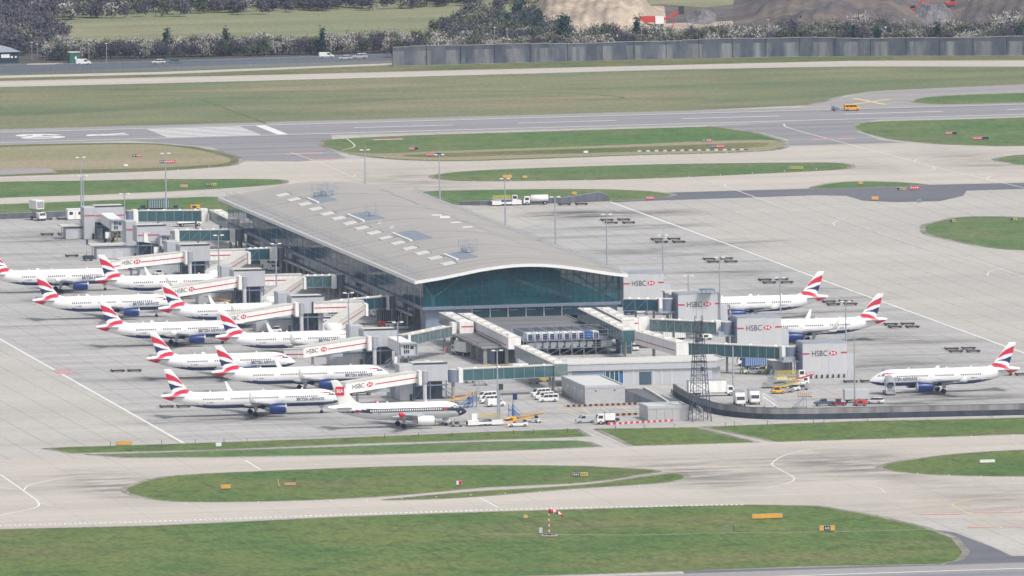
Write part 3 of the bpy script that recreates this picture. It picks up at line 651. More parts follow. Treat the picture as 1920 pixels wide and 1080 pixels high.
        for dy in (-.46, .46): MB().lathe([(-.2, .3), (-.2, .52), (-.12, .59), (.12, .59), (.2, .52), (.2, .3)], (gx, gy+dy, .59), 1, 18, cap=True).build('wheel', M['tyre'], g, True)
    # nose gear
    gx = L-5.07
    g = MB().bar((gx, 0, .38), (gx-.15, 0, 2.4), .09, n=8).bar((gx, 0, 1.0), (gx-1.0, 0, 2.3), .06).bar((gx, -.35, .38), (gx, .35, .38), .07).box(gx-.5, gx+.5, -.62, -.58, 1.35, 2.0).box(gx-.5, gx+.5, .58, .62, 1.35, 2.0).build('nose_gear', M['ltsteel'], t)
    for dy in (-.26, .26): MB().lathe([(-.11, .2), (-.11, .34), (-.05, .38), (.05, .38), (.11, .34), (.11, .2)], (gx, dy, .38), 1, 16, cap=True).build('wheel', M['tyre'], g, True)
    # fin
    mb = MB(); nu, nw = 44, 60; w0 = -.5
    for sd in (-1, 1):
        for j in range(nw+1):
            w = w0+(5.76-w0)*j/nw; te, le = fin_edge(w)
            for i in range(nu+1):
                u = i/nu; c = le-te; th = .055*min(c, 6)*(4*u*(1-u))**.6*(1 if w < 5.6 else .6)
                mb.v.append((te+c*u, sd*th, 6.0+w))
    for s in (0, 1):
        b = s*(nu+1)*(nw+1)
        for j in range(nw):
            for i in range(nu):
                a = b+j*(nu+1)+i; q = (a, a+1, a+nu+2, a+nu+1); mb.f.append(q if s == 0 else q[::-1]); mb.mi.append(0)
    top = nw*(nu+1); b = (nu+1)*(nw+1)
    for i in range(nu): mb.f.append((top+i, top+i+1, b+top+i+1, b+top+i)); mb.mi.append(0)
    def fp(x, y, z):
        w = z-6.0
        if bea:
            return (.80, .775, .76)
        if inpoly(x, w, FR1) or inpoly(x, w, FR2): return RED
        if inpoly(x, w, FB): return BLU
        te, le = fin_edge(w)
        return WHT
    f = mb.build('tail_fin', MATS['livery'], t, True, colorfn=fp)
    if bea:
        q = MB()
        for sd in (-1, 1):
            y = sd*.36
            q.add([(1.95, y, 8.15), (4.05, y, 8.15), (4.05, y, 10.2), (1.95, y, 10.2)], [(0, 1, 2, 3)], 0)
            if sd < 0: lay_text(q, 'BEA', (2.2, y-.03, 8.75), (1, 0, 0), (0, 0, 1), 1.6, .85, .03, 1)
            else: lay_text(q, 'BEA', (3.8, y+.03, 8.75), (-1, 0, 0), (0, 0, 1), 1.6, .85, .03, 1)
        q.build('tail_badge', [M['hred'], M['white']], f)
    # small crown aerials
    mb = MB()
    for x in (L-9.5, L-19, 12.5): mb.add([(x, -.02, 5.98), (x-.5, -.02, 5.98), (x-.5, -.02, 6.4), (x-.3, -.02, 6.4), (x, .02, 5.98), (x-.5, .02, 5.98), (x-.5, .02, 6.4), (x-.3, .02, 6.4)], [(0, 1, 2, 3), (7, 6, 5, 4), (0, 4, 5, 1), (1, 5, 6, 2), (2, 6, 7, 3), (3, 7, 4, 0)])
    mb.build('aerial', M['white'], t)
    t['L'] = L
    return t
def fus_mat(bea, L):
    nm = 'retro_fuselage' if bea else 'livery_fuselage_%d' % round(L)
    if nm in MATS: return MATS[nm]
    m = bpy.data.materials.new(nm); m.use_nodes = True; nt = m.node_tree; K = nt.links; b = nt.nodes['Principled BSDF']
    b.inputs['Roughness'].default_value = .3; b.inputs['Specular IOR Level'].default_value = .5
    a = _n(nt, 'ShaderNodeAttribute'); a.attribute_name = 'Col'
    tc = _n(nt, 'ShaderNodeTexCoord'); sx = _n(nt, 'ShaderNodeSeparateXYZ'); K.new(tc.outputs['Object'], sx.inputs[0])
    def mth(op, x, y=None):
        n = _n(nt, 'ShaderNodeMath', operation=op)
        for i, v in enumerate((x, y)):
            if v is None: continue
            if isinstance(v, (int, float)): n.inputs[i].default_value = v
            else: K.new(v, n.inputs[i])
        return n.outputs[0]
    fr = mth('FRACT', mth('DIVIDE', sx.outputs[0], .53))
    wz = .21 if bea else .2
    mask = mth('MULTIPLY', mth('LESS_THAN', fr, .55), mth('LESS_THAN', mth('ABSOLUTE', mth('SUBTRACT', sx.outputs[2], 4.28 if bea else 4.36)), wz))
    mask = mth('MULTIPLY', mask, mth('GREATER_THAN', sx.outputs[0], 10.0)); mask = mth('MULTIPLY', mask, mth('LESS_THAN', sx.outputs[0], L-6.2))
    for dx in (L-15.05, 15.9):
        if bea: break
        mask = mth('MULTIPLY', mask, mth('GREATER_THAN', mth('ABSOLUTE', mth('SUBTRACT', sx.outputs[0], dx)), .8))
    mx = _n(nt, 'ShaderNodeMix', data_type='RGBA'); K.new(mask, mx.inputs['Factor']); K.new(a.outputs['Color'], mx.inputs['A'])
    mx.inputs['B'].default_value = (.75, .75, .75, 1) if bea else (.03, .035, .05, 1)
    K.new(mx.outputs['Result'], b.inputs['Base Color']); MATS[nm] = m; return m
mat('livery', WHT, .3, attr=True, var=0, spec=.5)
mat('door_line', (.42, .44, .47), .4, var=0)
def park(o, px, py, rot):
    """put the upper rear corner of the fin at photo pixel (px, py)"""
    P = G(px, py, 11.76); dx = .86
    o.location = (float(P[0])-dx*math.cos(rot), float(P[1])-dx*math.sin(rot), 0); o.rotation_euler = (0, 0, rot)
GA_ = 'parked red white and blue airliners'
a320 = airliner('airliner', 'white airliner with blue belly cut off by the left edge of the photo', 0, 0, 'fence'); a320['group'] = GA_
a320s = airliner('airliner', 'x', 0, 0, 'shark'); a320s['group'] = GA_
a321s = airliner('airliner', 'x', 4.27, 2.67, 'shark', neo=True); a321s['group'] = GA_
a319 = airliner('airliner', 'x', -1.6, -2.13, 'fence', 'retro'); a319['group'] = 'parked airliners'
park(a320, -26, 468, 0)
for px, py, rot, lb in ((66, 516, 0, 'white airliner with flag tail, second in the outer left row, nose behind another tail'),
                        (185.4, 565, 0, 'white airliner, third in the outer left row, nose wheel beside a winglet jet tail'),
                        (279.8, 623.3, 0, 'white airliner, fourth in the outer left row, its whole nose visible at a sloping jetway'),
                        (1905, 641.3, math.pi, 'white airliner at the far right with covered boarding stairs at its front door'),
                        (1545.4, 508.8, math.pi, 'white airliner facing left behind the second grey stand wall, uppermost on the right')):
    park(dup(a320, (0, 0, 0), rot, lb), px, py, rot)
park(a320s, 183, 478, 0); a320s['label'] = 'white airliner nearest the grey buildings at the upper left, tail in front of a jetway'
for px, py, rot, lb in ((302, 531, 0, 'white airliner with winglets, second in the inner left row, partly behind a sloping jetway'),
                        (409.5, 583, 0, 'white airliner with winglets, third in the inner left row, nose at a grey tower'),
                        (1656.5, 550.4, math.pi, 'white airliner with winglets facing left behind the third grey stand wall')):
    park(dup(a320s, (0, 0, 0), rot, lb), px, py, rot)
park(a321s, 402.3, 648.3, 0); a321s['label'] = 'long white airliner with winglets directly behind the retro liveried jet tail'
park(dup(a321s, (0, 0, 0), 0, 'long white airliner in the front left with large blue engine and winglets'), 306.9, 692.7, 0)
park(a319, 620, 713.3, 0); a319['label'] = 'shorter airliner in retro black banded livery with a red square on its tail'
# ================================================================== TERMINAL
ZP = [(-54, 13.7), (-51, 14.0), (-45, 14.8), (-40, 15.65), (-34.4, 16.65), (-30, 17.2), (-26, 17.55), (-22, 17.6), (-18, 17.45), (-14, 17.05), (-9, 16.3), (-5, 15.55), (-1.7, 14.95), (1.5, 14.45), (4, 14.2), (6, 14.1)]
def zp(x): return float(np.interp(x, [a for a, b in ZP], [b for a, b in ZP]))
def RS(px, py, dz=0.0):
    z = 16.0
    for _ in range(60): P = G(px, py, z); z = .5*z+.5*(zp(P[0])+dz)
    return G(px, py, z)
XL, XR, YF, YB_ = -51.0, 3.6, -140.3, 160.0
T = thing('terminal_building', 'long terminal with a curved pale grey roof and dark teal glass end wall', 'building', (-24, YF, 0))
TO = (-24, YF, 0)
def tb(): return MB(TO)
N = 56; xs = [XL+(XR-XL)*i/N for i in range(N+1)]
mb = tb(); ys = [YF, YB_]
for y in ys:
    for x in xs: mb.v.append(tuple(np.array([x, y, zp(x)])-mb.o))
for y in ys:
    for x in xs: mb.v.append(tuple(np.array([x, y+(1.2 if y == YF else 0), zp(x)-.7])-mb.o))
n = N+1
for i in range(N): mb.f += [(i, i+1, n+i+1, n+i), (2*n+i+1, 2*n+i, 3*n+i, 3*n+i+1), (i+1, i, 2*n+i, 2*n+i+1), (n+i, n+i+1, 3*n+i+1, 3*n+i)]
mb.f += [(0, n, 3*n, 2*n), (n-1, 3*n-1, 4*n-1, 2*n-1)]; mb.mi = [0]*len(mb.f)
roof = mb.build('roof', M['roof'], T)
# pale eave trim following the curve and the two long edges
mb = tb()
for i in range(N): mb.prism([(xs[i], YF-.25, zp(xs[i])-.75), (xs[i+1], YF-.25, zp(xs[i+1])-.75), (xs[i+1], YF-.25, zp(xs[i+1])+.04), (xs[i], YF-.25, zp(xs[i])+.04)], (0, .24, 0))
mb.box(XL-.35, XL-.01, YF-.2, YB_, 13.2, 14.1); mb.box(XR+.01, XR+.35, YF-.2, YB_, 13.4, 14.35)
mb.build('eave_trim', M['skyl'], roof)
for (px, py) in [(529, 364), (550, 372.5), (570.8, 381), (591, 390), (612.5, 399), (633.8, 407.5), (655.5, 416.8), (677.5, 425.8), (700, 435), (722.5, 444.5), (745, 454), (767.5, 463.8), (791, 472.5), (815, 482), (839, 492.5)]:
    P = RS(px, py, .25); mb = tb(); x0, x1 = P[0]-1.55, P[0]+1.75; y0, y1 = P[1]-3.1, P[1]+3.1
    mb.add([(a, b, zp(a)+c) for c in (-.1, .14) for a, b in ((x0, y0), (x1, y0), (x1, y1), (x0, y1))], BF); mb.build('skylight', M['skylight'], roof)
    mb = tb(); mb.add([(a, b, zp(a)+c) for c in (-.1, .16) for a, b in ((x1+.01, y0-.3), (x1+.3, y0-.3), (x1+.3, y1+.3), (x1+.01, y1+.3))], BF); mb.build('skylight_gutter', M['seam'], roof)
def decks(q, frames):
    W = [RS(a, b, .1) for a, b in q]; x0 = min(p[0] for p in W)+.8; x1 = max(p[0] for p in W)-.8; y0 = min(p[1] for p in W); y1 = max(p[1] for p in W)
    cy0, cy1 = y0+.1*(y1-y0), y1-.1*(y1-y0)
    mb = tb(); m_ = 8
    for i in range(m_):
        a, b = x0+(x1-x0)*i/m_, x0+(x1-x0)*(i+1)/m_; mb.add([(u, v, zp(u)+c) for c in (-.1, .1) for u, v in ((a, cy0), (b, cy0), (b, cy1), (a, cy1))], BF)
    d = mb.build('louvre_deck', M['louvre'], roof)
    mb = tb(); mb.add([(a, b, zp(a)+c) for c in (-.1, .3) for a, b in ((x0-.6, cy0), (x0-.02, cy0), (x0-.02, cy1), (x0-.6, cy1))], BF); mb.build('deck_kerb', M['skyl'], roof)
    for (a, b) in frames:
        P = RS(a, b); mb = tb(); z = zp(P[0]); w = 1.3
        for dx in (-w, w):
            for dy in (-1.5, 1.5): mb.bar((P[0]+dx, P[1]+dy, z), (P[0]+dx, P[1]+dy, z+3.0), .07)
            mb.bar((P[0]+dx, P[1]-1.5, z+3), (P[0]+dx, P[1]+1.5, z+3), .06); mb.bar((P[0]+dx, P[1]-1.5, z+1.6), (P[0]+dx, P[1]+1.5, z+1.6), .06)
        for zz in (1.0, 2.0, 3.0): mb.bar((P[0]-w, P[1]-1.5, z+zz), (P[0]+w, P[1]-1.5, z+zz), .06)
        mb.box(P[0]-.7, P[0]+.5, P[1]-.9, P[1]+.9, z+.2, z+1.1); mb.build('roof_plant', M['ltsteel'], roof)
decks([(570, 371), (600, 381), (640, 375), (612, 365.5)], [(594, 368), (607, 366), (616, 367.5), (622, 364.5)])
decks([(650, 400), (682.5, 417), (730, 409), (692.5, 394)], [(697, 405)])
decks([(731, 437), (772.5, 454), (820, 446), (775, 429)], [])
decks([(826, 476), (857.5, 489), (902.5, 480.5), (872.5, 469)], [(871, 472), (879, 474), (885, 471)])
# roof seams
mb = tb()
for y in [YF+11+k*9.3 for k in range(31)]:
    for i in range(N): mb.add([(x, y+d, zp(x)+.03) for x, d in ((xs[i], 0), (xs[i+1], 0), (xs[i+1], .6 if int((y-YF-11)/9.3+.5) % 5 == 1 else .16), (xs[i], .6 if int((y-YF-11)/9.3+.5) % 5 == 1 else .16))], [(0, 1, 2, 3)])
zm = lambda l: [((a)/4+760, b/4+300) for a, b in l]
for s in [(0, 295, 80, 325), (60, 322, 190, 352), (150, 360, 285, 390), (245, 397, 380, 430), (335, 432, 480, 467), (430, 468, 570, 500), (520, 505, 665, 540), (610, 542, 760, 575), (705, 578, 855, 612), (805, 617, 950, 650), (900, 655, 1045, 685), (1000, 692, 1145, 725), (1100, 735, 1250, 765), (-190, 222, -90, 250), (-110, 258, -10, 285)]:
    a = RS(s[0]/4+760, s[1]/4+300); c = RS(s[2]/4+760, s[3]/4+300)
    k = 8; P = [a+(c-a)*i/k for i in range(k+1)]
    for i in range(k):
        p, q = P[i], P[i+1]; mb.add([(p[0], p[1], zp(p[0])+.05), (q[0], q[1], zp(q[0])+.05), (q[0]+.35, q[1], zp(q[0]+.35)+.05), (p[0]+.35, p[1], zp(p[0]+.35)+.05)], [(0, 1, 2, 3)])
mb.build('roof_seam', M['seam'], roof)
mb = tb()
for s in [(1240, 462, 1310, 462), (1232, 478, 1300, 478), (1330, 502, 1400, 502), (1322, 514, 1392, 514), (1640, 415, 1700, 425), (1700, 435, 1770, 442), (1780, 470, 1850, 478), (1870, 505, 1930, 512), (1700, 425, 1760, 430)]:
    a = RS(s[0]/4+400, s[1]/4+300); mb.box(a[0], a[0]+2.6, a[1]-.3, a[1]+.5, a[2]-.05, a[2]+.14)
mb.build('roof_vent', M['skyl'], roof)
# edge railings
for xe in (XL+1.6, XL+3.4, XR-1.2):
    mb = tb(); y = YF+2
    while y < YB_-2: mb.bar((xe, y, zp(xe)), (xe, y, zp(xe)+1.15), .045); y += 2.4
    for h in (.6, 1.15): mb.bar((xe, YF+2, zp(xe)+h), (xe, YB_-2, zp(xe)+h), .035)
    mb.build('roof_railing', M['ltsteel'], roof)
# fork struts along both eaves just under the roof edge (front)
# floors, core and glass
x0f, x1f, yf = -48.8, 2.2, -138.2
mb = tb(); mb.box(x0f+.3, x1f-.3, yf+.3, 158, 6.45, 6.98); mb.build('floor_slab', M['cladd'], T)
mb = tb(); mb.box(-41, -7, -106, 150, 6.99, 12.6); mb.box(-36, -12, -128, -113, 6.99, 9.2); mb.build('core', M['concd'], T)
MB(TO).box(-33, -10, -134, -126, 7.0, 7.9).build('seating_deck', M['steel'], T); MB(TO).prism([(-24, -135, 12.6), (-9, -133, 7.4), (-9, -133, 8.3), (-24, -135, 13.5)], (0, 2.5, 0)).build('escalator', M['ltsteel'], T); MB(TO).box(-30, -26, -132, -128, 7, 13).build('lift_shaft', M['steel'], T)
mb = tb(); mb.box(-44.5, -4, -130, 154, .0, 6.4); mb.build('ground_floor', M['concd'], T)
mb = tb(); mb.box(x0f-.35, x1f+.3, yf-.5, yf-.04, 6.35, 7.15); mb.box(x0f-.45, x0f-.05, yf+.0, 158, 6.3, 7.2); mb.box(x1f+.05, x1f+.4, yf, 158, 6.3, 7.2); mb.build('ledge_beam', M['steel'], T)
mb = tb(); mb.box(x0f-.9, x0f-.2, -125, 158, 3.75, 4.25); mb.build('lower_beam', M['ltsteel'], T)
# glass skins
mb = tb()
for i in range(N):
    a, b = x0f+(x1f-x0f)*i/N, x0f+(x1f-x0f)*(i+1)/N; mb.add([(a, yf, 7.16), (b, yf, 7.16), (b, yf, zp(b)-.72), (a, yf, zp(a)-.72)], [(0, 1, 2, 3)])
fg = mb.build('glass_wall', M['facade'], T)
mb = tb()
for k in range(31):
    x = x0f+(x1f-x0f)*k/30; mb.box(x-.09, x+.09, yf-.14, yf-.01, 7.16, zp(x)-.74)
for z in (9.6, 12.0, 14.4):
    a = [x for x in np.linspace(x0f, x1f, 200) if zp(x)-.8 > z]; mb.box(min(a), max(a), yf-.09, yf-.012, z-.07, z+.07)
mb.build('mullion', M['dark'], fg)
for fx, sd in ((-43.5, 1), (-4.0, -1)):      # forked steel columns behind the glass
    mb = tb(); mb.bar((fx-sd*2.2, yf+2.5, 7), (fx-sd*2.4, yf+2.5, 9.4), .45, n=8); mb.bar((fx-sd*2.4, yf+2.5, 9.2), (fx-sd*5.4, yf+2, 13.6), .28, n=8); mb.bar((fx-sd*2.4, yf+2.5, 9.2), (fx+sd*5.5, yf+2, 14.6), .28, n=8); mb.build('forked_column', M['white'], T)
mb = tb(); mb.add([(x0f, yf, 7.2), (x0f, 158, 7.2), (x0f, 158, 13.6), (x0f, yf, 13.6)], [(0, 1, 2, 3)]); sg = mb.build('side_glass', M['facade2'], T)
mb = tb(); mb.add([(x0f+.1, -124, 4.26), (x0f+.1, 158, 4.26), (x0f+.1, 158, 6.3), (x0f+.1, -124, 6.3)], [(0, 1, 2, 3)]); mb.build('lower_side_glass', M['facade2'], T)
mb = tb(); mb.add([(x1f, yf, 7.2), (x1f, 158, 7.2), (x1f, 158, 13.6), (x1f, yf, 13.6)], [(0, 1, 2, 3)]); mb.build('side_glass', M['facade2'], T)
mb = tb(); y = yf+1
while y < 157:
    mb.bar((x0f-.5, y, 4.3), (x0f-.5, y, 13.5), .07); y += 8.6
for z in (9.4, 11.5): mb.bar((x0f-.1, yf, z), (x0f-.1, 157, z), .05)
mb.build('mullion', M['ltsteel'], sg)
for k in range(31):
    y = -120+k*9.0
    tb().bar((x0f-.9, y, 0), (x0f-.9, y, 4.0), .28, n=8).build('column', M['concrete'], T)
mb = tb()
for k in range(62): y = -128+k*4.5; mb.box(-45.2, -44.52, y, y+1.6, 0, 6.2)
mb.build('wall_rib', M['concrete'], T)
for k in range(5):     # sloping passenger ramps seen through the side glass
    y = -100+k*52
    mb = tb(); mb.prism([(-46.2, y, 7.2), (-46.2, y+36, 9.6), (-46.2, y+36, 12.2), (-46.2, y, 9.8)], (2.6, 0, 0)); mb.build('inner_ramp', M['cladd'], T)
# storey between terrace and glass wall
mb = tb(); mb.add([(-36, yf+1.2, 3.9), (-8, yf+1.2, 3.9), (-8, yf+1.2, 6.34), (-36, yf+1.2, 6.34)], [(0, 1, 2, 3)]); lg = mb.build('terrace_window', M['glassd'], T)
mb = tb()
for k in range(7): x = -36+k*28/6; mb.box(x-.1, x+.1, yf+.95, yf+1.19, 3.9, 6.34)
for k in range(7): mb.box(-35.6+k*4.66, -33.4+k*4.66, yf+1.1, yf+1.19, 5.6, 5.68)
mb.build('mullion', M['skyl'], lg)
mb = tb(); mb.box(-48, -36.01, yf+1.2, -130.1, 0, 6.3); mb.box(-7.99, 1.8, yf+1.2, -130.1, 0, 6.3); mb.build('end_wall', M['cladd'], T)
# podium terrace
xr_ = G(1118, 614, 4)[0]
mb = MB((-22, -160, 0)); mb.box(-35.5, xr_, -189, yf+1.1, 0, 3.7); PD = mb.build('podium', M['concd'], None); PD.location = (-22, -160, 0)
tag(PD, 'low flat roofed podium with dark grey terrace in front of the teal glass wall', 'building')
mb = MB((-22, -160, 0)); mb.box(-35.2, xr_-.3, -188.7, yf+.8, 3.71, 3.9); mb.build('terrace_deck', mat('terrace_deck', (.20, .20, .21), .8, var=.35, vscale=.15, streak=(.3, 2, 1)), PD)
mb = MB((-22, -160, 0)); mb.box(-35.5, xr_, -189, -188.71, 3.71, 4.15); mb.box(xr_-.29, xr_, -188.7, yf+1.1, 3.71, 4.15); mb.box(-35.5, -35.21, -188.7, yf+1.1, 3.71, 4.15); mb.build('parapet', M['concrete'], PD)

# ------------------------------------------------------------------ generic pixel placed boxes
def hbox(mb, xl, xr, yt, z1, z0, depth, mi=None):
    P = G(xl, yt, z1); Q = GY(xr, yt, P[1]); mb.box(P[0], Q[0], P[1], P[1]+depth, z0, z1, mi); return P, Q[0]
def face(xl, xr, yt, z1):
    P = G(xl, yt, z1); return P[0], GY(xr, yt, P[1])[0], P[1]
def perp(a, b):
    d = np.array(b, float)-np.array(a, float); d[2] = 0; d /= np.linalg.norm(d); p = np.array([-d[1], d[0], 0])
    return p if p@F_ > 0 else -p
def hexlogo(mb, org, ux, h, mi=0, mw=1):
    """red and white hexagon emblem of height h, centre org; ux horizontal"""
    ux = np.asarray(ux, float); uz = np.array([0, 0, 1.0]); o = np.asarray(org, float)
    p = lambda a, b: o+ux*a*h+uz*b*h
    nrm = np.cross(ux, uz); nrm = nrm if nrm@F_ < 0 else -nrm
    mb.add([p(-.5, -.5)+nrm*.01, p(.5, -.5)+nrm*.01, p(.5, .5)+nrm*.01, p(-.5, .5)+nrm*.01], [(0, 1, 2, 3)], mw)
    for T_ in (((-.5, -.5), (-1, 0), (-.5, .5)), ((.5, -.5), (1, 0), (.5, .5)), ((-.5, .5), (.5, .5), (0, 0)), ((-.5, -.5), (.5, -.5), (0, 0))):
        mb.add([p(*q)+nrm*.03 for q in T_], [(0, 1, 2)], mi)
def tunnel(name, A, B, wid, m, parent, ztop, h, roofm=None, stripe=None, text=None, glass=None, o=(0, 0, 0)):
    """A, B: (px, py) of the near top edge; ztop=(zA, zB); h height.  returns (PA, PB)"""
    PA = G(*A, ztop[0]); PB = G(*B, ztop[1]); e = perp(PA, PB)*wid; dn = np.array([0, 0, -h])
    mb = MB(o); mb.prism([PA+dn, PB+dn, PB, PA], e); ob = mb.build(name, m, parent)
    up = np.array([0, 0, .12]); ov = -perp(PA, PB)*.12
    mb = MB(o); mb.prism([PA+ov, PB+ov, PB+ov+up, PA+ov+up], e-2*ov); mb.build('tunnel_roof', roofm or M['panelroof'], ob)
    d = PB-PA; Ln = np.linalg.norm(d); u = d/Ln; nr = -perp(PA, PB)
    if stripe:
        mb = MB(o); off = nr*.04
        for (s0, s1, zf) in stripe:
            a = PA+d*s0+dn*zf+off; b = PA+d*s1+dn*zf+off; mb.prism([a-U_*.12, b-U_*.12, b+U_*.12, a+U_*.12], -off*.5)
        mb.build('red_stripe', M['red'], ob)
    if text:
        s0, s1, sh, zf = text
        a = PA+d*s0+dn*zf+nr*.05; mb = MB(o); lay_text(mb, 'HSBC', a, u, U_, Ln*(s1-s0), h*.42, .0); mb.build('lettering', M['black'], ob)
        mb = MB(o); hexlogo(mb, PA+d*sh+dn*(zf-.20)+nr*.05, u, h*.42); mb.build('hexagon_emblem', [M['hred'], M['white']], ob)
    if glass:
        mb = MB(o); k = max(2, int(Ln/2.4))
        for i in range(k+1):
            a = PA+d*i/k+nr*.03; mb.bar(a+dn, a, .05)
        for zf in (.02, .98): mb.bar(PA+dn*zf+nr*.05, PB+dn*zf+nr*.05, .09)
        if glass == 2:
            for i in range(0, k-1, 1): mb.bar(PA+d*(i+.1)/k+dn*.9+nr*.05, PA+d*(i+.9)/k+dn*.1+nr*.05, .04)
        mb.build('frame', M['ltsteel'], ob)
    return PA, PB
def legs(parent, pts, h, o=(0, 0, 0), r=.35, m='concrete'):
    for P in pts: MB(o).bar((P[0], P[1], 0), (P[0], P[1], h), r, n=10).build('support_column', M[m], parent)
# ================================================================== AIRBRIDGES, LINKS AND STAND BUILDINGS
def node_white(xl, xr, yt, z1, z0, depth, parent, o, nm='bridge_node', m='panel'):
    mb = MB(o); hbox(mb, xl, xr, yt, z1, z0, depth); return mb.build(nm, M[m], parent)
def drum(xl, xr, yt, z1, z0, parent, o, m='cladd'):
    P = G((xl+xr)/2, yt, z1); r = (GY(xr, yt, P[1])[0]-GY(xl, yt, P[1])[0])/2
    mb = MB(o); mb.cyl((P[0], P[1]+r, z0), r*1.02, z1-z0, 2, 20); ob = mb.build('rotunda', M[m], parent)
    mb = MB(o); mb.cyl((P[0], P[1]+r, z1+.01), r*1.08, .15, 2, 20); mb.build('rotunda_cap', M['panelroof'], ob)
    mb = MB(o)
    for k in range(20):
        a = 2*math.pi*k/20; mb.bar((P[0]+r*1.03*math.cos(a), P[1]+r+r*1.03*math.sin(a), z0), (P[0]+r*1.03*math.cos(a), P[1]+r+r*1.03*math.sin(a), z1), .035)
    mb.build('ribbing', M['steel'], ob)
    return (P[0], P[1]+r)
def link(label, tun, nodes=(), drums=(), glass='glass', gl=1, legs_at=(), zt=7.2, h=3.0, wid=3.2):
    (ax, ay, bx, by) = tun
    P = G((ax+bx)/2, (ay+by)/2, zt); o = (P[0], P[1], 0)
    t = thing('link_bridge', label, 'walkway', o, 0, 'glazed link bridges')
    PA, PB = tunnel('glazed_tunnel', (ax, ay), (bx, by), wid, M[glass], t, (zt, zt), h, glass=gl, o=o)
    for (xl, xr, yt) in nodes:
        nd = node_white(xl, xr, yt, zt+.35, zt-h-.25, 3.6, t, o)
        if xr-xl == 22:
            a, b, y = face(xl, xr, yt, zt+.35); mb = MB(o); mb.box(a+(b-a)*.45, b-.1, y-.05, y-.01, zt-.85, zt-.5); mb.build('red_stripe', M['red'], nd)
    for (xl, xr, yt) in drums: c = drum(xl, xr, yt, zt+.15, zt-h, t, o); legs(t, [c], zt-h, o, .4)
    pts = [PA+(PB-PA)*f+perp(PA, PB)*wid/2 for f in legs_at]
    legs(t, pts, zt-h, o, .3)
    # roof hatches
    mb = MB(o)
    for f in (.15, .4, .65, .9):
        q = PA+(PB-PA)*f+perp(PA, PB)*1.2; mb.cyl((q[0], q[1], zt+.12), .45, .3, 2, 10, r2=.2)
    mb.build('roof_vent', M['skyl'], t)
    return t
link('uppermost glazed link bridge at the far left between grey towers and the terminal', (259, 395.5, 377, 395), [(250, 259, 394), (377, 390, 392)], [(237.5, 249.5, 396)], legs_at=(.3, .9))
link('second glazed link bridge, ending in a grey drum against the terminal side', (336, 432, 434, 431), [(327.5, 336, 431.5), (434, 441, 430)], [(441.5, 458, 430.5), (320, 327, 433)], legs_at=(.35, .75), gl=2)
link('short glazed link bridge high up under the terminal eave', (465, 467.5, 506, 466), [(507, 520, 464.5)], [(520.5, 534, 465)], 'glassd', 2)
link('glazed link bridge from the second white jetway wall to a grey drum at the terminal', (569, 518, 623, 517), [(623, 631, 515.5)], [(631.5, 647, 515.5)], 'glass', 2, (.9,))
link('dark glass link bridge meeting the terminal corner below the eave', (632, 565, 729, 555.5), [(727, 730, 555)], [(730.5, 742, 555)], 'glassd', 1, (.9,))
link('rising glazed link bridge between a jetway cab and the white stripe node', (770, 628.5, 847.5, 612), [(765.5, 770, 628), (847.5, 856, 605.5)], [(748, 765, 629)], 'glassg', 1, (.95,), zt=7.0, h=2.6)
link('long teal glass link bridge ending in a white node with a red bar', (868, 692.5, 1040, 685), [(860, 868, 691), (1040, 1062, 680)], [(842, 859.5, 694)], 'glass', 1, (.97,), zt=7.0, h=2.9)
link('dark glass link bridge right of the teal end wall', (1168, 561, 1236, 561.5), [(1236, 1242.5, 560)], [(1243, 1263, 561.5)], 'glassd', 2, (.3, .8))
link('pale green glass link bridge behind the lattice mast', (1218, 599, 1343, 604.5), [(1198, 1218, 596), (1343, 1354, 602)], [(1354.5, 1375, 605)], 'glassg', 2, (.3, .7))
link('long teal glass link bridge passing behind the lattice mast to the nearest stand wall', (1281.5, 643, 1468, 651), [(1268, 1281.5, 640), (1466, 1473, 650)], [(1473.5, 1494, 651.5)], 'glass', 1, (.4, .98))
# glass and white tunnels running from the terminal front towards the camera
def run(label, A, B, m, stripe=None, zt=(7.3, 7.3), h=2.8, wid=3.2, glass=None, lg=(.3, .8), cap=None):
    P = G(*B, zt[1]); o = (P[0], P[1], 0)
    t = thing('walkway', label, 'walkway', o, 0, 'elevated walkways in front of the terminal')
    PA, PB = tunnel('tunnel', A, B, wid, m, t, zt, h, stripe=stripe, glass=glass, o=o)
    e = perp(PA, PB)
    mb = MB(o); k = max(3, int(np.linalg.norm(PB-PA)/9))
    for i in range(k): q = PA+(PB-PA)*(i+.5)/k+e*wid/2; mb.box(q[0]-.9, q[0]+.9, q[1]-1.1, q[1]+1.1, q[2]+.12, q[2]+.32)
    mb.build('roof_panel', M['skyl'], t)
    legs(t, [PA+(PB-PA)*f+e*wid/2 for f in lg], min(zt)-h, o, .4)
    if cap:
        mb = MB(o); P, xe = hbox(mb, *cap); nd = mb.build('bridge_node', M['panel'], t)
        mb = MB(o); mb.box(P[0]+(xe-P[0])*.12, xe-.1, P[1]-.05, P[1]-.01, P[2]-1.35, P[2]-1.05); mb.build('red_stripe', M['red'], nd)
    return t
run('white walkway with a red stripe crossing the podium to the concrete canopy', (858.5, 588), (953, 634), M['panel'], [(.03, .96, .72)], cap=(955, 965, 627, 7.7, 4.0, 4))
run('glazed walkway in front of the terminal, leftmost of the long four', (823.5, 586), (862, 605), M['glassg'], None, glass=1, cap=(862, 888, 604, 7.6, 4.0, 5))
run('grey windowed walkway descending to the white node above the parked vans', (965, 648), (1040, 683), M['glassg'], None, glass=1)
run('dark glazed walkway on the right side of the podium', (1083, 578), (1168, 620), M['glass'], None, glass=1, lg=(.1, .9))
run('white walkway with a thin red stripe right of the podium', (1118, 577), (1166, 602), M['panel'], [(.0, 1.0, .72)], cap=(1167, 1197, 598, 7.5, 4.2, 4))
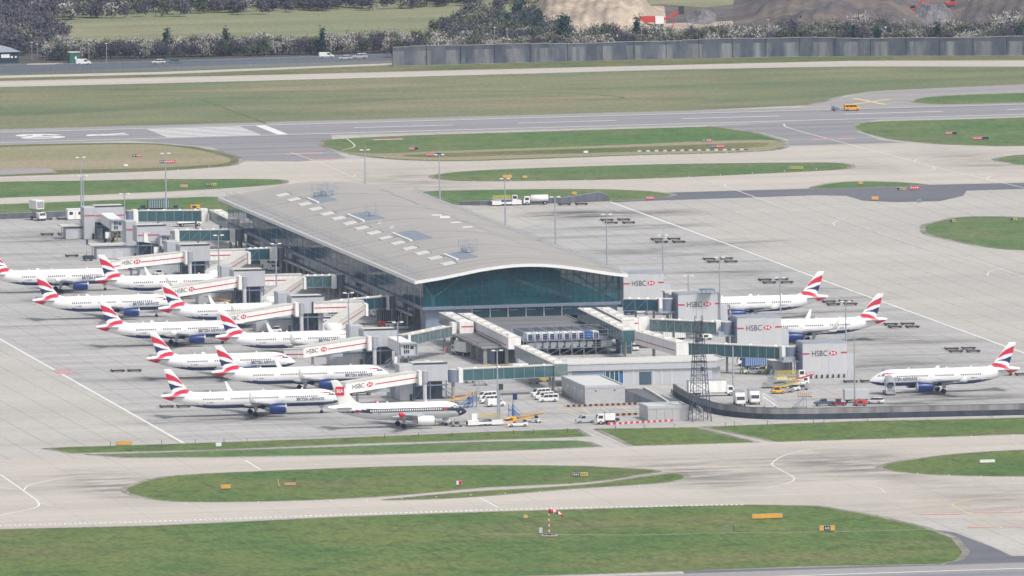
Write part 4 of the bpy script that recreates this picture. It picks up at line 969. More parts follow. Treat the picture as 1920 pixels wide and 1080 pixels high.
run('white walkway with a bold red stripe descending to the teal link bridge', (1190, 621), (1268, 643.5), M['panel'], [(.03, .97, .62)], wid=3.4, h=3.1)
run('glazed walkway climbing to the far left link bridges', (392, 393.5), (428, 412), M['glassg'], None, glass=1)

# ---- white jetways with the bank name
def jetway(label, A, B, text, stripe, plate, drumx, lx=None, small=None, zt=(6.1, 7.2), h=2.6):
    P = G(*B, zt[1]); o = (P[0], P[1], 0)
    t = thing('jetway', label, 'boarding bridge', o, 0, 'sloping white jetways')
    PA, PB = tunnel('tunnel', A, B, 3.4, M['panel'], t, zt, h, stripe=stripe, text=text, o=o)
    if small: tunnel('inner_tunnel', small, (A[0]+2, A[1]+2.2), 2.8, M['panel'], t, (zt[0]-.45, zt[0]-.25), 2.2, stripe=[(.1, 1, .6)], o=o)
    node_white(plate[0], plate[1], plate[2], zt[1]+.35, zt[1]-h-.5, 4.0, t, o, 'end_portal')
    c = drum(drumx[0], drumx[1], plate[2]+.8, zt[1]+.2, zt[1]-h, t, o, 'clad'); legs(t, [c], zt[1]-h, o, .5, 'wall')
    # wheeled drive frame under the outer end
    q = PA+(PB-PA)*.22+perp(PA, PB)*1.7
    mb = MB(o); mb.bar((q[0], q[1]-1, .5), (q[0], q[1]-1, zt[0]-h), .18); mb.bar((q[0], q[1]+1, .5), (q[0], q[1]+1, zt[0]-h), .18); mb.box(q[0]-.5, q[0]+.5, q[1]-1.6, q[1]+1.6, .5, .9)
    fr = mb.build('drive_frame', M['steel'], t)
    for dy in (-1.5, 1.5): MB(o).lathe([(-.2, .1), (-.2, .5), (.2, .5), (.2, .1)], (q[0], q[1]+dy, .5), 1, 14, cap=True).build('wheel', M['tyre'], fr)
    # service boxes hanging under the tunnel
    mb = MB(o); s = PA+(PB-PA)*.45+perp(PA, PB)*.5; mb.box(s[0]-3, s[0]+3, s[1], s[1]+1.6, s[2]-h-.9, s[2]-h-.25); mb.build('service_unit', M['ltsteel'], t)
    return t
jetway('white jetway with bank lettering, uppermost of the five on the left', (223, 486.5), (348, 472.5), (.05, .2, .27, .62), [(.33, .99, .52)], (347.5, 351.2, 471.5), (351.5, 361.5), small=(205, 492))
jetway('white jetway with bank lettering, second from the top', (322, 540), (448, 519.5), (.05, .22, .29, .62), [(.33, .99, .52)], (447.8, 453.8, 518.5), (454, 463.5), small=(306, 547))
jetway('white jetway with partly hidden lettering behind a tail fin, third from the top', (425, 591), (554, 569.5), (.02, .18, .24, .62), [(.29, .99, .52)], (553.8, 560.3, 568.5), (560.5, 571))
jetway('white jetway ending above an airliner nose, fourth from the top', (567, 652), (691, 632.5), (.06, .23, .32, .66), [(.385, .99, .52)], (690.5, 697, 631.5), (697.2, 708.5), small=(532, 655))
jetway('white jetway just above the retro liveried airliner, lowest of the five', (648, 718.5), (786, 697), (.09, .25, .325, .66), [(.40, .99, .52)], (785.5, 791, 696), (791.2, 802.8))

# ---- jetways seen end on, cab windows toward the camera
def cabway(label, top, cab, zt=(7.1, 6.4), text=False):
    A, B = top
    P = G(cab[0], cab[2], zt[1]+.3); o = (P[0], P[1], 0)
    t = thing('jetway', label, 'boarding bridge', o, 0, 'jetways pointing toward the camera')
    tunnel('tunnel', A, B, 3.2, M['panel'], t, zt, 2.6, roofm=M['skyl'], o=o)
    x0, x1, y = face(cab[0], cab[1], cab[2], zt[1]+.3); z1 = zt[1]+.3; z0 = z1-3.1
    mb = MB(o); mb.box(x0, x1, y, y+3.4, z0, z1); c = mb.build('cab', M['clad'], t)
    mb = MB(o); w = x1-x0
    mb.box(x0-.15, x1+.15, y-.5, y-.02, z1-.25, z1); mb.box(x0-.15, x1+.15, y-.5, y-.02, z0, z0+.2); mb.box(x1-.15, x1+.15, y-.5, y-.02, z0+.21, z1-.26); mb.build('cab_frame', M['ltsteel'], c)
    for k in range(3):
        for j in range(2): mb = MB(o); mb.box(x0+w*(.18+k*.12), x0+w*(.26+k*.12), y-.05, y-.01, z0+.55+j*1.15, z0+1.45+j*1.15); mb.build('window', M['window'], c)
    mb = MB(o); mb.box(x0+w*.58, x0+w*.78, y-.05, y-.01, z1-1.5, z1-.7); mb.build('window', M['window'], c)
    mb = MB(o); xa, xb = x0+.3, x0+w*.55
    for zz in np.arange(.4, z0, .45): mb.box(xa-1.8+zz*.5, xa-.8+zz*.5, y+.6, y+1.6, zz, zz+.08)
    for dx in (0, .95): mb.bar((xa-1.9+dx, y+.6, .2), (xa-.3+dx, y+.6, z0), .06)
    mb.bar((xb, y+1.8, 0), (xb, y+1.8, z0), .22, n=8); mb.bar((xb+1.2, y+1.8, 0), (xb+1.2, y+1.8, z0), .22, n=8); mb.box(xb-.4, xb+1.6, y+1.2, y+2.4, .1, .8); mb.build('lift_frame', M['ltsteel'], t)
    mb = MB(o); mb.box(x0-1.5, x0-.1, y+1, y+2.4, z0-2.0, z0-.3); mb.build('air_unit', M['skyl'], t)
    if text:
        a = G(283, 445, 5.6); mb = MB(o); hexlogo(mb, G(294, 443, 5.7)+np.array([0, -.6, 0]), np.array([1.0, 0, 0]), .9); mb.build('hexagon_emblem', [M['hred'], M['white']], c)
    return t
cabway('jetway with dark cab windows facing the camera, at the upper left grey tower', ((188.5, 400), (208, 413.5)), (209, 232, 412.5))
cabway('jetway with a red emblem and cab windows, second at the upper left', ((270, 436), (298, 439.5)), (300, 321, 440), text=True)
cabway('jetway with cab windows facing the camera, right of the fourth sloping jetway', ((727, 632), (751, 643.5)), (751.5, 782, 644))

# ---- diagonal branches from the white striped walls down to the inner row
def diag(label, wall, dg, zt=7.2):
    xl, xr, yt = wall; P = G(xl, yt, zt); o = (P[0], P[1], 0)
    t = thing('jetway', label, 'boarding bridge', o, 0, 'bent jetways to the inner aircraft row')
    x0, x1, y = face(xl, xr, yt, zt)
    mb = MB(o); mb.box(x0, x1, y, y+3.2, zt-2.6, zt); w = mb.build('tunnel', M['panel'], t)
    mb = MB(o); mb.box(x0+.3, x1-.4, y-.05, y-.01, zt-1.45, zt-1.2); mb.build('red_stripe', M['red'], w)
    mb = MB(o); mb.box(x0-.3, x1+.2, y-.15, y+3.4, zt+.01, zt+.15); mb.build('tunnel_roof', M['panelroof'], w)
    mb = MB(o); mb.box(x0-.35, x0-.02, y-.3, y+3.5, zt-2.9, zt+.3); mb.build('joint_frame', M['dark'], w)
    A, B = dg
    tunnel('tunnel', A, B, 3.4, M['panel'], t, (zt-1.1, zt), 2.6, roofm=M['panelroof'], stripe=[(.1, .95, .45)], o=o)
    PA = G(*A, zt-1.1); mb = MB(o); mb.lathe([(0, 2.1), (1.2, 2.3), (2.6, 2.3), (3.0, 1.2)], (PA[0]-.5, PA[1]+1.2, zt-3.9), 2, 16, cap=True); mb.build('cab', M['panel'], t, True)
    PB = G(*B, zt); mb = MB(o); mb.box(PB[0]-.2, PB[0]+.5, PB[1]-1.5, PB[1]+3.5, zt-2.9, zt+.2); mb.build('end_portal', M['panel'], t)
    mx = x0+(x1-x0)*.15; legs(t, [(mx, y+1.6, 0)], zt-2.6, o, .55, 'wall')
    mb = MB(o); q = PA*.5+PB*.5; mb.bar((q[0]+1, q[1]+1, .3), (q[0]+1, q[1]+1, zt-3.1), .2); mb.box(q[0]+.2, q[0]+1.8, q[1]-.2, q[1]+2.2, .2, .9); mb.build('drive_frame', M['steel'], t)
    return t
diag('bent white jetway reaching toward the uppermost inner airliner', (375.8, 460, 470.5), ((408, 509), (465, 474)))
diag('bent white jetway reaching toward the second inner airliner', (477, 566, 517.5), ((515, 558), (569, 521)))
diag('bent white jetway reaching toward the nose of the third inner airliner', (587.5, 682, 568), ((630, 607.5), (685, 570.5)))

# ---- grey stand buildings
def stand(label, tower, blk, annex=None, canopy=None, stripe=True, H=8.8, cols=(), panel=None):
    xl, xr, yt = tower; x0, x1, y = face(xl, xr, yt, H); o = (x0, y, 0)
    t = thing('stand_building', label, 'building', o, 0, 'grey stand buildings under the jetways')
    mb = MB(o); mb.box(x0, x1, y, y+6, 0, H); tw = mb.build('tower', M['clad'], t, bevel=.12)
    bx0, bx1, by = face(blk[0], blk[1], blk[2], H); by = max(by, y+.6) if abs(by-y) < 8 else by
    mb = MB(o); mb.box(bx0+.02, bx1, by, by+7, 4.5, H-.02); bl = mb.build('raised_block', M['clad'], t, bevel=.12)
    mb = MB(o); mb.box(bx0+.3, bx1-.3, by+.3, by+6.7, H+.0, H+.18); mb.build('block_roof', M['panelroof'], bl)
    mb = MB(o); mb.box(bx0+.2, bx1-.1, by-.12, by+.1, H-.0, H+.3); mb.build('painted_roof_shade', M['dark'], bl)  # solid dark strip standing in for the shadow line at the roof edge
    if stripe:
        mb = MB(o); mb.box(x0+.05, x1-.05, y-.05, y-.01, H-2.45, H-2.15); mb.build('red_stripe', M['red'], tw)
        mb = MB(o); mb.box(bx0+.3, bx1-.05, by-.05, by-.01, H-2.6, H-2.3); mb.build('red_stripe', M['red'], bl)
    # open ground floor with posts and service room
    mb = MB(o); mb.box(bx0+1, bx1-1, by+2.5, by+6.5, 0, 4.4); rm = mb.build('service_room', M['under'], t)  # room coloured dark to carry the shade below the raised block
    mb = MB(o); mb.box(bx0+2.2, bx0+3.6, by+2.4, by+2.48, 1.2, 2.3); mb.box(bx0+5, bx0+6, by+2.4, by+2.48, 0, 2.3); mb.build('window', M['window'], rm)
    mb = MB(o)
    for f in (0, .5, 1): mb.bar((bx0+.4+(bx1-bx0-.8)*f, by+.4, 0), (bx0+.4+(bx1-bx0-.8)*f, by+.4, 4.5), .18)
    mb.box(bx0, bx1, by+.1, by+.6, 3.4, 3.7); mb.bar((bx0+.4, by+.3, .3), (bx0+3, by+.3, 3.4), .06); mb.build('steel_frame', M['steel'], t)
    mb = MB(o)
    for k in range(5): mb.bar((bx0-.5+k*.35, by-.4-k*.2, .2+k*.3), (bx0-.4+k*.5, by-.5, 4.2-k*.2), .05)
    mb.box(bx0-.9, bx0-.3, by-.8, by-.2, 0, 1.6); mb.build('service_pipes', M['dark'], t)
    if annex:
        a0, a1, ay = face(annex[0], annex[1], annex[2], 2.9)
        mb = MB(o); mb.box(a0, a1, ay, ay+5, 0, 2.9); an = mb.build('annex', M['clad'], t, bevel=.08)
        mb = MB(o); mb.box(a0+2, a0+4.2, ay-.04, ay-.01, .1, 2.0); mb.box(a0+5.6, a0+7.4, ay-.04, ay-.01, .1, 2.1); mb.build('door', M['wall'], an)
        mb = MB(o); mb.box(a0-.1, a1+.1, ay-.1, ay+5.1, 2.91, 3.05); mb.build('annex_roof', M['steel'], an)
    if canopy:
        c0, c1, cy = face(canopy[0], canopy[1], canopy[2], 3.9)
        mb = MB(o); mb.box(c0, c1, cy, cy+4.5, 3.55, 3.9); cn = mb.build('canopy', M['panelroof'], t)
        mb = MB(o)
        for f in (.06, .94): mb.bar((c0+(c1-c0)*f, cy+.4, 0), (c0+(c1-c0)*f, cy+.4, 3.55), .14)
        mb.build('canopy_post', M['steel'], cn)
    return t
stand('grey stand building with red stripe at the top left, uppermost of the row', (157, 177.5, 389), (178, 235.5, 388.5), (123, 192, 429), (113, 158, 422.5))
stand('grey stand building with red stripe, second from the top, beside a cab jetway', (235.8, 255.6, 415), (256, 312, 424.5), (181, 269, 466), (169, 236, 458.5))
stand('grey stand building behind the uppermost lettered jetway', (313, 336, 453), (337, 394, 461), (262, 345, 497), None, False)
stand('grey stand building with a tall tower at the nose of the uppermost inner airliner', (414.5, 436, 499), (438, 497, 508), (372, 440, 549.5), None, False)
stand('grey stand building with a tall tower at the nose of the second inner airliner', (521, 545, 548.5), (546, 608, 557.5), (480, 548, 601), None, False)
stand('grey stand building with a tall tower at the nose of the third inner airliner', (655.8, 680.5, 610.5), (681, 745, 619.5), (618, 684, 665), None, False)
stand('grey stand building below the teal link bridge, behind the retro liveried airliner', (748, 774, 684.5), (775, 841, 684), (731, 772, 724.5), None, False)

# ---- tall stand walls with the bank name on the right
def hwall(label, xl, xr, yt, side):
    H = 8.8; x0, x1, y = face(xl, xr, yt, H); o = (x0, y, 0); w = x1-x0
    t = thing('stand_wall', label, 'building', o, 0, 'tall pale stand walls with bank lettering')
    mb = MB(o); mb.box(x0, x1, y, y+side, 0, H); b = mb.build('wall', M['wall'], t)
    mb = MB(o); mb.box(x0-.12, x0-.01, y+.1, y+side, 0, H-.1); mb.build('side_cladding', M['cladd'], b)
    mb = MB(o); mb.box(x0+.1, x1-.1, y+.2, y+side, H+.005, H+.16); mb.box(x0+w*.63, x1, y-.06, y+.1, H-.25, H-.02); mb.box(x0, x0+w*.6, y-.06, y+.1, H-.1, H+.05); mb.build('coping', M['ltsteel'], b)
    mb = MB(o); mb.box(x0+w*.58, x0+w*.588, y-.07, y-.01, 0, H-.6)
    for k in range(1, 12): mb.box(x0+w*k/12, x0+w*k/12+.03, y-.02, y-.001, .2, H-.4)
    mb.build('panel_joint', M['clad'], b)
    mb = MB(o); lay_text(mb, 'HSBC', (x0+w*.205, y-.06, H-3.35), (1, 0, 0), (0, 0, 1), w*.35, 1.4, 0); mb.build('lettering', M['black'], b)
    mb = MB(o); hexlogo(mb, (x0+w*.685, y-.06, H-2.65), (1, 0, 0), 1.05); mb.build('hexagon_emblem', [M['hred'], M['white']], b)
    mb = MB(o); mb.box(x0+.0, x0+w*.15, y-.05, y-.01, H-2.85, H-2.5); mb.box(x0+w*.86, x1, y-.05, y-.01, H-2.75, H-2.4); mb.box(x0-.17, x0-.13, y+1, y+side-.2, H-2.75, H-2.4); mb.build('red_stripe', M['red'], b)
    mb = MB(o)
    for k in range(8): mb.box(x0+.4+k*w/8, x0+.75+k*w/8, y-.5, y-.05, 0, .9)
    mb.build('bumper', M['dark'], t)
    mb = MB(o); mb.box(x0-4.5, x0-.2, y+3, y+side+3, 3.9, 4.3); mb.bar((x0-1.4, y+3.5, 0), (x0-1.4, y+3.5, 3.9), .2); mb.box(x0-4, x0-1, y+4, y+6, 4.3, 5.1); mb.build('service_platform', M['ltsteel'], t)
    mb = MB(o); mb.box(x1+.05, x1+2.2, y+2, y+5, 0, 5.4); mb.box(x1+.2, x1+1.4, y+.6, y+1.6, 0, 1.8); mb.build('rear_box', M['clad'], t)
    return t
hwall('tall grey stand wall with bank lettering touching the right end of the teal glass wall', 1169, 1244.5, 513, 8)
hwall('tall grey stand wall with bank lettering, second from the left, top of the lattice mast in front', 1271.5, 1351, 552.3, 8)
hwall('tall grey stand wall with bank lettering, third from the left', 1382, 1465, 596, 8)
hwall('tall grey stand wall with bank lettering, lowest and nearest on the right', 1505, 1588, 643.5, 8)
t = thing('canopy', 'flat open canopy between the first two tall stand walls', 'canopy', G(1247, 548, 6)*np.array([1, 1, 0]))
o = tuple(t.location); x0, x1, y = face(1247, 1291, 546.5, 6.2)
MB(o).box(x0, x1, y, y+4, 5.7, 6.2).build('canopy_roof', M['panelroof'], t); MB(o).box(x0, x0+1, y+.2, y+3, 0, 5.7).box(x0+1.2, x1-2, y+.5, y+3.5, 3.4, 5.0).bar((x1-.6, y+.4, 0), (x1-.6, y+.4, 5.7), .14).build('canopy_frame', M['steel'], t)
t = thing('canopy', 'small roof frame on top of the second tall stand wall', 'canopy', G(1326, 546, 9)*np.array([1, 1, 0]))
o = tuple(t.location); x0, x1, y = face(1324, 1349, 546, 10.2)
MB(o).box(x0, x1, y+6, y+9, 9.9, 10.2).build('canopy_roof', M['steel'], t); mb = MB(o)
for f in (.02, .35, .98): mb.bar((x0+(x1-x0)*f, y+6.2, 8.9), (x0+(x1-x0)*f, y+6.2, 9.9), .1)
mb.build('canopy_frame', M['steel'], t)
# ================================================================== SMALLER BUILDINGS, WALLS, MASTS
def ogrp(name, label, cat, P, group=None): return thing(name, label, cat, (P[0], P[1], 0), 0, group), (P[0], P[1], 0)
# concrete canopy building beside the white walkway
PL = G(907, 683.5, 0); P2 = G(954, 647, 4.6)
t, o = ogrp('canopy_building', 'low concrete building on columns with a dark recess, white lorry beside it', 'building', PL)
cx0, cx1, cyf, cyb = PL[0], PL[0]+9.5, PL[1], PL[1]+46
mb = MB(o); mb.box(cx0-.6, cx1, cyf-.5, cyb, 4.0, 4.6); rf = mb.build('roof', M['concrete'], t)
mb = MB(o); mb.box(cx0-.1, cx1-.5, cyf, cyb-.5, 4.61, 4.75); mb.build('roof_felt', MATS['terrace_deck'], rf)
mb = MB(o); mb.box(cx0+2.2, cx1-.3, cyf+2, cyb-1, 0, 3.99); mb.build('wall', M['navy'] if False else M['cladd'], t)
mb = MB(o); mb.box(cx0+3.2, cx1-1.0, cyf+1.9, cyf+1.98, 0, 3.2); mb.build('shutter', M['dark'], t)
for k in range(6): MB(o).box(cx0, cx0+.9, cyf+.1+k*8.6, cyf+1.1+k*8.6, 0, 3.99).build('column', M['concrete'], t)
MB(o).box(cx0+5.5, cx0+6.3, cyf+.1, cyf+.9, 0, 3.99).build('column', M['concrete'], t)
t, o = ogrp('guard_rail', 'yellow and grey guard rail in front of the concrete canopy building', 'barrier', G(903, 692))
a = G(903, 692); mb = MB(o)
for z in (.4, .9): mb.bar(a+U_*z, a+np.array([9, 0, z]), .09)
mb.build('rail', M['yellow'], t); mb = MB(o)
for k in range(7): mb.bar(a+np.array([k*1.5, 0, 0]), a+np.array([k*1.5, 0, .9]), .07)
mb.build('post', M['steel'], t)
# white board sign on the mast / banner
t, o = ogrp('notice_board', 'white notice board with pale yellow frame below the windowed walkway', 'sign', G(964, 697))
x0, x1, y = G(962, 697)[0], GY(991, 697, G(962, 697)[1])[0], G(962, 697)[1]
MB(o).box(x0, x1, y, y+.2, .6, 2.0).build('board', M['panel'], t); MB(o).bar((x0+.3, y+.1, 0), (x0+.3, y+.1, .6), .06).bar((x1-.3, y+.1, 0), (x1-.3, y+.1, .6), .06).build('post', M['steel'], t)
MB(o).box(x0+.9, x0+3.0, y-.03, y-.005, 1.0, 1.5).build('text_band', M['yellow'], t)
# cooling plant rack in front of the podium
A = G(982, 669, 0); t, o = ogrp('plant_rack', 'two storey steel rack of blue and white cooling units below the podium', 'equipment', A)
xa, ya = A[0], A[1]; xb = GY(1163, 664, ya)[0]; dp = 16.0
mb = MB(o); mb.box(xa, xb, ya, ya+dp, 1.75, 1.95); mb.box(xa, xb, ya, ya+dp, 3.75, 3.95); dk = mb.build('deck', M['steel'], t)
mb = MB(o)
K = 8
for k in range(K+1):
    x = xa+(xb-xa)*k/K
    for yy in (ya+.1, ya+dp-.1): mb.bar((x, yy, 0), (x, yy, 6.3), .1)
    mb.bar((x, ya+.1, 6.3), (x, ya+dp-.1, 6.3), .08)
for z in (2.5, 3.0, 4.6, 5.2, 6.3):
    for yy in (ya-.05, ya+dp): mb.bar((xa, yy, z), (xb, yy, z), .06)
for k in range(K): mb.bar((xa+(xb-xa)*k/K, ya-.05, 0.2), (xa+(xb-xa)*(k+1)/K, ya-.05, 1.7), .05)
mb.build('steel_frame', M['ltsteel'], t)
mb = MB(o); mb.box(xa+.5, xb-.5, ya+dp-1, ya+dp-.3, 0, 6.0); mb.build('back_wall', M['concd'], t)
for k in range(10):
    x = xa+1.2+k*(xb-xa-6)/10; w = (xb-xa-6)/10*.8
    u = MB(o).box(x, x+w, ya+1.2, ya+5.5, 3.96, 5.7).build('cooling_unit', M['skyl'] if k not in (8,) else M['cblue'], t)
    MB(o).box(x+.25, x+w-.15, ya+1.1, ya+1.19, 4.1, 5.5).build('fan_grille', M['navy'] if k != 8 else M['cblue'], u)
    if k < 9:
        u = MB(o).box(x+.4, x+w+.4, ya+1.2, ya+5.5, 1.96, 3.4).build('cooling_unit', M['skyl'], t)
        MB(o).add([(x+w-.1, ya+1.17, 2.0), (x+w+.36, ya+1.17, 2.0), (x+w+.36, ya+1.17, 2.7)], [(0, 1, 2)]).build('painted_grille_shadow', M['navy'], u)  # flat navy triangle painted as a shadow on the unit's corner
MB(o).box(xb-4.6, xb-1.8, ya+1.2, ya+5, 1.96, 3.5).build('cooling_unit', M['panel'], t)
mb = MB(o); mb.box(xb+.2, xb+2.9, ya-.2, ya+7, 0, 6.0); tw = mb.build('lift_tower', M['glassd'], t)
mb = MB(o)
for x in (xb+.2, xb+1.55, xb+2.9):
    mb.bar((x, ya-.25, 0), (x, ya-.25, 6.1), .08)
for z in (2.0, 4.0, 6.0): mb.bar((xb+.2, ya-.25, z), (xb+2.9, ya-.25, z), .07)
mb.build('tower_frame', M['ltsteel'], tw)
# curved service building
t, o = ogrp('service_building', 'long low grey service building with overhanging white fascia', 'building', G(1062, 726))
z1, z0 = 5.5, 3.9
F1 = [G(1048, 684.5, z1), G(1200, 680.5, z1), G(1342, 677, z1), G(1358.5, 672, z1)]; BK = [G(1340, 666, z1), G(1200, 671, z1), G(1052, 673.5, z1)]
pts = [(p[0], p[1]) for p in F1+BK]
mb = MB(o); mb.poly(pts, z0, z1); mb.build('fascia', M['clad'], t)
mb = MB(o); c = np.mean(np.array(pts), 0); mb.poly([tuple(c+(np.array(p)-c)*.93) for p in pts], z1+.01, z1+.15); mb.build('roof', mat('white_roof_membrane', (.66, .66, .64), .6, var=.08), t)
mb = MB(o)
for i in range(len(pts)):
    p, q = pts[i], pts[(i+1) % len(pts)]; mb.bar((*p, z1+.12), (*q, z1+.12), .22)
mb.build('parapet', M['panelroof'], t)
inn = [tuple(c+(np.array(p)-c)*.94) for p in pts]
mb = MB(o); mb.poly(inn, 0, z0-.01); wl = mb.build('wall', M['clad'], t)
yw = inn[1][1]
def fy(x, e=.06): return float(np.interp(x, [inn[0][0], inn[1][0], inn[2][0]], [inn[0][1], inn[1][1], inn[2][1]]))-e
def panel(nm, p0, p1, za, zb, m, e=.06):
    x0 = G(p0, 715, 1)[0]; x1 = G(p1, 715, 1)[0]; return MB(o).add([(x0, fy(x0, e), za), (x1, fy(x1, e), za), (x1, fy(x1, e), zb), (x0, fy(x0, e), zb)], [(0, 1, 2, 3)]).build(nm, m, wl)
panel('window', 1066, 1128, 2.2, 3.8, M['cladd']); panel('glazing', 1130, 1168, .1, 3.6, M['glassd']); panel('door', 1200, 1224, .1, 3.2, M['slate']); panel('blue_poster', 1161, 1167, .6, 3.0, M['cblue'], .12)
for k in range(5): panel('glazing_bar', 1132+k*9, 1133+k*9, .1, 3.6, M['skyl'], .1)
for p0 in (1186, 1226, 1242, 1262): panel('pilaster', p0, p0+5, 0, 3.8, M['wall'], .1)
t, o = ogrp('guard_rail', 'bright yellow guard rail in front of the long low service building', 'barrier', G(1180, 723))
mb = MB(o); a, b = G(1180, 719.5), G(1278, 717)
for z in (.7, 1.1): mb.bar(a+U_*z, b+U_*z, .16)
mb.build('rail', M['yellow'], t); mb = MB(o)
for k in range(12): q = a+(b-a)*k/11; mb.bar(q, q+U_*1.1, .1)
mb.build('post', M['concrete'], t)
t, o = ogrp('pipe_gantry', 'thin grey pipe gantry arching in front of the service building', 'equipment', G(1170, 722))
mb = MB(o); a, b = G(1170, 722), G(1275, 718); mb.bar(a, a+U_*3.4, .12); mb.bar(b, b+U_*2.6, .12); mb.bar(a+U_*3.4, b+(a-b)*.08+U_*3.6, .09); mb.bar(b+(a-b)*.08+U_*3.6, b+U_*2.6, .09); mb.build('pipe', M['steel'], t)
MB(o).box(a[0]-.3, a[0]+.3, a[1]-.3, a[1]+.3, 0, .25).box(b[0]-.3, b[0]+.3, b[1]-.3, b[1]+.3, 0, .25).build('footing', M['concrete'], t)
t, o = ogrp('lift_sign', 'small blue sign on the right end of the service building', 'sign', G(1339, 706))
P = G(1339, 690, 3.4); MB(o).box(P[0]-.6, P[0]+.6, P[1]-.4, P[1]-.3, 2.6, 3.6).build('board', M['cblue'], t); MB(o).bar((P[0], P[1]-.35, 0), (P[0], P[1]-.35, 2.6), .05).build('post', M['steel'], t)
CLADH = mat('ribbed_metal_cladding', (.52, .53, .54), .45, .2, var=.12, vscale=1, streak=(.4, .4, 5))
# metal building and shed
def shed(label, fl, fr, bl, h, yb, roofmat, extra):
    P = G(fl[0], yb, 0); x1 = GY(fr[0], fr[1], P[1])[0]; Q = G(*bl, h); dx = Q[0]-P[0]
    dep = Q[1]-P[1]; t, o = ogrp('metal_shed', label, 'building', P)
    mb = MB(o); mb.box(P[0], x1, P[1], P[1]+dep, 0, h); b = mb.build('wall', CLADH, t)
    mb = MB(o); mb.box(P[0]+.6, x1-.6, P[1]+.8, P[1]+dep-.8, h+.005, h+.06); mb.build('roof', roofmat, t)
    mb = MB(o)
    for (a0, a1, b0, b1) in ((P[0]-.1, x1+.1, P[1]-.1, P[1]+.3), (P[0]-.1, x1+.1, P[1]+dep-.3, P[1]+dep+.1), (P[0]-.1, P[0]+.35, P[1]+.31, P[1]+dep-.31), (x1-.35, x1+.1, P[1]+.31, P[1]+dep-.31)): mb.box(a0, a1, b0, b1, h-.35, h+.3)
    mb.build('parapet', M['clad'], t)
    extra(P, x1, dep, b, o); return t
def ex1(P, x1, dep, b, o):
    for k in range(5): MB(o).box(P[0]-.06, P[0]-.01, P[1]+3+k*5, P[1]+4.4+k*5, 0.1, 2.6).build('door', M['wall'], b)
    for k in range(3): MB(o).box(P[0]-.3, P[0]-.07, P[1]+2+k*9, P[1]+3.2+k*9, 2.9, 3.3).build('lamp', M['skyl'], b)
    for f in (.25, .72): MB(o).box(P[0]+(x1-P[0])*f, P[0]+(x1-P[0])*f+.35, P[1]-.1, P[1]-.01, 3.2, 3.5).build('vent', M['dark'], b)
def ex2(P, x1, dep, b, o):
    for k in range(1, 5): MB(o).box(P[0]+(x1-P[0])*k/5, P[0]+(x1-P[0])*k/5+.06, P[1]-.03, P[1]-.005, 0, 2.8).build('joint', M['steel'], b)
    MB(o).box(P[0]-.05, P[0]-.01, P[1]+2, P[1]+4, .1, 2.2).build('door', M['clad'], b)
RW = MATS['white_roof_membrane']
shed('grey ribbed metal building with a flat pale roof in the fenced compound', (1097.5, 759), (1172, 740), (1057, 706.5), 4.3, 759, RW, ex1)
shed('small ribbed metal shed beside the foot of the lattice mast', (1215.5, 790), (1292, 775), (1199, 757), 3.3, 790, RW, ex2)
t, o = ogrp('grey_kiosk', 'grey box kiosk with small side windows next to the nearest tall stand wall', 'building', G(1452, 704))
P = G(1452, 704); x1 = GY(1480, 704, P[1])[0]
MB(o).box(P[0], x1, P[1], P[1]+9, 0, 3.1).build('wall', M['clad'], t); MB(o).box(P[0]-.1, x1+.1, P[1]-.1, P[1]+9.1, 3.11, 3.3).build('roof', M['panelroof'], t)
for k in range(4): MB(o).box(P[0]-.05, P[0]-.01, P[1]+2.2+k*1.4, P[1]+3+k*1.4, 1.4, 2.2).build('window', M['window'], t)
t, o = ogrp('white_kiosk', 'white cabin with two windows beside the uppermost grey stand building', 'building', G(127, 413))
P = G(127, 413); x1 = GY(155, 412, P[1])[0]; w = x1-P[0]
wl = MB(o).box(P[0], x1, P[1], P[1]+3, .2, 2.9).build('wall', M['panel'], t)
for f in (.12, .72): MB(o).box(P[0]+w*f, P[0]+w*f+1.0, P[1]-.05, P[1]-.01, 1.5, 2.3).build('window', M['window'], wl)
MB(o).box(P[0]+w*.5, P[0]+w*.5+.08, P[1]-.05, P[1]-.01, .3, 2.5).build('door', M['steel'], wl); MB(o).box(P[0]-.1, x1+.1, P[1]-.1, P[1]+3.1, 2.91, 3.1).build('roof', M['skyl'], t)
# far left gatehouse and green shed
t, o = ogrp('gatehouse', 'dark blue gatehouse with grey hipped roof at the far left', 'building', G(0, 120))
P = G(-30, 119.5); x1 = GY(35, 118, P[1])[0]
wl = MB(o).box(P[0], x1, P[1], P[1]+22, 0, 3.5).build('wall', mat('dark_blue_wall', (.02, .045, .075), .6), t)
xm = (P[0]+x1)/2-3; MB(o).add([(P[0]-.5, P[1]-.6, 3.51), (x1+.7, P[1]-.6, 3.51), (x1+.7, P[1]+23, 3.51), (P[0]-.5, P[1]+23, 3.51), (xm-2, P[1]+10, 5.7), (xm+2, P[1]+10, 5.7)], [(0, 1, 5, 4), (1, 2, 5), (2, 3, 4, 5), (3, 0, 4), (3, 2, 1, 0)]).build('roof', M['ltsteel'], t)
for (a, b, c, d) in ((2, 18, 102, 109), (20, 24, 105.5, 111), (28, 31, 108, 111)):
    X0, X1 = GY(a, 105, P[1])[0], GY(b, 105, P[1])[0]; MB(o).box(X0, X1, P[1]-.1, P[1]-.02, 1.6 if a > 3 else 1.7, 2.2 if a > 3 else 2.9).build('window', M['skyl'], wl)
t, o = ogrp('green_shed', 'small green metal shed among bushes beside the perimeter road', 'shed', G(131, 118))
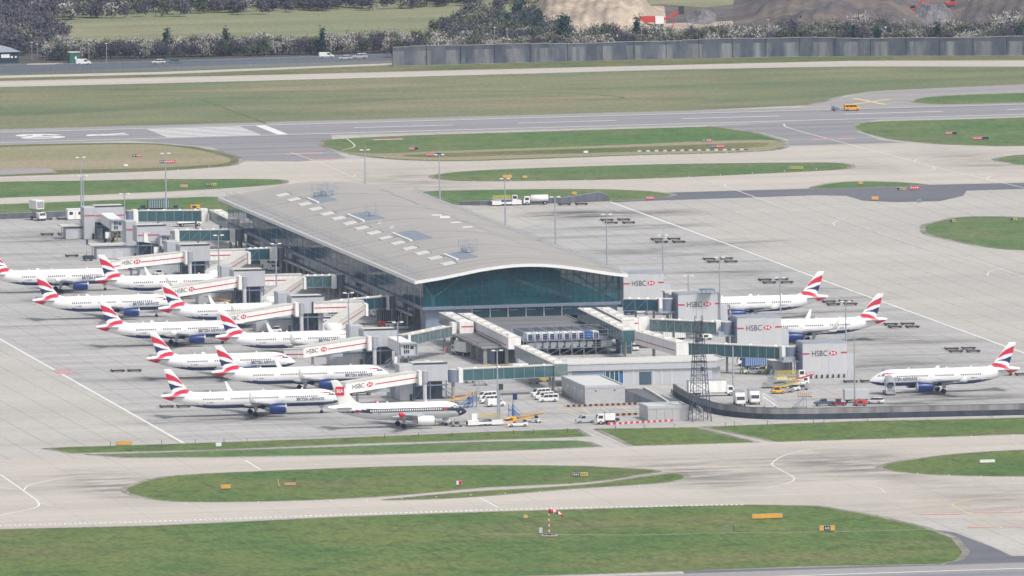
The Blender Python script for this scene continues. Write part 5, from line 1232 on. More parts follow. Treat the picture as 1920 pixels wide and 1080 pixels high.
P = G(131, 118); x1 = GY(150, 118, P[1])[0]; wl = MB(o).box(P[0], x1, P[1], P[1]+4, 0, 3.2).build('wall', M['green'], t); MB(o).box(P[0]-.2, x1+.2, P[1]-.2, P[1]+4.2, 3.21, 3.35).build('roof', M['panelroof'], t); MB(o).box(P[0]+1.6, P[0]+2.2, P[1]-.05, P[1]-.01, 1.2, 2.0).build('notice', M['skyl'], wl)
t, o = ogrp('long_shed', 'long low white roofed shed at the very top left edge', 'building', G(95, 14))
P = G(95, 14); x1 = GY(262, 8, P[1])[0]; MB(o).box(P[0], x1, P[1], P[1]+14, 0, 1.6).build('wall', M['panel'], t)
mb = MB(o)
for k in range(28): x = P[0]+(x1-P[0])*k/28; mb.box(x, x+.7, P[1]-.1, P[1]+14, 1.61, 1.8)
mb.build('roof_rib', M['skyl'], t)
t, o = ogrp('brick_building', 'reddish brick building behind the long shed at the top edge', 'building', G(107, 7))
P = G(107, 7); x1 = GY(172, 5, P[1])[0]; MB(o).box(P[0], x1, P[1], P[1]+12, 0, 4).build('wall', mat('red_brick', (.26, .12, .11), .8, var=.2), t); MB(o).box(P[0]-.3, x1+.3, P[1]-.3, P[1]+12.3, 4.01, 4.6).build('roof', M['panelroof'], t)

# ---- walls
def wallpoly(mb, px, z0, z1, th, mi=0, zz=None):
    W = [G(a, b) for a, b in px]
    for i in range(len(W)-1):
        a, b = W[i], W[i+1]; e = perp(a, b)*th
        mb.prism([a+U_*z0, b+U_*z0, b+U_*(z1 if zz is None else zz[i+1]), a+U_*(z1 if zz is None else zz[i])], e, mi)
t, o = ogrp('retaining_wall', 'long curved concrete retaining wall along the lower edge of the stands', 'wall', G(1500, 786))
px = crom([(1262, 741), (1278, 752), (1310, 767), (1355, 779), (1420, 785.5), (1500, 786.5), (1600, 785), (1760, 781.5), (1920, 778), (2150, 772)], 6, False)
mb = MB(o); wallpoly(mb, px, 1.35, 2.65, .5); mb.build('parapet', mat('retaining_wall_concrete', (.28, .275, .275), .8, var=.45, vscale=.35, streak=(1, 1, .15)), t)
mb = MB(o); wallpoly(mb, px, 0, 1.34, .62); mb.build('plinth', mat('dark_wall_plinth', (.05, .06, .085), .85, var=.4, vscale=.4, streak=(1, 1, .3)), t)
mb = MB(o); wallpoly(mb, px, 2.66, 2.78, .55); mb.build('coping', M['concd'], t)
t, o = ogrp('retaining_wall', 'dark sloping ramp wall between the two metal sheds', 'wall', G(1175, 737))
mb = MB(o); a, b = G(1173, 753), G(1222, 757); a2 = G(1173, 728, 2.2)
mb.prism([G(1173, 756), G(1232, 760), G(1228, 756)+U_*.3, G(1173, 756)+U_*3.4], (0, .5, 0)); mb.build('wall', M['concd'], t)
mb = MB(o); mb.prism([G(1173, 756)+U_*3.41, G(1228, 756)+U_*.32, G(1228, 756)+U_*.42, G(1173, 756)+U_*3.52], (0, .6, 0)); mb.build('coping', M['concrete'], t)
t, o = ogrp('kerb_wall', 'pale low kerb wall curving beside the dark asphalt ramp', 'wall', G(1250, 735))
mb = MB(o); wallpoly(mb, [(1205, 729), (1222, 738), (1246, 753)], 0, .5, .6); wallpoly(mb, [(1246, 753), (1262, 764), (1290, 775)], 0, .5, .6); mb.build('kerb', M['panelroof'], t)
mb = MB(o); wallpoly(mb, [(1258, 735.5), (1274, 747), (1305, 765), (1315, 775)], 0, .9, .5); mb.build('upper_kerb', M['concrete'], t)
for (lb, px, zz) in (('low blast wall at the left edge below the green strips', [(-60, 413), (0, 411), (80, 408), (157, 405)], [1.5]*4), ('low blast wall right of the terminal roof rising to a shallow peak', [(862, 384.5), (900, 385), (1000, 382), (1060, 380.5), (1124, 377.5), (1142, 377)], [1.0, 1.2, 1.4, 1.5, 2.6, 1.5])):
    t, o = ogrp('blast_wall', lb, 'wall', G(*px[0])); mb = MB(o); wallpoly(mb, px, 0, 1.4, .5, zz=zz); mb.build('wall', M['concd'], t)
    mb = MB(o); W = [G(*p) for p in px]
    for i in range(len(W)-1): mb.bar(W[i]+U_*(zz[i]+.06)+np.array([0, .2, 0]), W[i+1]+U_*(zz[i+1]+.06)+np.array([0, .2, 0]), .14)
    mb.build('coping', M['concrete'], t)
# noise wall
def noise_wall_mat():
    m = ground_mat('noise_wall', (.075, .09, .125), (.145, .155, .185), (.22, .1, .12), (.35, .65), fine=.1); nt = m.node_tree; L = nt.links; b = nt.nodes['Principled BSDF']
    src = b.inputs['Base Color'].links[0].from_socket
    tc = _n(nt, 'ShaderNodeTexCoord'); sx = _n(nt, 'ShaderNodeSeparateXYZ'); L.new(tc.outputs['Object'], sx.inputs[0])
    def mth(op, x, y=None):
        n = _n(nt, 'ShaderNodeMath', operation=op)
        for i, v in enumerate((x, y)):
            if v is None: continue
            if isinstance(v, (int, float)): n.inputs[i].default_value = v
            else: L.new(v, n.inputs[i])
        return n.outputs[0]
    # pale efflorescence patches, one every panel pair, only below the capping band
    mp = _n(nt, 'ShaderNodeMapping'); mp.inputs['Scale'].default_value = (.5, .1, .06); no = _n(nt, 'ShaderNodeTexNoise'); no.inputs['Scale'].default_value = 1; no.inputs['Detail'].default_value = 5; no.inputs['Roughness'].default_value = .7
    L.new(tc.outputs['Object'], mp.inputs[0]); L.new(mp.outputs[0], no.inputs['Vector'])
    fr = mth('FRACT', mth('DIVIDE', sx.outputs[0], 9.7)); tri = mth('ABSOLUTE', mth('SUBTRACT', fr, .5))
    v = mth('ADD', mth('MULTIPLY', tri, 1.1), mth('MULTIPLY', no.outputs['Fac'], 1.5))
    mr = _n(nt, 'ShaderNodeMapRange'); mr.inputs['From Min'].default_value = .92; mr.inputs['From Max'].default_value = 1.5; L.new(v, mr.inputs['Value'])
    low = mth('LESS_THAN', sx.outputs[2], 4.5)
    mx = _n(nt, 'ShaderNodeMix', data_type='RGBA'); mx.inputs['B'].default_value = (.36, .365, .36, 1); L.new(src, mx.inputs['A']); L.new(mth('MULTIPLY', mth('MULTIPLY', mr.outputs[0], low), .8), mx.inputs['Factor'])
    L.new(mx.outputs['Result'], b.inputs['Base Color']); return m
NW = noise_wall_mat()
base = [(737, 123), (960, 118), (1100, 114), (1280, 109.5), (1500, 105.8), (1700, 104.3), (1920, 103.8), (2250, 105)]
Wp = [G(*p) for p in base]; o = (Wp[0][0], Wp[0][1], 0); t = thing('noise_wall', 'long stained grey concrete noise wall in front of the hedge', 'wall', o)
seg = []; 
for i in range(len(Wp)-1):
    n_ = max(1, int(np.linalg.norm(Wp[i+1]-Wp[i])/4.85))
    seg += [Wp[i]+(Wp[i+1]-Wp[i])*k/n_ for k in range(n_)]
seg.append(Wp[-1]); rs = random.Random(3)
hh = [5.7+.25*math.sin(i*.37)+.12*math.sin(i*1.1) for i in range(len(seg))]
mb = MB(o); mc = MB(o); mj = MB(o)
for i in range(len(seg)-1):
    a, b = seg[i].copy(), seg[i+1].copy(); off = np.array([0, .25*(i % 2), 0])
    mb.prism([a+off, b+off, b+off+U_*hh[i], a+off+U_*hh[i]], (0, 1.0, 0))
    mc.prism([a+off+U_*(hh[i]+.01)-np.array([0, .1, 0]), b+off+U_*(hh[i]+.01)-np.array([0, .1, 0]), b+off+U_*(hh[i]+.16)-np.array([0, .1, 0]), a+off+U_*(hh[i]+.16)-np.array([0, .1, 0])], (0, 1.2, 0))
    if i % 2 == 0: mj.bar(a-np.array([0, .04, 0]), a-np.array([0, .04, 0])+U_*hh[i], .05)
mb.build('wall_panels', NW, t); mc.build('coping', M['concrete'], t); mj.build('panel_joint', M['concd'], t)
# perimeter mesh fence
t, o = ogrp('mesh_fence', 'tall blue grey mesh security fence along the perimeter road', 'fence', G(0, 141))
W = [G(a, b) for a, b in [(-250, 149), (0, 141), (300, 134), (500, 127.5), (737, 118.5)]]
mb = MB(o); mp_ = MB(o)
for i in range(len(W)-1):
    n_ = int(np.linalg.norm(W[i+1]-W[i])/4)
    mb.add([W[i], W[i+1], W[i+1]+U_*3.0, W[i]+U_*3.0], [(0, 1, 2, 3)])
    for k in range(n_): q = W[i]+(W[i+1]-W[i])*k/n_; mp_.bar(q, q+U_*3.3, .06)
    mp_.bar(W[i]+U_*3, W[i+1]+U_*3, .05)
mb.build('mesh', mat('fence_mesh', (.10, .13, .18), .7, alpha=.55, var=0), t); mp_.build('post', M['steel'], t)
# ---- floodlight masts
def mast(px, py, label, H=18.0, head=1, group='tall floodlight masts'):
    P = G(px, py, H); o = (P[0], P[1], 0); t = thing('light_mast', label, 'light mast', o, 0, group)
    MB(o).bar((P[0], P[1], 0), (P[0], P[1], H), .27, n=10, r2=.13).build('pole', M['ltsteel'], t)
    MB(o).cyl((P[0], P[1], 0), .55, .5, 2, 10).build('base', M['concrete'], t)
    if head:
        h = MB(o).bar((P[0]-.9, P[1], H-.15), (P[0]+.9, P[1], H-.15), .07).bar((P[0], P[1]-.8, H-.15), (P[0], P[1]+.8, H-.15), .07).build('crossarm', M['ltsteel'], t)
        for dx in (-.95, .95) if head == 1 else (-1.3, -.4, .5, 1.3): MB(o).box(P[0]+dx-.42, P[0]+dx+.42, P[1]-.5, P[1]+.5, H-.1, H+.12).build('lamp', M['skyl'], h)
    if head == 1: MB(o).bar((P[0]+.2, P[1], H), (P[0]+.2, P[1], H+1.6), .03).build('lightning_rod', M['ltsteel'], t)
    return t
for (px, py, lb) in ((684, 281, 'tall floodlight mast rising behind the far edge of the terminal roof'), (823.5, 290, 'tall floodlight mast with its head over the lens shaped grass island'), (946.5, 335, 'tall floodlight mast in front of the yellow loader platform'),
                     (1040.5, 369, 'tall floodlight mast beside the right terminal railing, second to the left of the dolly trains'), (1137, 402, 'tall floodlight mast at the uppermost dolly train'), (1242.5, 441, 'tall floodlight mast at the second dolly train from the top'),
                     (1349, 483, 'tall floodlight mast at the third dolly train from the top'), (1462.5, 521, 'tall floodlight mast passing in front of the airliner behind the second stand wall'), (1585.5, 565, 'tall floodlight mast rising behind the nearest stand wall'),
                     (151, 295, 'taller of two adjacent floodlight masts at the left, above the white cabin'), (310, 287.5, 'floodlight mast behind the uppermost glazed link bridge'), (932, 657, 'floodlight mast standing among the equipment right of the retro liveried airliner'),
                     (745.5, 604, 'slim floodlight mast at the right end of the inner airliner row'), (517, 457, 'floodlight mast beside the second inner airliner'), (653, 549, 'floodlight mast at the nose of the third inner airliner'), (409.5, 441, 'floodlight mast in front of the uppermost bent jetway')):
    mast(px, py, lb)
mast(1601.5, 627, 'plain grey pole right of the nearest stand wall, with no lamp head', 17.3, 0)
mast(155.5, 330, 'shorter of two adjacent masts at the left, above the white cabin', 14, 1)
mast(233, 363, 'slim mast between the two upper left grey stand buildings', 15, 1)
mast(1374, 649, 'grey pole beside the white pickup and people in yellow vests', 11, 0)
mast(1290.5, 517, 'short mast with a dark star shaped head behind the flat canopy', 7, 1)
# lattice mast
P = G(1312.5, 789); o = (P[0], P[1], 0); t = thing('lattice_mast', 'dark steel lattice mast in front of the teal link bridge', 'mast', o)
HM = 25.3; M['mast'] = mat('mast_steel', (.085, .105, .14), .5, .2); wb, wt = 2.35, .75
def lw(z): return wb+(wt-wb)*min(1, z/21)
cs = [(-1, -1), (1, -1), (1, 1), (-1, 1)]
for (a, b) in cs: MB(o).bar((P[0]+a*wb, P[1]+b*wb, 0), (P[0]+a*wt, P[1]+b*wt, HM), .11, n=6, r2=.08).build('leg', M['mast'], t)
mb = MB(o); z = 0.0
while z < 24:
    z2 = min(z+max(1.2, lw(z)*1.1), 25); a, b = lw(z), lw(z2)
    for k in range(4):
        c, d = cs[k], cs[(k+1) % 4]
        mb.bar((P[0]+c[0]*a, P[1]+c[1]*a, z), (P[0]+d[0]*b, P[1]+d[1]*b, z2), .045); mb.bar((P[0]+d[0]*a, P[1]+d[1]*a, z), (P[0]+c[0]*b, P[1]+c[1]*b, z2), .045)
        mb.bar((P[0]+c[0]*b, P[1]+c[1]*b, z2), (P[0]+d[0]*b, P[1]+d[1]*b, z2), .065)
    z = z2
mb.build('bracing', M['mast'], t)
mb = MB(o)
for dx in (-.3, .3): mb.bar((P[0]+dx, P[1], .2), (P[0]+dx, P[1], 24), .05)
mb.bar((P[0]+.9, P[1]+.2, 0), (P[0]+.55, P[1]+.2, 24), .09); mb.bar((P[0]-.9, P[1]+.2, 0), (P[0]-.5, P[1]+.2, 22), .08)
z = .5
while z < 24: mb.bar((P[0]-.3, P[1], z), (P[0]+.3, P[1], z), .03); z += .5
mb.build('ladder', M['mast'], t)
for zz in (14.2, 21.5): MB(o).box(P[0]-lw(zz)-.5, P[0]+lw(zz)+.5, P[1]-lw(zz)-.5, P[1]+lw(zz)+.5, zz, zz+.14).build('platform', M['dark'], t)
for (a, b, z) in ((.5, -.8, 12), (-.6, -.9, 19), (.5, -.9, 23)): MB(o).box(P[0]+a-.35, P[0]+a+.35, P[1]+b-.3, P[1]+b, z, z+1.0).build('antenna', M['dark'], t)
for a in (-.7, .7): MB(o).bar((P[0]+a, P[1]-.7, 25), (P[0]+a, P[1]-.7, 28.5), .035).build('whip_aerial', M['steel'], t)
# windsock
P = G(1029.5, 1003); o = (P[0], P[1], 0); t = thing('windsock', 'red and white windsock on a striped pole in the foreground grass', 'windsock', o)
PB_ = [('pole', 0)]
mr, mw = MB(o), MB(o)
for k in range(9): (mr if k % 2 == 0 else mw).bar((P[0], P[1], k*.62), (P[0], P[1], k*.62+.61), .12, n=8)
pr = mr.build('pole', M['hred'], t); mw.build('pole_band', M['white'], pr)
ctr = [np.array([P[0]+.1, P[1], 5.35]), np.array([P[0]+.9, P[1], 5.3]), np.array([P[0]+1.5, P[1], 5.2]), np.array([P[0]+2.1, P[1], 4.95]), np.array([P[0]+2.7, P[1], 4.5]), np.array([P[0]+3.2, P[1], 4.0])]
rr = [.5, .46, .4, .34, .28, .22]
sr, sw = MB(o), MB(o)
for k in range(5): (sr if k % 2 == 0 else sw).bar(ctr[k], ctr[k+1], rr[k], n=12, r2=rr[k+1])
sk = sr.build('sock', M['hred'], t, True); sw.build('sock_band', M['white'], sk, True)
mb = MB(o); mb.bar((P[0]-1.3, P[1], .12), (P[0]+1.3, P[1], .12), .12); mb.bar((P[0], P[1]-1.6, .12), (P[0], P[1]+1.6, .12), .12); mb.build('foot', M['maroon'], t)
MB(o).poly([(P[0]+2.0*math.cos(a), P[1]+3.5*math.sin(a)) for a in np.linspace(0, 2*math.pi, 17)[:-1]], .0, .03).build('gravel_pad', M['concrete'], t)
t, o = ogrp('equipment_cabinet', 'small grey cabinet in the grass just left of the windsock', 'cabinet', G(1013.5, 1003))
P = G(1013.5, 1003); MB(o).box(P[0]-.4, P[0]+.4, P[1]-.4, P[1]+.4, .5, 1.6).build('box', M['clad'], t); MB(o).bar((P[0]-.2, P[1], 0), (P[0]-.2, P[1], .5), .06).bar((P[0]+.3, P[1], 0), (P[0]+.3, P[1], .5), .06).build('stand', M['steel'], t)
# ---- airfield signs
def sign(px, py, wpx, hpx, segs, label, grp='taxiway guidance signs', cat='sign', nm='guidance_sign', txt=None):
    P = G(px-wpx/2, py); o = (P[0], P[1], 0); X1 = GY(px+wpx/2, py-1, P[1])[0]; h = max(.5, zat(py-hpx, P)); W_ = X1-P[0]
    t = thing(nm, label, cat, o, 0, grp); x = P[0]; z0 = .25*h
    MB(o).box(P[0]-.08, X1+.08, P[1]+.02, P[1]+.5, z0-.06, h+.06).build('housing', M['ltsteel'], t)
    for fr, m, mk in segs:
        xe = x+W_*fr; p = MB(o).box(x+.02, xe-.02, P[1]-.02, P[1]+.015, z0, h).build('panel', M[m], t)
        if mk:
            q = MB(o); n = max(2, int((xe-x)/.55)); sp = (xe-x-.3)/n
            if txt: lay_text(q, txt, (x+(xe-x)*.15, P[1]-.03, z0+(h-z0)*.22), (1, 0, 0), (0, 0, 1), (xe-x)*.7, (h-z0)*.56, .02)
            else:
                for i in range(n): c = x+.2+i*sp; q.box(c, c+sp*.55, P[1]-.035, P[1]-.022, z0+(h-z0)*.28, z0+(h-z0)*.74)
            q.build('legend', M[mk], p)
        x = xe
    for f in (.1, .9): MB(o).bar((P[0]+W_*f, P[1]+.2, 0), (P[0]+W_*f, P[1]+.2, z0), .06).build('post', M['steel'], t)
    return t
RB = [(.6, 'signred', 'mark'), (.4, 'black', None)]; BR = [(.4, 'black', 'mark'), (.6, 'signred', 'mark')]
for a in ((257, 295, 18, 5.5, BR, 'black and red sign on the dry brown patch, upper one'), (314, 307, 29, 6, BR, 'wider black and red sign at the lower edge of the dry brown patch'), (776, 282, 18, 5.5, RB, 'small red and black sign at the left of the lens shaped grass island'),
          (813, 293, 29, 5.5, RB, 'wide red and black sign at the left of the lens shaped grass island'), (1326, 266.5, 18, 5, BR, 'small black and red sign at the right of the lens shaped grass island'), (1345, 278, 28, 5.5, BR, 'wide black and red sign at the right of the lens shaped grass island'),
          (1784, 253, 21, 5.5, RB, 'smaller red sign on the large green area at the right edge'), (1839, 263, 30, 6, RB, 'wider red sign on the large green area at the right edge'), (1219, 375.5, 15, 7, [(1, 'signred', 'mark')], 'red sign on the grass tip right of the blast wall'),
          (1493, 318, 24, 5, [(1, 'yellow', 'black')], 'yellow sign on the slim pointed grass island'), (1690, 357, 16, 5, [(.3, 'black', None), (.7, 'yellow', 'black')], 'black and yellow sign on the dark asphalt bulb'), (1715.5, 357, 17, 8, [(1, 'signred', 'mark')], 'tall red sign on the dark asphalt bulb'),
          (396, 349, 19, 5, [(.5, 'black', 'mark'), (.5, 'yellow', 'black')], 'black and yellow sign on the upper left green strip'), (1786, 417, 10, 5, [(.4, 'black', None), (.6, 'yellow', 'black')], 'left black and yellow sign on the oval grass island'), (1900.5, 414, 12, 5, [(.4, 'black', None), (.6, 'yellow', 'black')], 'right black and yellow sign on the oval grass island'),
          (1088, 895, 28, 8, [(.5, 'black', 'mark'), (.5, 'yellow', 'black')], 'black and yellow sign on the large grass island above the windsock'), (1851.5, 869, 28, 6.5, [(.33, 'skyl', None), (.34, 'skyl', None), (.33, 'skyl', None)], 'white three panel board on the grass island at the right edge')): sign(*a)
t = sign(1551, 998, 28, 12, [(.28, 'orange', None), (.44, 'black', 'mark'), (.28, 'orange', None)], 'orange board with a black A10 panel in the foreground grass', None, txt='A10')
for a in ((951, 335, 16, 6.5, [(1, 'orange', None)], 'orange board above the yellow loader, right of a mast head'), (423.5, 918, 17, 8.5, [(1, 'orange', None)], 'orange board at the left of the large grass island'), (1641, 376, 12, 7, [(1, 'orange', None)], 'orange board on the lower rim of the dark asphalt bulb'),
          (1439, 974.5, 56, 10, [(.27, 'orange', None), (.73, 'orange', None)], 'long orange two part board in the foreground grass'), (232.5, 836, 28, 8, [(.4, 'orange', None), (.6, 'orange', None)], 'orange two part board at the left tip of the thin grass strips'), (985.5, 973, 7, 7, [(1, 'orange', None)], 'small orange box on the foreground grass left of the windsock'),
          (984, 335, 8, 5, [(1, 'yellow', None)], 'small yellow box on the slim pointed grass island'), (1077, 366, 8, 6, [(1, 'orange', None)], 'small orange box on the grass above the blast wall'), (1614, 346, 8, 5, [(1, 'orange', None)], 'small orange box on the tiny grass sliver'), (345, 352.5, 13, 6, [(1, 'barrier', None)], 'small orange and white box on the upper left green strip'),
          (861, 911, 10, 9, [(.4, 'skyl', None), (.6, 'hred', None)], 'small white and red box on the large grass island'), (410, 839, 10, 9, [(.5, 'skyl', None), (.5, 'skyl', None)], 'small pair of white boxes on the upper thin grass strip'), (1098.5, 288, 8, 5, [(1, 'panel', None)], 'small pale box on the dry band of the lens shaped island'),
          (236, 313, 8, 5, [(1, 'panel', None)], 'small pale box on the dry brown patch'), (1723.5, 380, 6, 6, [(1, 'steel', None)], 'small dark box at the lower edge of the dark asphalt bulb')):
    sign(*a, grp='airfield boxes and boards', cat='board', nm='marker_board')
t, o = ogrp('survey_frame', 'low orange frame with thin black posts on the large grass island', 'equipment', G(540, 911))
P = G(525, 911); mb = MB(o); mb.box(P[0]+1, P[0]+3.8, P[1], P[1]+1, .1, .6); mb.bar((P[0]-.2, P[1], 0), (P[0]-.5, P[1], 1.6), .2); mb.build('frame', M['barrier'], t); mb = MB(o)
for k in range(4): mb.bar((P[0]+3.2+k*.4, P[1]+1+k, 0), (P[0]+3.2+k*.4, P[1]+1+k, 1.5), .05)
mb.build('post', M['dark'], t)
t, o = ogrp('post_cluster', 'cluster of thin grey posts in the grass below the long orange board', 'equipment', G(1367, 998))
P = G(1360, 998); mb = MB(o)
for k in range(4): mb.bar((P[0]+k*.5, P[1], 0), (P[0]+k*.5, P[1], 1.2), .06)
mb.box(P[0]-.3, P[0]+.6, P[1], P[1]+.3, .9, 1.3); mb.build('post', M['steel'], t)
mb = MB(o); mb.bar((P[0]+1.9, P[1], 0), (P[0]+1.9, P[1], 1.4), .08); mb.build('tall_post', M['dark'], t)
proto = None
for k, px in enumerate((207, 303, 366, 420, 463, 721, 785, 848, 915, 963, 1000, 1064, 1064+90, 1208, 1264, 1360, 1377, 1439, 1525, 1545, 1627, 1860)):
    y = 836-.0295*(px-207) if px < 1100 else float(np.interp(px, [1110, 1330, 1900], [806.5, 800, 781.5])); P = G(px, y)
    if proto is None: proto = tag(MB(P).bar(P, P+U_*1.0, .07).build('marker_post', M['dark']), 'thin dark marker post along the edge of the stand area', 'post', 'thin marker posts along the grass edge')
    else: c = proto.copy(); COL.objects.link(c); c.location = tuple(map(float, P))
# chequered block barrier strip on lens island
t, o = ogrp('barrier_row', 'row of black and white barrier blocks on the long grass island', 'barrier', G(1196, 284))
a, b = G(1196, 284.5), G(1404, 281.5); m1, m2 = MB(o), MB(o)
for k in range(26):
    p = a+(b-a)*k/26; q = a+(b-a)*(k+.85)/26; (m1 if k % 2 else m2).box(p[0], q[0], p[1], p[1]+.8, 0, .4)
m1.build('black_block', M['concd'], t); m2.build('white_block', M['panelroof'], t)
for (lb, x0, x1, y0, y1, h, mm) in (('row of orange and black barriers behind the compound parking bays', 1058, 1199, 763.5, 758.5, .5, ('barrier', 'dark')), ('row of orange and black barriers at the front of the compound', 1128, 1200, 781, 778, .55, ('barrier', 'dark')), ('row of red and white barriers along the compound kerb', 1139, 1262, 797, 790, .5, ('signred', 'panelroof'))):
    t, o = ogrp('barrier_row', lb, 'barrier', G(x0, y0)); a, b = G(x0, y0), G(x1, y1); m1, m2 = MB(o), MB(o); n_ = int((x1-x0)/5.2)
    for k in range(n_):
        p = a+(b-a)*k/n_; q = a+(b-a)*(k+.9)/n_; (m1 if k % 2 else m2).box(p[0], q[0], p[1], p[1]+.5, 0, h)
    m2.build('first_block', M[mm[0]], t); m1.build('second_block', M[mm[1]], t)
t, o = ogrp('chain_fence', 'low dark mesh fence between the white vans and the ribbed metal building', 'fence', G(1046, 735)); mb = MB(o)
a, b = G(1046, 735), G(1082, 762)
for k in range(14): q = a+(b-a)*k/13; mb.bar(q, q+U_*1.2, .06)
for z in (.3, .75, 1.2): mb.bar(a+U_*z, b+U_*z, .05)
mb.build('rail', M['dark'], t)
o_ = marks('compound_marking', M['marky'], 'faded yellow parking bay lines in the compound', [(.5, [(1090, 765), (1108, 777)]), (.5, [(1128, 764), (1146, 775)]), (.5, [(1165, 763), (1182, 772)]), (.4, [(1085, 776), (1200, 770)]), (.4, [(1045, 765), (1130, 800)])], False)
# ================================================================== VEHICLES, EQUIPMENT, PEOPLE
def exy(mb, prof, y0, y1, mi=None):
    n = len(prof); vs = [(x, y0, z) for x, z in prof]+[(x, y1, z) for x, z in prof]
    fs = [tuple(range(n)), tuple(range(2*n-1, n-1, -1))]+[(i, n+i, n+(i+1) % n, (i+1) % n) for i in range(n)]
    return mb.add(vs, fs, mi)
def wheels(t, xs, hw, r=.36, w=.24, m='tyre'):
    for x in xs:
        for s in (-1, 1):
            o = MB().lathe([(-w/2, r*.5), (-w/2, r*.92), (-w*.3, r), (w*.3, r), (w/2, r*.92), (w/2, r*.5)], (x, s*hw, r), 1, 14, cap=False).build('wheel', M[m], t, True)
            MB().cyl((x, s*hw-w*.5, r), r*.52, w, 1, 12).build('hub', M['silver'], o)
def place(t, px, py, rot=0.0):
    P = G(px, py); t.location = (float(P[0]), float(P[1]), 0); t.rotation_euler = (0, 0, rot); return t
def V(name, label, cat, kind, px, py, rot=0, col='white', group=None, **k):
    t = thing(name, label, cat, (0, 0, 0), 0, group); c = M[col] if isinstance(col, str) else col
    W = M['window']
    if kind == 'car':
        b = MB(); exy(b, [(-2.15, .38), (-2.0, .3), (2.0, .3), (2.18, .45), (2.15, .72), (1.2, .92), (-1.9, .98), (-2.15, .85)], -.88, .88); b = b.build('body', c, t, bevel=.06)
        g = MB(); exy(g, [(-1.95, .96), (1.15, .92), (.55, 1.40), (-1.55, 1.44)], -.80, .80); g.build('window', W, t)
        r = MB(); exy(r, [(-1.62, 1.42), (.5, 1.39), (.35, 1.48), (-1.45, 1.50)], -.74, .74); r.build('roof', c, t); wheels(t, (-1.3, 1.3), .80, .33)
        for s in (-.6, .6): MB().box(2.1, 2.2, s-.18, s+.18, .55, .7).build('headlight', M['silver'], t)
    elif kind == 'suv' or kind == 'pickup':
        b = MB(); exy(b, [(-2.5, .45), (2.3, .45), (2.45, .6), (2.4, 1.0), (1.3, 1.15), (-2.5, 1.12)], -.92, .92); b.build('body', c, t, bevel=.06)
        re = -2.3 if kind == 'suv' else -.7
        g = MB(); exy(g, [(re, 1.1), (1.25, 1.14), (.6, 1.66), (re+.2, 1.7)], -.84, .84); g.build('window', W, t)
        r = MB(); exy(r, [(re+.15, 1.68), (.6, 1.64), (.45, 1.76), (re+.3, 1.8)], -.8, .8); r.build('roof', c, t)
        for x in (re+.25, re+1.1, .1):
            for s in (-1, 1): MB().box(x, x+.1, s*.86-.02, s*.86+.02, 1.1, 1.72).build('pillar', c, t)
        wheels(t, (-1.55, 1.5), .84, .4)
    elif kind == 'van':
        b = MB(); exy(b, [(-2.4, .35), (2.3, .35), (2.45, .5), (2.4, 1.0), (1.75, 1.15), (1.0, 1.92), (-2.35, 1.98), (-2.45, 1.6)], -.93, .93); b = b.build('body', c, t, bevel=.07)
        for s in (-1, 1):
            ws = [[(.15, 1.2), (1.45, 1.2), (.95, 1.75), (.15, 1.78)]]
            if k.get('glazed'): ws += [[(-.95, 1.2), (.05, 1.2), (.05, 1.78), (-.95, 1.78)], [(-2.2, 1.22), (-1.1, 1.22), (-1.1, 1.78), (-2.15, 1.78)]]
            for w in ws: MB().add([(x, s*.945, z) for x, z in w], [(0, 1, 2, 3) if s < 0 else (3, 2, 1, 0)]).build('window', W, t)
        MB().add([(1.72, -.82, 1.2), (1.72, .82, 1.2), (1.08, .78, 1.86), (1.08, -.78, 1.86)], [(0, 1, 2, 3)]).build('windscreen', W, t)
        wheels(t, (-1.5, 1.5), .84, .36)
        for s in (-.65, .65): MB().box(2.36, 2.47, s-.18, s+.18, .65, .85).build('headlight', M['silver'], t)
    elif kind == 'truck':
        L = k.get('L', 6.0); H = k.get('H', 3.5)
        b = MB(); b.box(-L, -.15, -1.2, 1.2, 1.0, H); cg = b.build('cargo_box', c, t, bevel=.05)
        MB().box(-L-.02, -.13, -1.22, 1.22, H-.14, H+.02).build('roof_rail', M['ltsteel'], cg)
        b = MB(); exy(b, [(0, .6), (1.8, .6), (1.9, .9), (1.8, 1.6), (1.45, 2.5), (0, 2.65)], -1.1, 1.1); cb = b.build('cab', M[k.get('cab', 'white')], t, bevel=.06)
        MB().add([(1.84, -.98, 1.55), (1.84, .98, 1.55), (1.52, .95, 2.38), (1.52, -.95, 2.38)], [(0, 1, 2, 3)]).build('windscreen', W, cb)
        for s in (-1, 1): MB().add([(.35, s*1.11, 1.5), (1.5, s*1.11, 1.5), (1.35, s*1.11, 2.2), (.35, s*1.11, 2.2)], [(0, 1, 2, 3) if s < 0 else (3, 2, 1, 0)]).build('window', W, cb)
        MB().box(-L+.2, 1.4, -.5, .5, .6, .95).build('chassis', M['dark'], t); wheels(t, (-L+1.2, -L+2.4, .9) if L > 7 else (-L+1.4, .9), .98, .48, .3)
        if k.get('side'):
            for z in (.55, .8): MB().box(-L+3, -.6, -1.22, -1.18, z, z+.1).build('side_guard', M['skyl'], t)
    elif kind == 'tug':
        b = MB(); exy(b, [(-1.6, .3), (1.7, .3), (1.7, .8), (.5, .95), (-1.6, 1.0)], -.8, .8); b.build('body', c, t, bevel=.06)
        g = MB(); g.box(-.9, .3, -.6, .6, 1.0, 1.6); g.build('window', W, t); MB().box(-1.0, .4, -.68, .68, 1.6, 1.72).build('canopy', c, t); MB().bar((-1.6, 0, .5), (-2.1, 0, .5), .08).build('hitch', M['dark'], t); wheels(t, (-1.0, 1.1), .72, .33)
    elif kind == 'belt':
        b = MB(); b.box(-2.8, 2.2, -.85, .85, .35, .85); b.box(1.0, 2.2, -.85, .1, .85, 1.1); b.build('chassis', c, t, bevel=.05)
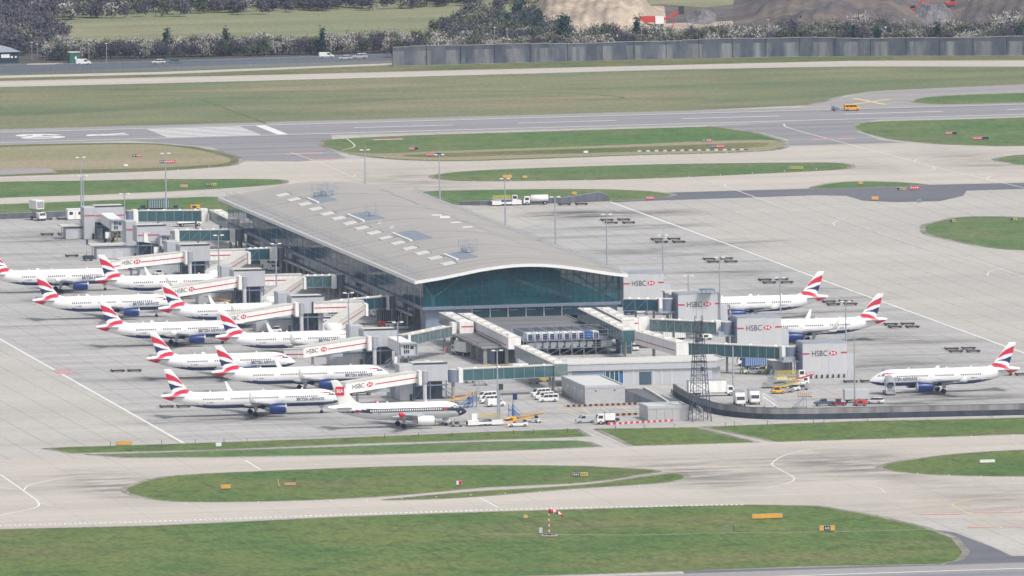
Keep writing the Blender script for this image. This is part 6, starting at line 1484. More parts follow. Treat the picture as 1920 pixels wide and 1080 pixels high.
        b = MB(); b.prism([(-3.4, -.45, .9), (3.6, -.45, 2.3), (3.6, -.45, 2.55), (-3.4, -.45, 1.15)], (0, .9, 0)); bt = b.build('belt', M[k.get('belt', 'orange')], t)
        b = MB()
        for i in range(8): b.bar((-3.4+i, -.5, 1.15+i*.2), (-3.4+i, -.5, 1.85+i*.2), .04)
        b.bar((-3.4, -.5, 1.85), (3.6, -.5, 3.25), .05); b.build('handrail', M[k.get('belt', 'orange')], bt)
        MB().bar((-.5, 0, .8), (1.2, 0, 1.9), .09).build('ram', M['silver'], t); MB().box(1.1, 1.7, -.8, -.1, 1.1, 1.7).build('seat', M['dark'], t); wheels(t, (-1.8, 1.5), .76, .36)
    elif kind == 'loader':
        b = MB(); b.box(-4.2, 4.2, -1.4, 1.4, .5, 1.0); b.box(-4.2, -1.6, -1.42, 1.42, .3, 1.5); b.box(1.5, 4.2, -1.42, 1.42, .3, 1.4); b.build('chassis', c, t)
        b = MB(); b.box(-3.9, 1.2, -1.25, 1.25, 1.6, 1.85); pf = b.build('platform', M['ltsteel'], t)
        b = MB()
        for i in range(12):
            x = -3.8+i*.45
            for s in (-1.3, 1.3): b.bar((x, s, 1.85), (x+.15, s, 2.75), .06)
        for s in (-1.3, 1.3):
            for z in (2.3, 2.75): b.bar((-3.8, s, z), (1.3, s, z), .055)
        b.build('guard_rail', M['yellow'], pf)
        MB().box(1.6, 3.0, -1.4, -.2, 1.4, 2.9).build('cab', c, t); MB().box(1.75, 2.8, -1.44, -1.41, 1.9, 2.7).build('window', W, t)
        b = MB()
        for s in (-1, 1): b.bar((-3, s, .9), (.8, s, 1.65), .09); b.bar((.8, s, .9), (-3, s, 1.65), .09)
        b.build('scissor_lift', M['steel'], t); wheels(t, (-.6, 3.6), 1.25, .5)
    elif kind == 'stairs':
        b = MB(); b.box(-3.2, 1.2, -1.0, 1.0, .35, .8); b.build('chassis', M['ltsteel'], t)
        b = MB(); n = 14
        for i in range(n): b.box(-3.6+i*.34, -3.26+i*.34, -.75, .75, .3+i*.22, .42+i*.22)
        b.box(1.1, 2.4, -.85, .85, 3.2, 3.35); b.build('steps', M['ltsteel'], t)
        b = MB()
        for s in (-1, 1): b.prism([(-3.6, s*.85, .5), (1.1, s*.85, 3.4), (1.1, s*.85, 4.2), (-3.6, s*.85, 1.3)], (0, s*.06, 0))
        b.box(1.1, 2.4, .8, .86, 3.4, 4.2); b.box(1.1, 2.4, -.86, -.8, 3.4, 4.2); b.build('side_panel', M['skyl'], t)
        b = MB(); pr = [(math.cos(a)*.95, math.sin(a)*.85) for a in np.linspace(0, math.pi, 9)]
        for i in range(8):
            (a0, h0), (a1, h1) = pr[i], pr[i+1]
            b.add([(-3.2, a0, 2.0+h0), (-3.2, a1, 2.0+h1), (1.2, a1, 4.7+h1), (1.2, a0, 4.7+h0)], [(0, 1, 2, 3)]); b.add([(1.2, a0, 4.7+h0), (1.2, a1, 4.7+h1), (2.5, a1, 4.7+h1), (2.5, a0, 4.7+h0)], [(0, 1, 2, 3)])
        cn = b.build('canopy', mat('translucent_canopy', (.36, .38, .40), .4, alpha=.92, var=.2), t)
        b = MB()
        for i in range(10):
            x = -3.2+i*.62; z = 2.0+(min(x, 1.2)+3.2)*2.7/4.4
            for j in range(8): b.bar((x, pr[j][0]*1.02, z+pr[j][1]*1.02), (x, pr[j+1][0]*1.02, z+pr[j+1][1]*1.02), .04)
            for s in (-1, 1): b.bar((x, s*.97, z), (x, s*.97, z-1.0), .035)
        b.build('hoop', M['ltsteel'], cn); wheels(t, (-2.4, .6), .9, .4)
    elif kind == 'tanker':
        b = MB(); b.lathe([(-2.6, .3), (-2.5, 1.0), (2.4, 1.0), (2.5, .3)], (-.9, 0, 1.75), 0, 20, cap=True); b.build('tank', c, t, True)
        b = MB(); exy(b, [(1.9, .5), (3.7, .5), (3.75, 1.4), (3.4, 2.3), (1.9, 2.4)], -1.1, 1.1); cb = b.build('cab', c, t, bevel=.06); MB().add([(3.77, -.95, 1.45), (3.77, .95, 1.45), (3.46, .9, 2.2), (3.46, -.9, 2.2)], [(0, 1, 2, 3)]).build('windscreen', W, cb)
        for s in (-1, 1): MB().add([(2.2, s*1.11, 1.4), (3.4, s*1.11, 1.4), (3.2, s*1.11, 2.1), (2.2, s*1.11, 2.1)], [(0, 1, 2, 3) if s < 0 else (3, 2, 1, 0)]).build('window', W, cb)
        MB().box(-3.5, 3.4, -.6, .6, .55, .85).build('chassis', M['dark'], t); wheels(t, (-2.4, 2.8), .98, .5, .3)
    elif kind == 'catering':
        b = MB(); b.box(-3.4, 1.4, -1.2, 1.2, 3.2, 5.6); cg = b.build('raised_box', c, t, bevel=.05); MB().box(1.41, 1.46, -1.0, 1.0, 3.5, 5.3).build('shutter', M['mid'], cg)
        b = MB(); exy(b, [(1.0, .6), (2.9, .6), (2.9, 1.5), (2.5, 2.2), (1.0, 2.3)], -1.1, 1.1); cb = b.build('cab', M['white'], t, bevel=.06); MB().add([(2.93, -.95, 1.5), (2.93, .95, 1.5), (2.56, .9, 2.15), (2.56, -.9, 2.15)], [(0, 1, 2, 3)]).build('windscreen', W, cb)
        b = MB()
        for s in (-.8, .8): b.bar((-3, s, .9), (.6, s, 3.2), .1); b.bar((.6, s, .9), (-3, s, 3.2), .1)
        b.build('scissor_lift', M['steel'], t); MB().box(-3.4, 2.6, -.9, .9, .55, .9).build('chassis', M['dark'], t); wheels(t, (-2.2, 2.0), .95, .48, .3)
    elif kind == 'container':
        b = MB().box(-3, 3, -1.2, 1.2, .9, 3.3).build('body', c, t, bevel=.04); q = MB()
        for i in range(12): q.box(-2.9+i*.5, -2.75+i*.5, -1.24, -1.21, 1.0, 3.2)
        q.build('rib', M['clad'], b); MB().box(-2.8, 2.8, -.8, .8, .6, .88).build('chassis', M['dark'], t); wheels(t, (-2, 2), .85, .38)
    elif kind == 'genset':
        b = MB().box(-1.5, 1.3, -.75, .75, .45, 1.5).build('body', c, t, bevel=.08); MB().box(-.9, .2, -.78, -.755, .7, 1.3).build('grille', M['dark'], b); MB().bar((1.3, 0, .5), (2.2, 0, .35), .06).build('tow_bar', M['dark'], t); wheels(t, (-1, .8), .7, .28)
        MB().bar((-.6, .3, 1.5), (-.6, .3, 1.9), .08).build('exhaust', M['dark'], b)
    elif kind == 'steps':
        b = MB()
        for i in range(9): b.box(-1.8+i*.36, -1.44+i*.36, -.6, .6, .25+i*.26, .33+i*.26)
        b.build('steps', c, t); b = MB()
        for s in (-.65, .65): b.bar((-1.8, s, 1.2), (1.5, s, 3.5), .05); b.bar((-1.8, s, .3), (1.5, s, 2.6), .07); b.bar((1.5, s, .2), (1.5, s, 3.5), .07); b.bar((-1.8, s, .25), (1.5, s, .25), .07); b.bar((-.2, s, .2), (1.5, s, 2.4), .05)
        b.build('frame', c, t); wheels(t, (-1.5, 1.3), .7, .2, .12)
    return place(t, px, py, rot)
PI = math.pi
vw = 'white vans parked in a fan beside the ribbed metal building'
V('parked_van', 'front white windowed van of the fan parked beside the ribbed metal building', 'van', 'van', 1028, 753.5, PI, 'white', vw, glazed=1)
V('parked_van', 'second white windowed van of the fan, half hidden behind the front one', 'van', 'van', 1019, 749, PI+.25, 'white', vw, glazed=1)
V('parked_van', 'third white windowed van of the fan, rearmost', 'van', 'van', 1013, 743, PI+.3, 'white', vw, glazed=1)
V('parked_van', 'white van ahead of the jet nose, rearmost of the small group', 'van', 'van', 912, 749, PI+.4, 'white', 'vehicles in front of the retro jet nose', glazed=1)
V('parked_van', 'white van in the middle of the small group ahead of the jet nose', 'van', 'van', 917, 756, PI+.2, 'white', 'vehicles in front of the retro jet nose', glazed=1)
V('parked_van', 'plain white panel van nearest the camera ahead of the jet nose', 'van', 'van', 929, 762, .25, 'white', 'vehicles in front of the retro jet nose')
V('lorry', 'long white box lorry behind the lattice mast', 'lorry', 'truck', 1362, 742, 0, 'panel', None, L=9.6, H=4.0, side=1)
V('box_truck', 'white box truck facing the camera, left of the pair by the retaining wall', 'truck', 'truck', 1388, 761, -PI/2-.1, 'panel', 'pair of white box trucks facing the camera', L=6.5, H=3.4)
V('box_truck', 'white box truck facing the camera, right of the pair by the retaining wall', 'truck', 'truck', 1415, 758, -PI/2-.1, 'panel', 'pair of white box trucks facing the camera', L=6.5, H=3.4)
V('box_truck', 'white box lorry parked beside the concrete canopy building', 'truck', 'truck', 859, 665, PI/2+.3, 'panel', None, L=6.6, H=3.7)
V('pickup_truck', 'white pickup beside people in yellow vests', 'pickup', 'pickup', 1412, 701, 0)
V('pickup_truck', 'dark slate blue pickup at the retaining wall', 'pickup', 'pickup', 1545, 761, PI, 'slate')
V('aircraft_tractor', 'maroon tractor next to the dark slate pickup', 'tractor', 'tug', 1574, 761, 0, 'maroon')
V('ground_power_unit', 'red ground power trailer right of the white container trailer', 'trailer', 'genset', 1615, 761, 0, 'vred')
V('container_trailer', 'white container trailer behind the red power trailer', 'trailer', 'container', 1605, 755, 0, 'wall')
V('parked_car', 'white car below the covered boarding stairs', 'car', 'car', 1641, 756.5, PI*.8)
V('boarding_stairs', 'covered boarding stairs at the front door of the far right airliner', 'stairs', 'stairs', 1666, 739, PI/2-.05).scale = (1.15, 1.25, 1.15)
V('fuel_tanker', 'white tanker truck by the blast wall above the apron', 'tanker', 'tanker', 1005, 383.5, PI)
V('cargo_loader', 'white loader with yellow rails by the blast wall, behind a mast', 'loader', 'loader', 949, 385, 0)
V('catering_truck', 'white catering truck with raised box at the left edge of the stands', 'catering truck', 'catering', 72, 413, -PI/2+.3, 'panel')
V('catering_truck', 'white scissor lift truck below the uppermost glazed link bridge', 'catering truck', 'truck', 365, 424, .1, 'skyl', None, L=5.2, H=3.0)
ge = 'equipment gathered right of the retro jet nose'
V('cargo_loader', 'white cargo loader with yellow rails right of the retro jet nose', 'loader', 'loader', 908, 798, PI, 'white', ge)
V('belt_loader', 'white belt loader with orange belt, front right of the equipment group', 'belt loader', 'belt', 972, 800, 0, 'white', ge)
V('belt_loader', 'white belt loader with orange belt, rightmost of the equipment group', 'belt loader', 'belt', 1000, 792, -.9, 'white', ge)
V('mobile_steps', 'blue mobile steps in the middle of the equipment group', 'steps', 'steps', 966, 786, PI*.7, 'cblue', ge)
V('mobile_steps', 'blue mobile steps right beside the retro jet nose', 'steps', 'steps', 882, 764, PI*.2, 'cblue', ge)
V('mobile_steps', 'pale steps with orange sides behind the blue ones at the jet nose', 'steps', 'steps', 886, 752, .3, 'ltsteel', ge)
V('baggage_tug', 'small white tug at the right of the orange belt loader', 'tug', 'tug', 948, 797, PI, 'white', ge)
V('ground_power_unit', 'orange and white power unit behind the orange belt loader', 'trailer', 'genset', 958, 793, .3, 'orange', ge)
V('aircraft_tractor', 'white tractor under the nose of the retro liveried airliner', 'tractor', 'tug', 837, 795, 0, 'white')
V('ground_power_unit', 'yellow and steel ground unit under the teal link bridge', 'trailer', 'genset', 882, 718, 0, 'yellow'); V('mobile_steps', 'steel steps under the teal link bridge near the tall wall', 'steps', 'steps', 900, 723, PI, 'ltsteel')
V('police_van', 'cream van in front of a white one on the road beside the terminal columns', 'van', 'van', 705.5, 594, -PI/2+.2, 'panel', 'vehicles on the road beside the terminal columns')
V('parked_van', 'white van behind the cream one on the terminal side road', 'van', 'van', 694, 584, -PI/2+.3, 'white', 'vehicles on the road beside the terminal columns')
V('parked_van', 'white van farthest up the terminal side road of the three', 'van', 'van', 687, 577, -PI/2+.3, 'white', 'vehicles on the road beside the terminal columns')
V('parked_car', 'grey and white car parked against the terminal columns, left of two', 'car', 'car', 738, 613, -.3, 'white', 'vehicles on the road beside the terminal columns')
V('parked_car', 'silver car parked against the terminal columns, right of two', 'car', 'car', 752, 618, -.3, 'silver', 'vehicles on the road beside the terminal columns')
V('parked_van', 'white van high up under the terminal beside a cream tug', 'van', 'van', 505, 500, -.9, 'white', 'vehicles on the road beside the terminal columns')
V('baggage_tug', 'cream tug beside a light mast high up under the terminal', 'tug', 'van', 512, 508, -.7, 'panel', 'vehicles on the road beside the terminal columns')
V('parked_car', 'white car under the third bent jetway', 'car', 'car', 620, 604, 0); V('parked_car', 'silver car with yellow roof behind the white one under the third bent jetway', 'car', 'suv', 633, 596, 0, 'silver')
V('parked_van', 'grey blue flatbed van in the compound', 'van', 'van', 1098, 793, PI, 'clad'); V('container_trailer', 'small white box trailer in the compound', 'trailer', 'truck', 1132, 795.5, PI, 'panel', None, L=2.6, H=2.9)
V('parked_car', 'dark blue car at the right of the white box trailer in the compound', 'car', 'suv', 1142, 792.5, 0, 'navy')
V('runway_van', 'yellow orange van driving on the far runway', 'van', 'van', 1598, 207.5, 0, 'orange', None, glazed=1)
V('parked_van', 'white van on the perimeter road at the far left, near the green shed', 'van', 'van', 156, 122, 0, 'white', 'traffic on the far perimeter road')
V('moving_car', 'white car on the perimeter road, leftmost of the cars', 'car', 'car', 297, 120, PI, 'white', 'traffic on the far perimeter road')
V('moving_car', 'dark car just right of the leftmost white car on the perimeter road', 'car', 'car', 329, 119.5, 0, 'slate', 'traffic on the far perimeter road')
V('moving_van', 'white van in the middle of the perimeter road', 'van', 'van', 612, 109.5, 0, 'white', 'traffic on the far perimeter road')
V('moving_car', 'white car right of the middle van on the perimeter road', 'car', 'car', 647, 112, PI, 'white', 'traffic on the far perimeter road')
V('moving_car', 'white car closest to the left end of the noise wall', 'car', 'suv', 674, 110.5, PI, 'white', 'traffic on the far perimeter road')
V('parked_van', 'small white van parked beside the uppermost stand under the glazed bridge', 'van', 'van', 385, 441, 0, 'clad')
t = thing('equipment_trailer', 'blue grey equipment trailer towed behind the yellow van', 'trailer', (0, 0, 0)); MB().box(-1.4, 1.2, -.6, .6, .5, .7).build('frame', M['slate'], t)
MB().box(-1.0, -.2, -.4, .4, .7, 1.5).box(.1, .8, -.3, .3, .7, 1.1).build('instrument_box', M['steel'], t); MB().bar((1.2, 0, .55), (3.2, 0, .5), .06).bar((-1.2, 0, .7), (-1.3, 0, 1.9), .05).build('tow_bar', M['slate'], t); wheels(t, (-.4,), .7, .36); place(t, 1567, 208, 0)
# rubble screener and excavators
def excav(label, px, py, s, rot):
    t = thing('excavator', label, 'excavator', (0, 0, 0)); r = M['vred']
    for sd in (-1, 1): MB().box(-1.9, 1.9, sd*1.25-.3, sd*1.25+.3, 0, .85).build('track', M['dark'], t, bevel=.2)
    MB().box(-2.2, 1.3, -1.3, 1.3, 1.0, 2.1).build('body', r, t, bevel=.1); cb = MB().box(.1, 1.5, .2, 1.3, 2.1, 3.0).build('cab', M['window'], t)
    b = MB(); b.bar((1.2, -.2, 1.8), (3.8, -.2, 4.8), .32); b.bar((3.8, -.2, 4.8), (6.6, -.2, 3.4), .25); b.build('boom', r, t); b = MB(); b.bar((6.6, -.2, 3.4), (7.2, -.2, 1.0), .2); b.box(6.8, 7.9, -.8, .4, .2, 1.1); b.build('bucket', M['ltsteel'], t)
    place(t, px, py, rot); t.scale = (s,)*3; return t
excav('red excavator on the earth mound at the top right, left of two', 1708, 28, 1.0, 0); excav('red excavator at the very top right edge', 1783, 14, .9, 0)
t = thing('rubble_screener', 'red and white rubble screening machine with conveyor beside the sand heap', 'machine', (0, 0, 0))
MB().box(-5, -.5, -1.3, 1.3, 2.2, 4.2).build('hopper', M['vred'], t); MB().box(-.4, 2.4, -1.2, 1.2, 1.6, 4.0).build('screen_box', M['skyl'], t); MB().box(-4.6, 2.0, -1.1, 1.1, .2, 1.5).build('track', M['dark'], t); MB().prism([(1.5, -.6, 2.2), (8.2, -.6, 5.2), (8.2, -.6, 5.9), (1.5, -.6, 2.9)], (0, 1.2, 0)).build('conveyor', M['vred'], t)
MB().box(7.6, 9.2, -.9, .9, 4.6, 7.2).build('head_drum', M['dark'], t); MB().bar((5.5, 0, .2), (6.2, 0, 4.2), .2).build('prop', M['vred'], t); place(t, 1230, 54, 0)
# ---- dollies
def dolly():
    mb = MB(); mb.box(-1.75, 1.75, -.8, .8, .26, .52); mb.box(-1.7, -1.55, -.75, .75, .53, .72)
    for s in (-.75, .75): mb.bar((-1.55, s, .5), (1.55, s, .5), .05)
    for k in range(6): mb.bar((-1.5+k*.6, -.75, .5), (-1.5+k*.6, .75, .5), .05)
    for x in (-1.3, 1.3):
        for s in (-.7, .7): mb.cyl((x, s-.08, .22), .22, .16, 1, 10)
    mb.bar((-1.75, 0, .4), (-2.6, 0, .3), .04); return mb.build('baggage_dolly', M['dolly'])
DP = dolly(); first = True
DG = [((1156, 417), 'dark dollies in the uppermost cluster on the right apron', 4), ((1250, 453), 'dark dollies in the second cluster from the top on the right apron', 4), ((1348, 490), 'dark dollies in the cluster at the foot of the third right mast', 4), ((1452, 529), 'dark dollies in the cluster left of the uppermost right tail fin', 4),
      ((1572, 570), 'dark dollies just right of the uppermost right tail fin', 4), ((1688, 612.5), 'dark dollies right of the middle right tail fin', 4), ((1802, 658.5), 'dark dollies above the fuselage of the far right airliner', 4), ((1610, 717), 'dark dollies in front of the nose of the far right airliner', 2),
      ((1900, 704), 'dark dollies behind the tail of the far right airliner', 2), ((236, 697), 'dark dollies on the left stands below the fourth outer airliner', 2), ((328, 764), 'dark dollies under the tail of the front left airliner', 2), ((1074, 384.5), 'dark dollies at the foot of the blast wall peak', 2),
      ((102, 412), 'dark dollies right of the catering truck', 2), ((104, 441), 'dark dollies left of the uppermost canopy', 2), ((150, 481), 'dark dollies by the second canopy on the left', 1), ((795, 735), 'dark dollies behind the retro liveried airliner', 1)]
for (cx, cy), lb, n_ in DG:
    offs = [(-13, -2.6), (22, -3.4), (-4, 2.6), (32, 2.2)] if n_ == 4 else [(-17, .4), (18, -.2)][:n_]
    offs = [(a*.9+(-6 if n_ == 4 else 0), b) for a, b in offs]
    for a, b in offs:
        d = DP if first else DP.copy()
        if not first: COL.objects.link(d)
        first = False; P = G(cx+a, cy+b); d.location = (float(P[0]), float(P[1]), .0); d.rotation_euler = (0, 0, random.uniform(-.06, .06))
        tag(d, 'one of the '+lb, 'baggage dolly', lb)
# mixed equipment heap left of the nearest stand wall
eq = 'equipment crowded below the nearest stand wall'
V('cargo_loader', 'yellow railed loader at the top of the equipment crowd by the nearest stand wall', 'loader', 'loader', 1484, 716, .1, 'panel', eq)
V('cargo_loader', 'pale loader with yellow rails at the left of the equipment crowd', 'loader', 'loader', 1462, 727, 2.9, 'mid', eq)
V('belt_loader', 'belt loader with red belt at the right of the equipment crowd', 'belt loader', 'belt', 1500, 722, .3, 'white', eq, belt='vred')
V('belt_loader', 'belt loader with yellow belt at the lower edge of the equipment crowd', 'belt loader', 'belt', 1472, 736, .2, 'mid', eq, belt='yellow')
V('baggage_tug', 'orange tug at the lower left of the equipment crowd', 'tug', 'tug', 1459, 738, 0, 'orange', eq)
V('baggage_tug', 'white tug in the middle of the equipment crowd', 'tug', 'tug', 1488, 733, PI, 'white', eq)
V('ground_power_unit', 'grey power unit at the right edge of the equipment crowd', 'trailer', 'genset', 1506, 731, 0, 'mid', eq)
V('mobile_steps', 'steel steps within the equipment crowd', 'steps', 'steps', 1447, 722, 1.0, 'ltsteel', eq)
V('mobile_steps', 'white steps lying in the row along the retaining wall, leftmost', 'steps', 'steps', 1443, 764, 2.8, 'skyl'); V('mobile_steps', 'steel steps in the row along the retaining wall, rightmost', 'steps', 'steps', 1500, 765, .3, 'ltsteel')
V('ground_power_unit', 'blue trailer unit behind the people in yellow vests', 'trailer', 'container', 1415, 692, .2, 'cblue'); V('baggage_tug', 'yellow flat tug right of the white pickup', 'tug', 'tug', 1432, 699, 0, 'yellow')
V('box_truck', 'white truck under the teal link bridge behind the blue trailer unit', 'truck', 'truck', 1396, 686, PI, 'white', None, L=4, H=3.0)
# equipment seen through the gap between link bridges (right of the podium)
eq2 = 'equipment standing between the glazed bridges right of the podium'
for (a, lb) in (((('white box trailer', 'container', 1262, 640, 'panel')), 'white box trailer between the glazed bridges'), ((('x', 'loader', 1300, 634, 'mid')), 'grey loader with yellow rails between the glazed bridges'), ((('x', 'steps', 1285, 636, 'ltsteel')), 'steel steps beside the box trailer between the glazed bridges'),
                ((('x', 'genset', 1325, 637, 'skyl')), 'white power unit right of the lattice mast between the bridges'), ((('x', 'tug', 1233, 638, 'white')), 'white tug left of the box trailer between the bridges'), ((('x', 'belt', 1200, 588, 'white')), 'belt loader below the dark glass bridge'), ((('x', 'steps', 1222, 590, 'ltsteel')), 'steel steps below the dark glass bridge'), ((('x', 'genset', 1181, 590, 'navy')), 'navy power unit below the dark glass bridge')):
    V({'container': 'container_trailer', 'loader': 'cargo_loader', 'steps': 'mobile_steps', 'genset': 'ground_power_unit', 'tug': 'baggage_tug', 'belt': 'belt_loader'}[a[1]], lb, 'ground equipment', a[1], a[2], a[3], .1, a[4], eq2, **({'belt': 'vred'} if a[1] == 'belt' else {}))
# green tractors beyond the uppermost link
for (px, lb) in ((270, 'green tractor above the uppermost link bridge, leftmost'), (297, 'green and white trailer unit beside the leftmost green tractor'), (331, 'small green unit right of the mast above the link bridge')): V('ground_tractor', lb, 'tractor', 'container' if px == 297 else 'tug', px, 396, 0, 'green' if px != 297 else 'glass', 'green machines above the uppermost link bridge')
V('ground_tractor', 'yellow orange loader behind the upper left corner of the terminal', 'loader', 'genset', 366, 394, 0, 'orange')
V('ground_power_unit', 'black cart near the tail of the uppermost inner airliner', 'cart', 'genset', 166, 489, 0, 'dark')
# docking sign boxes on poles
for (px, py, h, lb) in ((937, 762, 8.0, 'black docking light box on a grey pole among the equipment, left'), (963, 765, 6.0, 'small dark blue sign box on a pole among the equipment, right'), (163, 489, 5.8, 'thin pole with small dark box left of the second stand building')):
    P = G(px, py+20 if px > 900 else py); o = (P[0], P[1], 0); t = thing('docking_sign', lb, 'sign', o); MB(o).bar((P[0], P[1], 0), (P[0], P[1], h-1.4), .22 if px > 900 else .08, n=8).build('pole', M['ltsteel'], t); MB(o).box(P[0]-.1, P[0]+.9 if px > 900 else P[0]+.3, P[1]-.3, P[1]+.3, h-1.4, h).build('light_box', M['dark'] if px != 963 else M['navy'], t)
# cones and barriers red
for k, (px, py) in enumerate(((837, 661), (852, 661))):
    P = G(px, py); t = thing('water_barrier', ('left' if k == 0 else 'right')+' red plastic barrier left of the white lorry', 'barrier', (P[0], P[1], 0), 0, 'red plastic barriers'); MB((P[0], P[1], 0)).box(P[0]-.3, P[0]+.3, P[1]-.2, P[1]+.2, .1, 1.0).build('body', M['signred'], t, bevel=.05); MB((P[0], P[1], 0)).box(P[0]-.35, P[0]+.35, P[1]-.3, P[1]+.3, 0, .1).build('foot', M['dark'], t)
for k in range(7):
    P = G(1407+k*0+k*3.9+90, 744); t = thing('barrier_board', 'upright orange slat in the row below the equipment crowd', 'barrier', (P[0], P[1], 0), 0, 'row of upright orange slats'); MB((P[0], P[1], 0)).box(P[0]-.12, P[0]+.12, P[1]-.05, P[1]+.05, .1, 1.15).build('board', M['barrier'], t); MB((P[0], P[1], 0)).box(P[0]-.2, P[0]+.2, P[1]-.25, P[1]+.25, 0, .1).build('foot', M['dark'], t)
# ---- people
def person(label, px, py, rot, pose, coat='hiviz', group='people in yellow vests'):
    P = G(px, py); o = (0, 0, 0)
    t = thing('person', label, 'person', (P[0], P[1], 0), rot, group)
    a = pose; J = [(0, 0, .95), (0, 0, 1.2), (0, 0, 1.42), (0, 0, 1.52), (.02, 0, 1.66), (.01, 0, 1.76), (.1, .09, .5), (-.02+a*.1, .1, .06), (.12+a*.1, .1, .04), (-.08, -.09, .5), (-.1-a*.15, -.1, .06), (.04-a*.15, -.1, .04), (0, .19, 1.4), (.05, .24, 1.14), (.15+a*.1, .22, .92), (0, -.19, 1.4), (-.02, -.24, 1.14), (.12, -.22, .92), (0, .09, .9), (0, -.09, .9)]
    E = [(0, 1), (1, 2), (2, 3), (3, 4), (4, 5), (0, 18), (18, 6), (6, 7), (7, 8), (0, 19), (19, 9), (9, 10), (10, 11), (2, 12), (12, 13), (13, 14), (2, 15), (15, 16), (16, 17)]
    Rd = [.14, .15, .16, .06, .1, .08, .075, .05, .04, .075, .05, .04, .07, .05, .035, .07, .05, .035, .1, .1]
    for w in (14, 17):
        b = J[w]
        for k in range(5):
            sp = (k-1.5)*.018; f = (b[0]+.02+sp, b[1]+(.02 if k == 4 else 0), b[2]-(.09-.01*abs(k-1.5) if k < 4 else .05)); J.append(f); Rd.append(.009); E.append((w, len(J)-1))
    me = bpy.data.meshes.new('body'); me.from_pydata(J, E, []); ob = bpy.data.objects.new('body', me); COL.objects.link(ob); ob.parent = t
    sk = ob.modifiers.new('skin', 'SKIN')
    for i, v in enumerate(me.skin_vertices[0].data): v.radius = (Rd[i], Rd[i]); v.use_root = (i == 0)
    ob.modifiers.new('sub', 'SUBSURF').levels = 1; me.materials.append(M['skin']); 
    q = MB(); q.lathe([(0, .17), (.25, .19), (.55, .19), (.62, .1)], (0, 0, .88), 2, 12); q.build('vest', M[coat], t, True)
    for s in (-1, 1): MB().bar((0, s*.09, .93), (.05*s, s*.1, .1), .115, n=8, r2=.07).build('trouser_leg', M['trouser'], t, True)
    for s in (-1, 1): MB().bar((0, s*.2, 1.42), (.05+a*.03, s*.24, 1.0), .075, n=8, r2=.055).build('sleeve', M[coat], t, True)
    MB().lathe([(0, .125), (.08, .115), (.13, .05)], (.0, 0, 1.68), 2, 10).build('hair', M['dark'], t, True)
    MB().box(.1, .12, -.05, -.02, 1.66, 1.68).box(.1, .12, .02, .05, 1.66, 1.68).box(.1, .125, -.03, .03, 1.59, 1.6).build('face', M['dark'], t)
    return t
person('person in a yellow vest at the left of the group beside the white pickup', 1388.5, 701, .2, .6); person('person in a yellow vest in the middle of the group beside the pickup', 1392.5, 699.5, 2.6, -.5); person('person in a yellow vest nearest the white pickup', 1398, 700, -1.5, .3)
person('person in dark clothing walking on the terminal side road', 711, 601, -1.0, .8, 'skyl', 'people on the terminal side road'); person('person in a pale top beside the road near the terminal columns', 720, 606, 1.0, .5, 'skyl', 'people on the terminal side road')
# more servicing gear between the stand buildings and under the bridges
gs = 'servicing gear under the left jetways'
for (k, px, py, c, lb) in (('genset', 335, 521, 'ltsteel', 'grey power unit under the uppermost lettered jetway'), ('tug', 300, 517, 'white', 'white tug under the uppermost lettered jetway'), ('belt', 408, 572, 'white', 'white belt loader under the second lettered jetway'), ('genset', 466, 566, 'slate', 'slate blue power unit beside the second rotunda column'),
    ('container', 258, 506, 'skyl', 'white box container beside the uppermost jetway support'), ('tug', 516, 624, 'white', 'white tug under the third lettered jetway'), ('steps', 486, 560, 'ltsteel', 'steel steps between the second grey tower and the third bent jetway'), ('genset', 640, 684, 'skyl', 'pale air unit under the fourth lettered jetway'),
    ('container', 676, 741, 'panel', 'pale air conditioning trailer behind the retro liveried jet tail'), ('steps', 735, 689, 'ltsteel', 'steel steps at the foot of the end cab jetway'), ('genset', 762, 684, 'dark', 'dark unit under the cab windows of the lower end jetway'), ('tug', 800, 688, 'white', 'white tug in the open yard right of the lower cab jetway'),
    ('genset', 205, 455, 'dark', 'dark unit at the foot of the uppermost cab jetway'), ('steps', 218, 453, 'yellow', 'yellow steps at the foot of the uppermost cab jetway'), ('genset', 298, 477, 'dark', 'dark unit at the foot of the second cab jetway'), ('tug', 462, 492, 'white', 'white tug on the road behind the uppermost bent jetway'),
    ('container', 480, 494, 'slate', 'slate container on the road behind the uppermost bent jetway'), ('genset', 716, 613, 'vred', 'red unit against the terminal columns'), ('container', 727, 606, 'slate', 'slate container against the terminal columns'), ('belt', 868, 758, 'mid', 'grey belt loader behind the retro jet nose'),
    ('genset', 858, 800, 'mid', 'small grey unit just ahead of the retro jet nose wheel'), ('steps', 840, 746, 'ltsteel', 'steel steps under the raised block behind the retro jet'), ('container', 1010, 688, 'concd', 'dark container under the long teal bridge near its node'), ('genset', 1000, 720, 'mid', 'grey unit inside the curved kerb under the teal bridge'),
    ('genset', 1020, 716, 'yellow', 'yellow unit inside the curved kerb under the teal bridge'), ('tug', 1190, 657, 'white', 'white tug behind the service building near the lift tower'), ('container', 1208, 652, 'panelroof', 'pale container behind the service building near the lift tower')):
    V({'genset': 'ground_power_unit', 'tug': 'baggage_tug', 'belt': 'belt_loader', 'container': 'container_trailer', 'steps': 'mobile_steps'}[k], lb, 'ground equipment', k, px, py, random.choice((0, .1, PI, PI/2)) if k != 'container' else 0, c, gs)
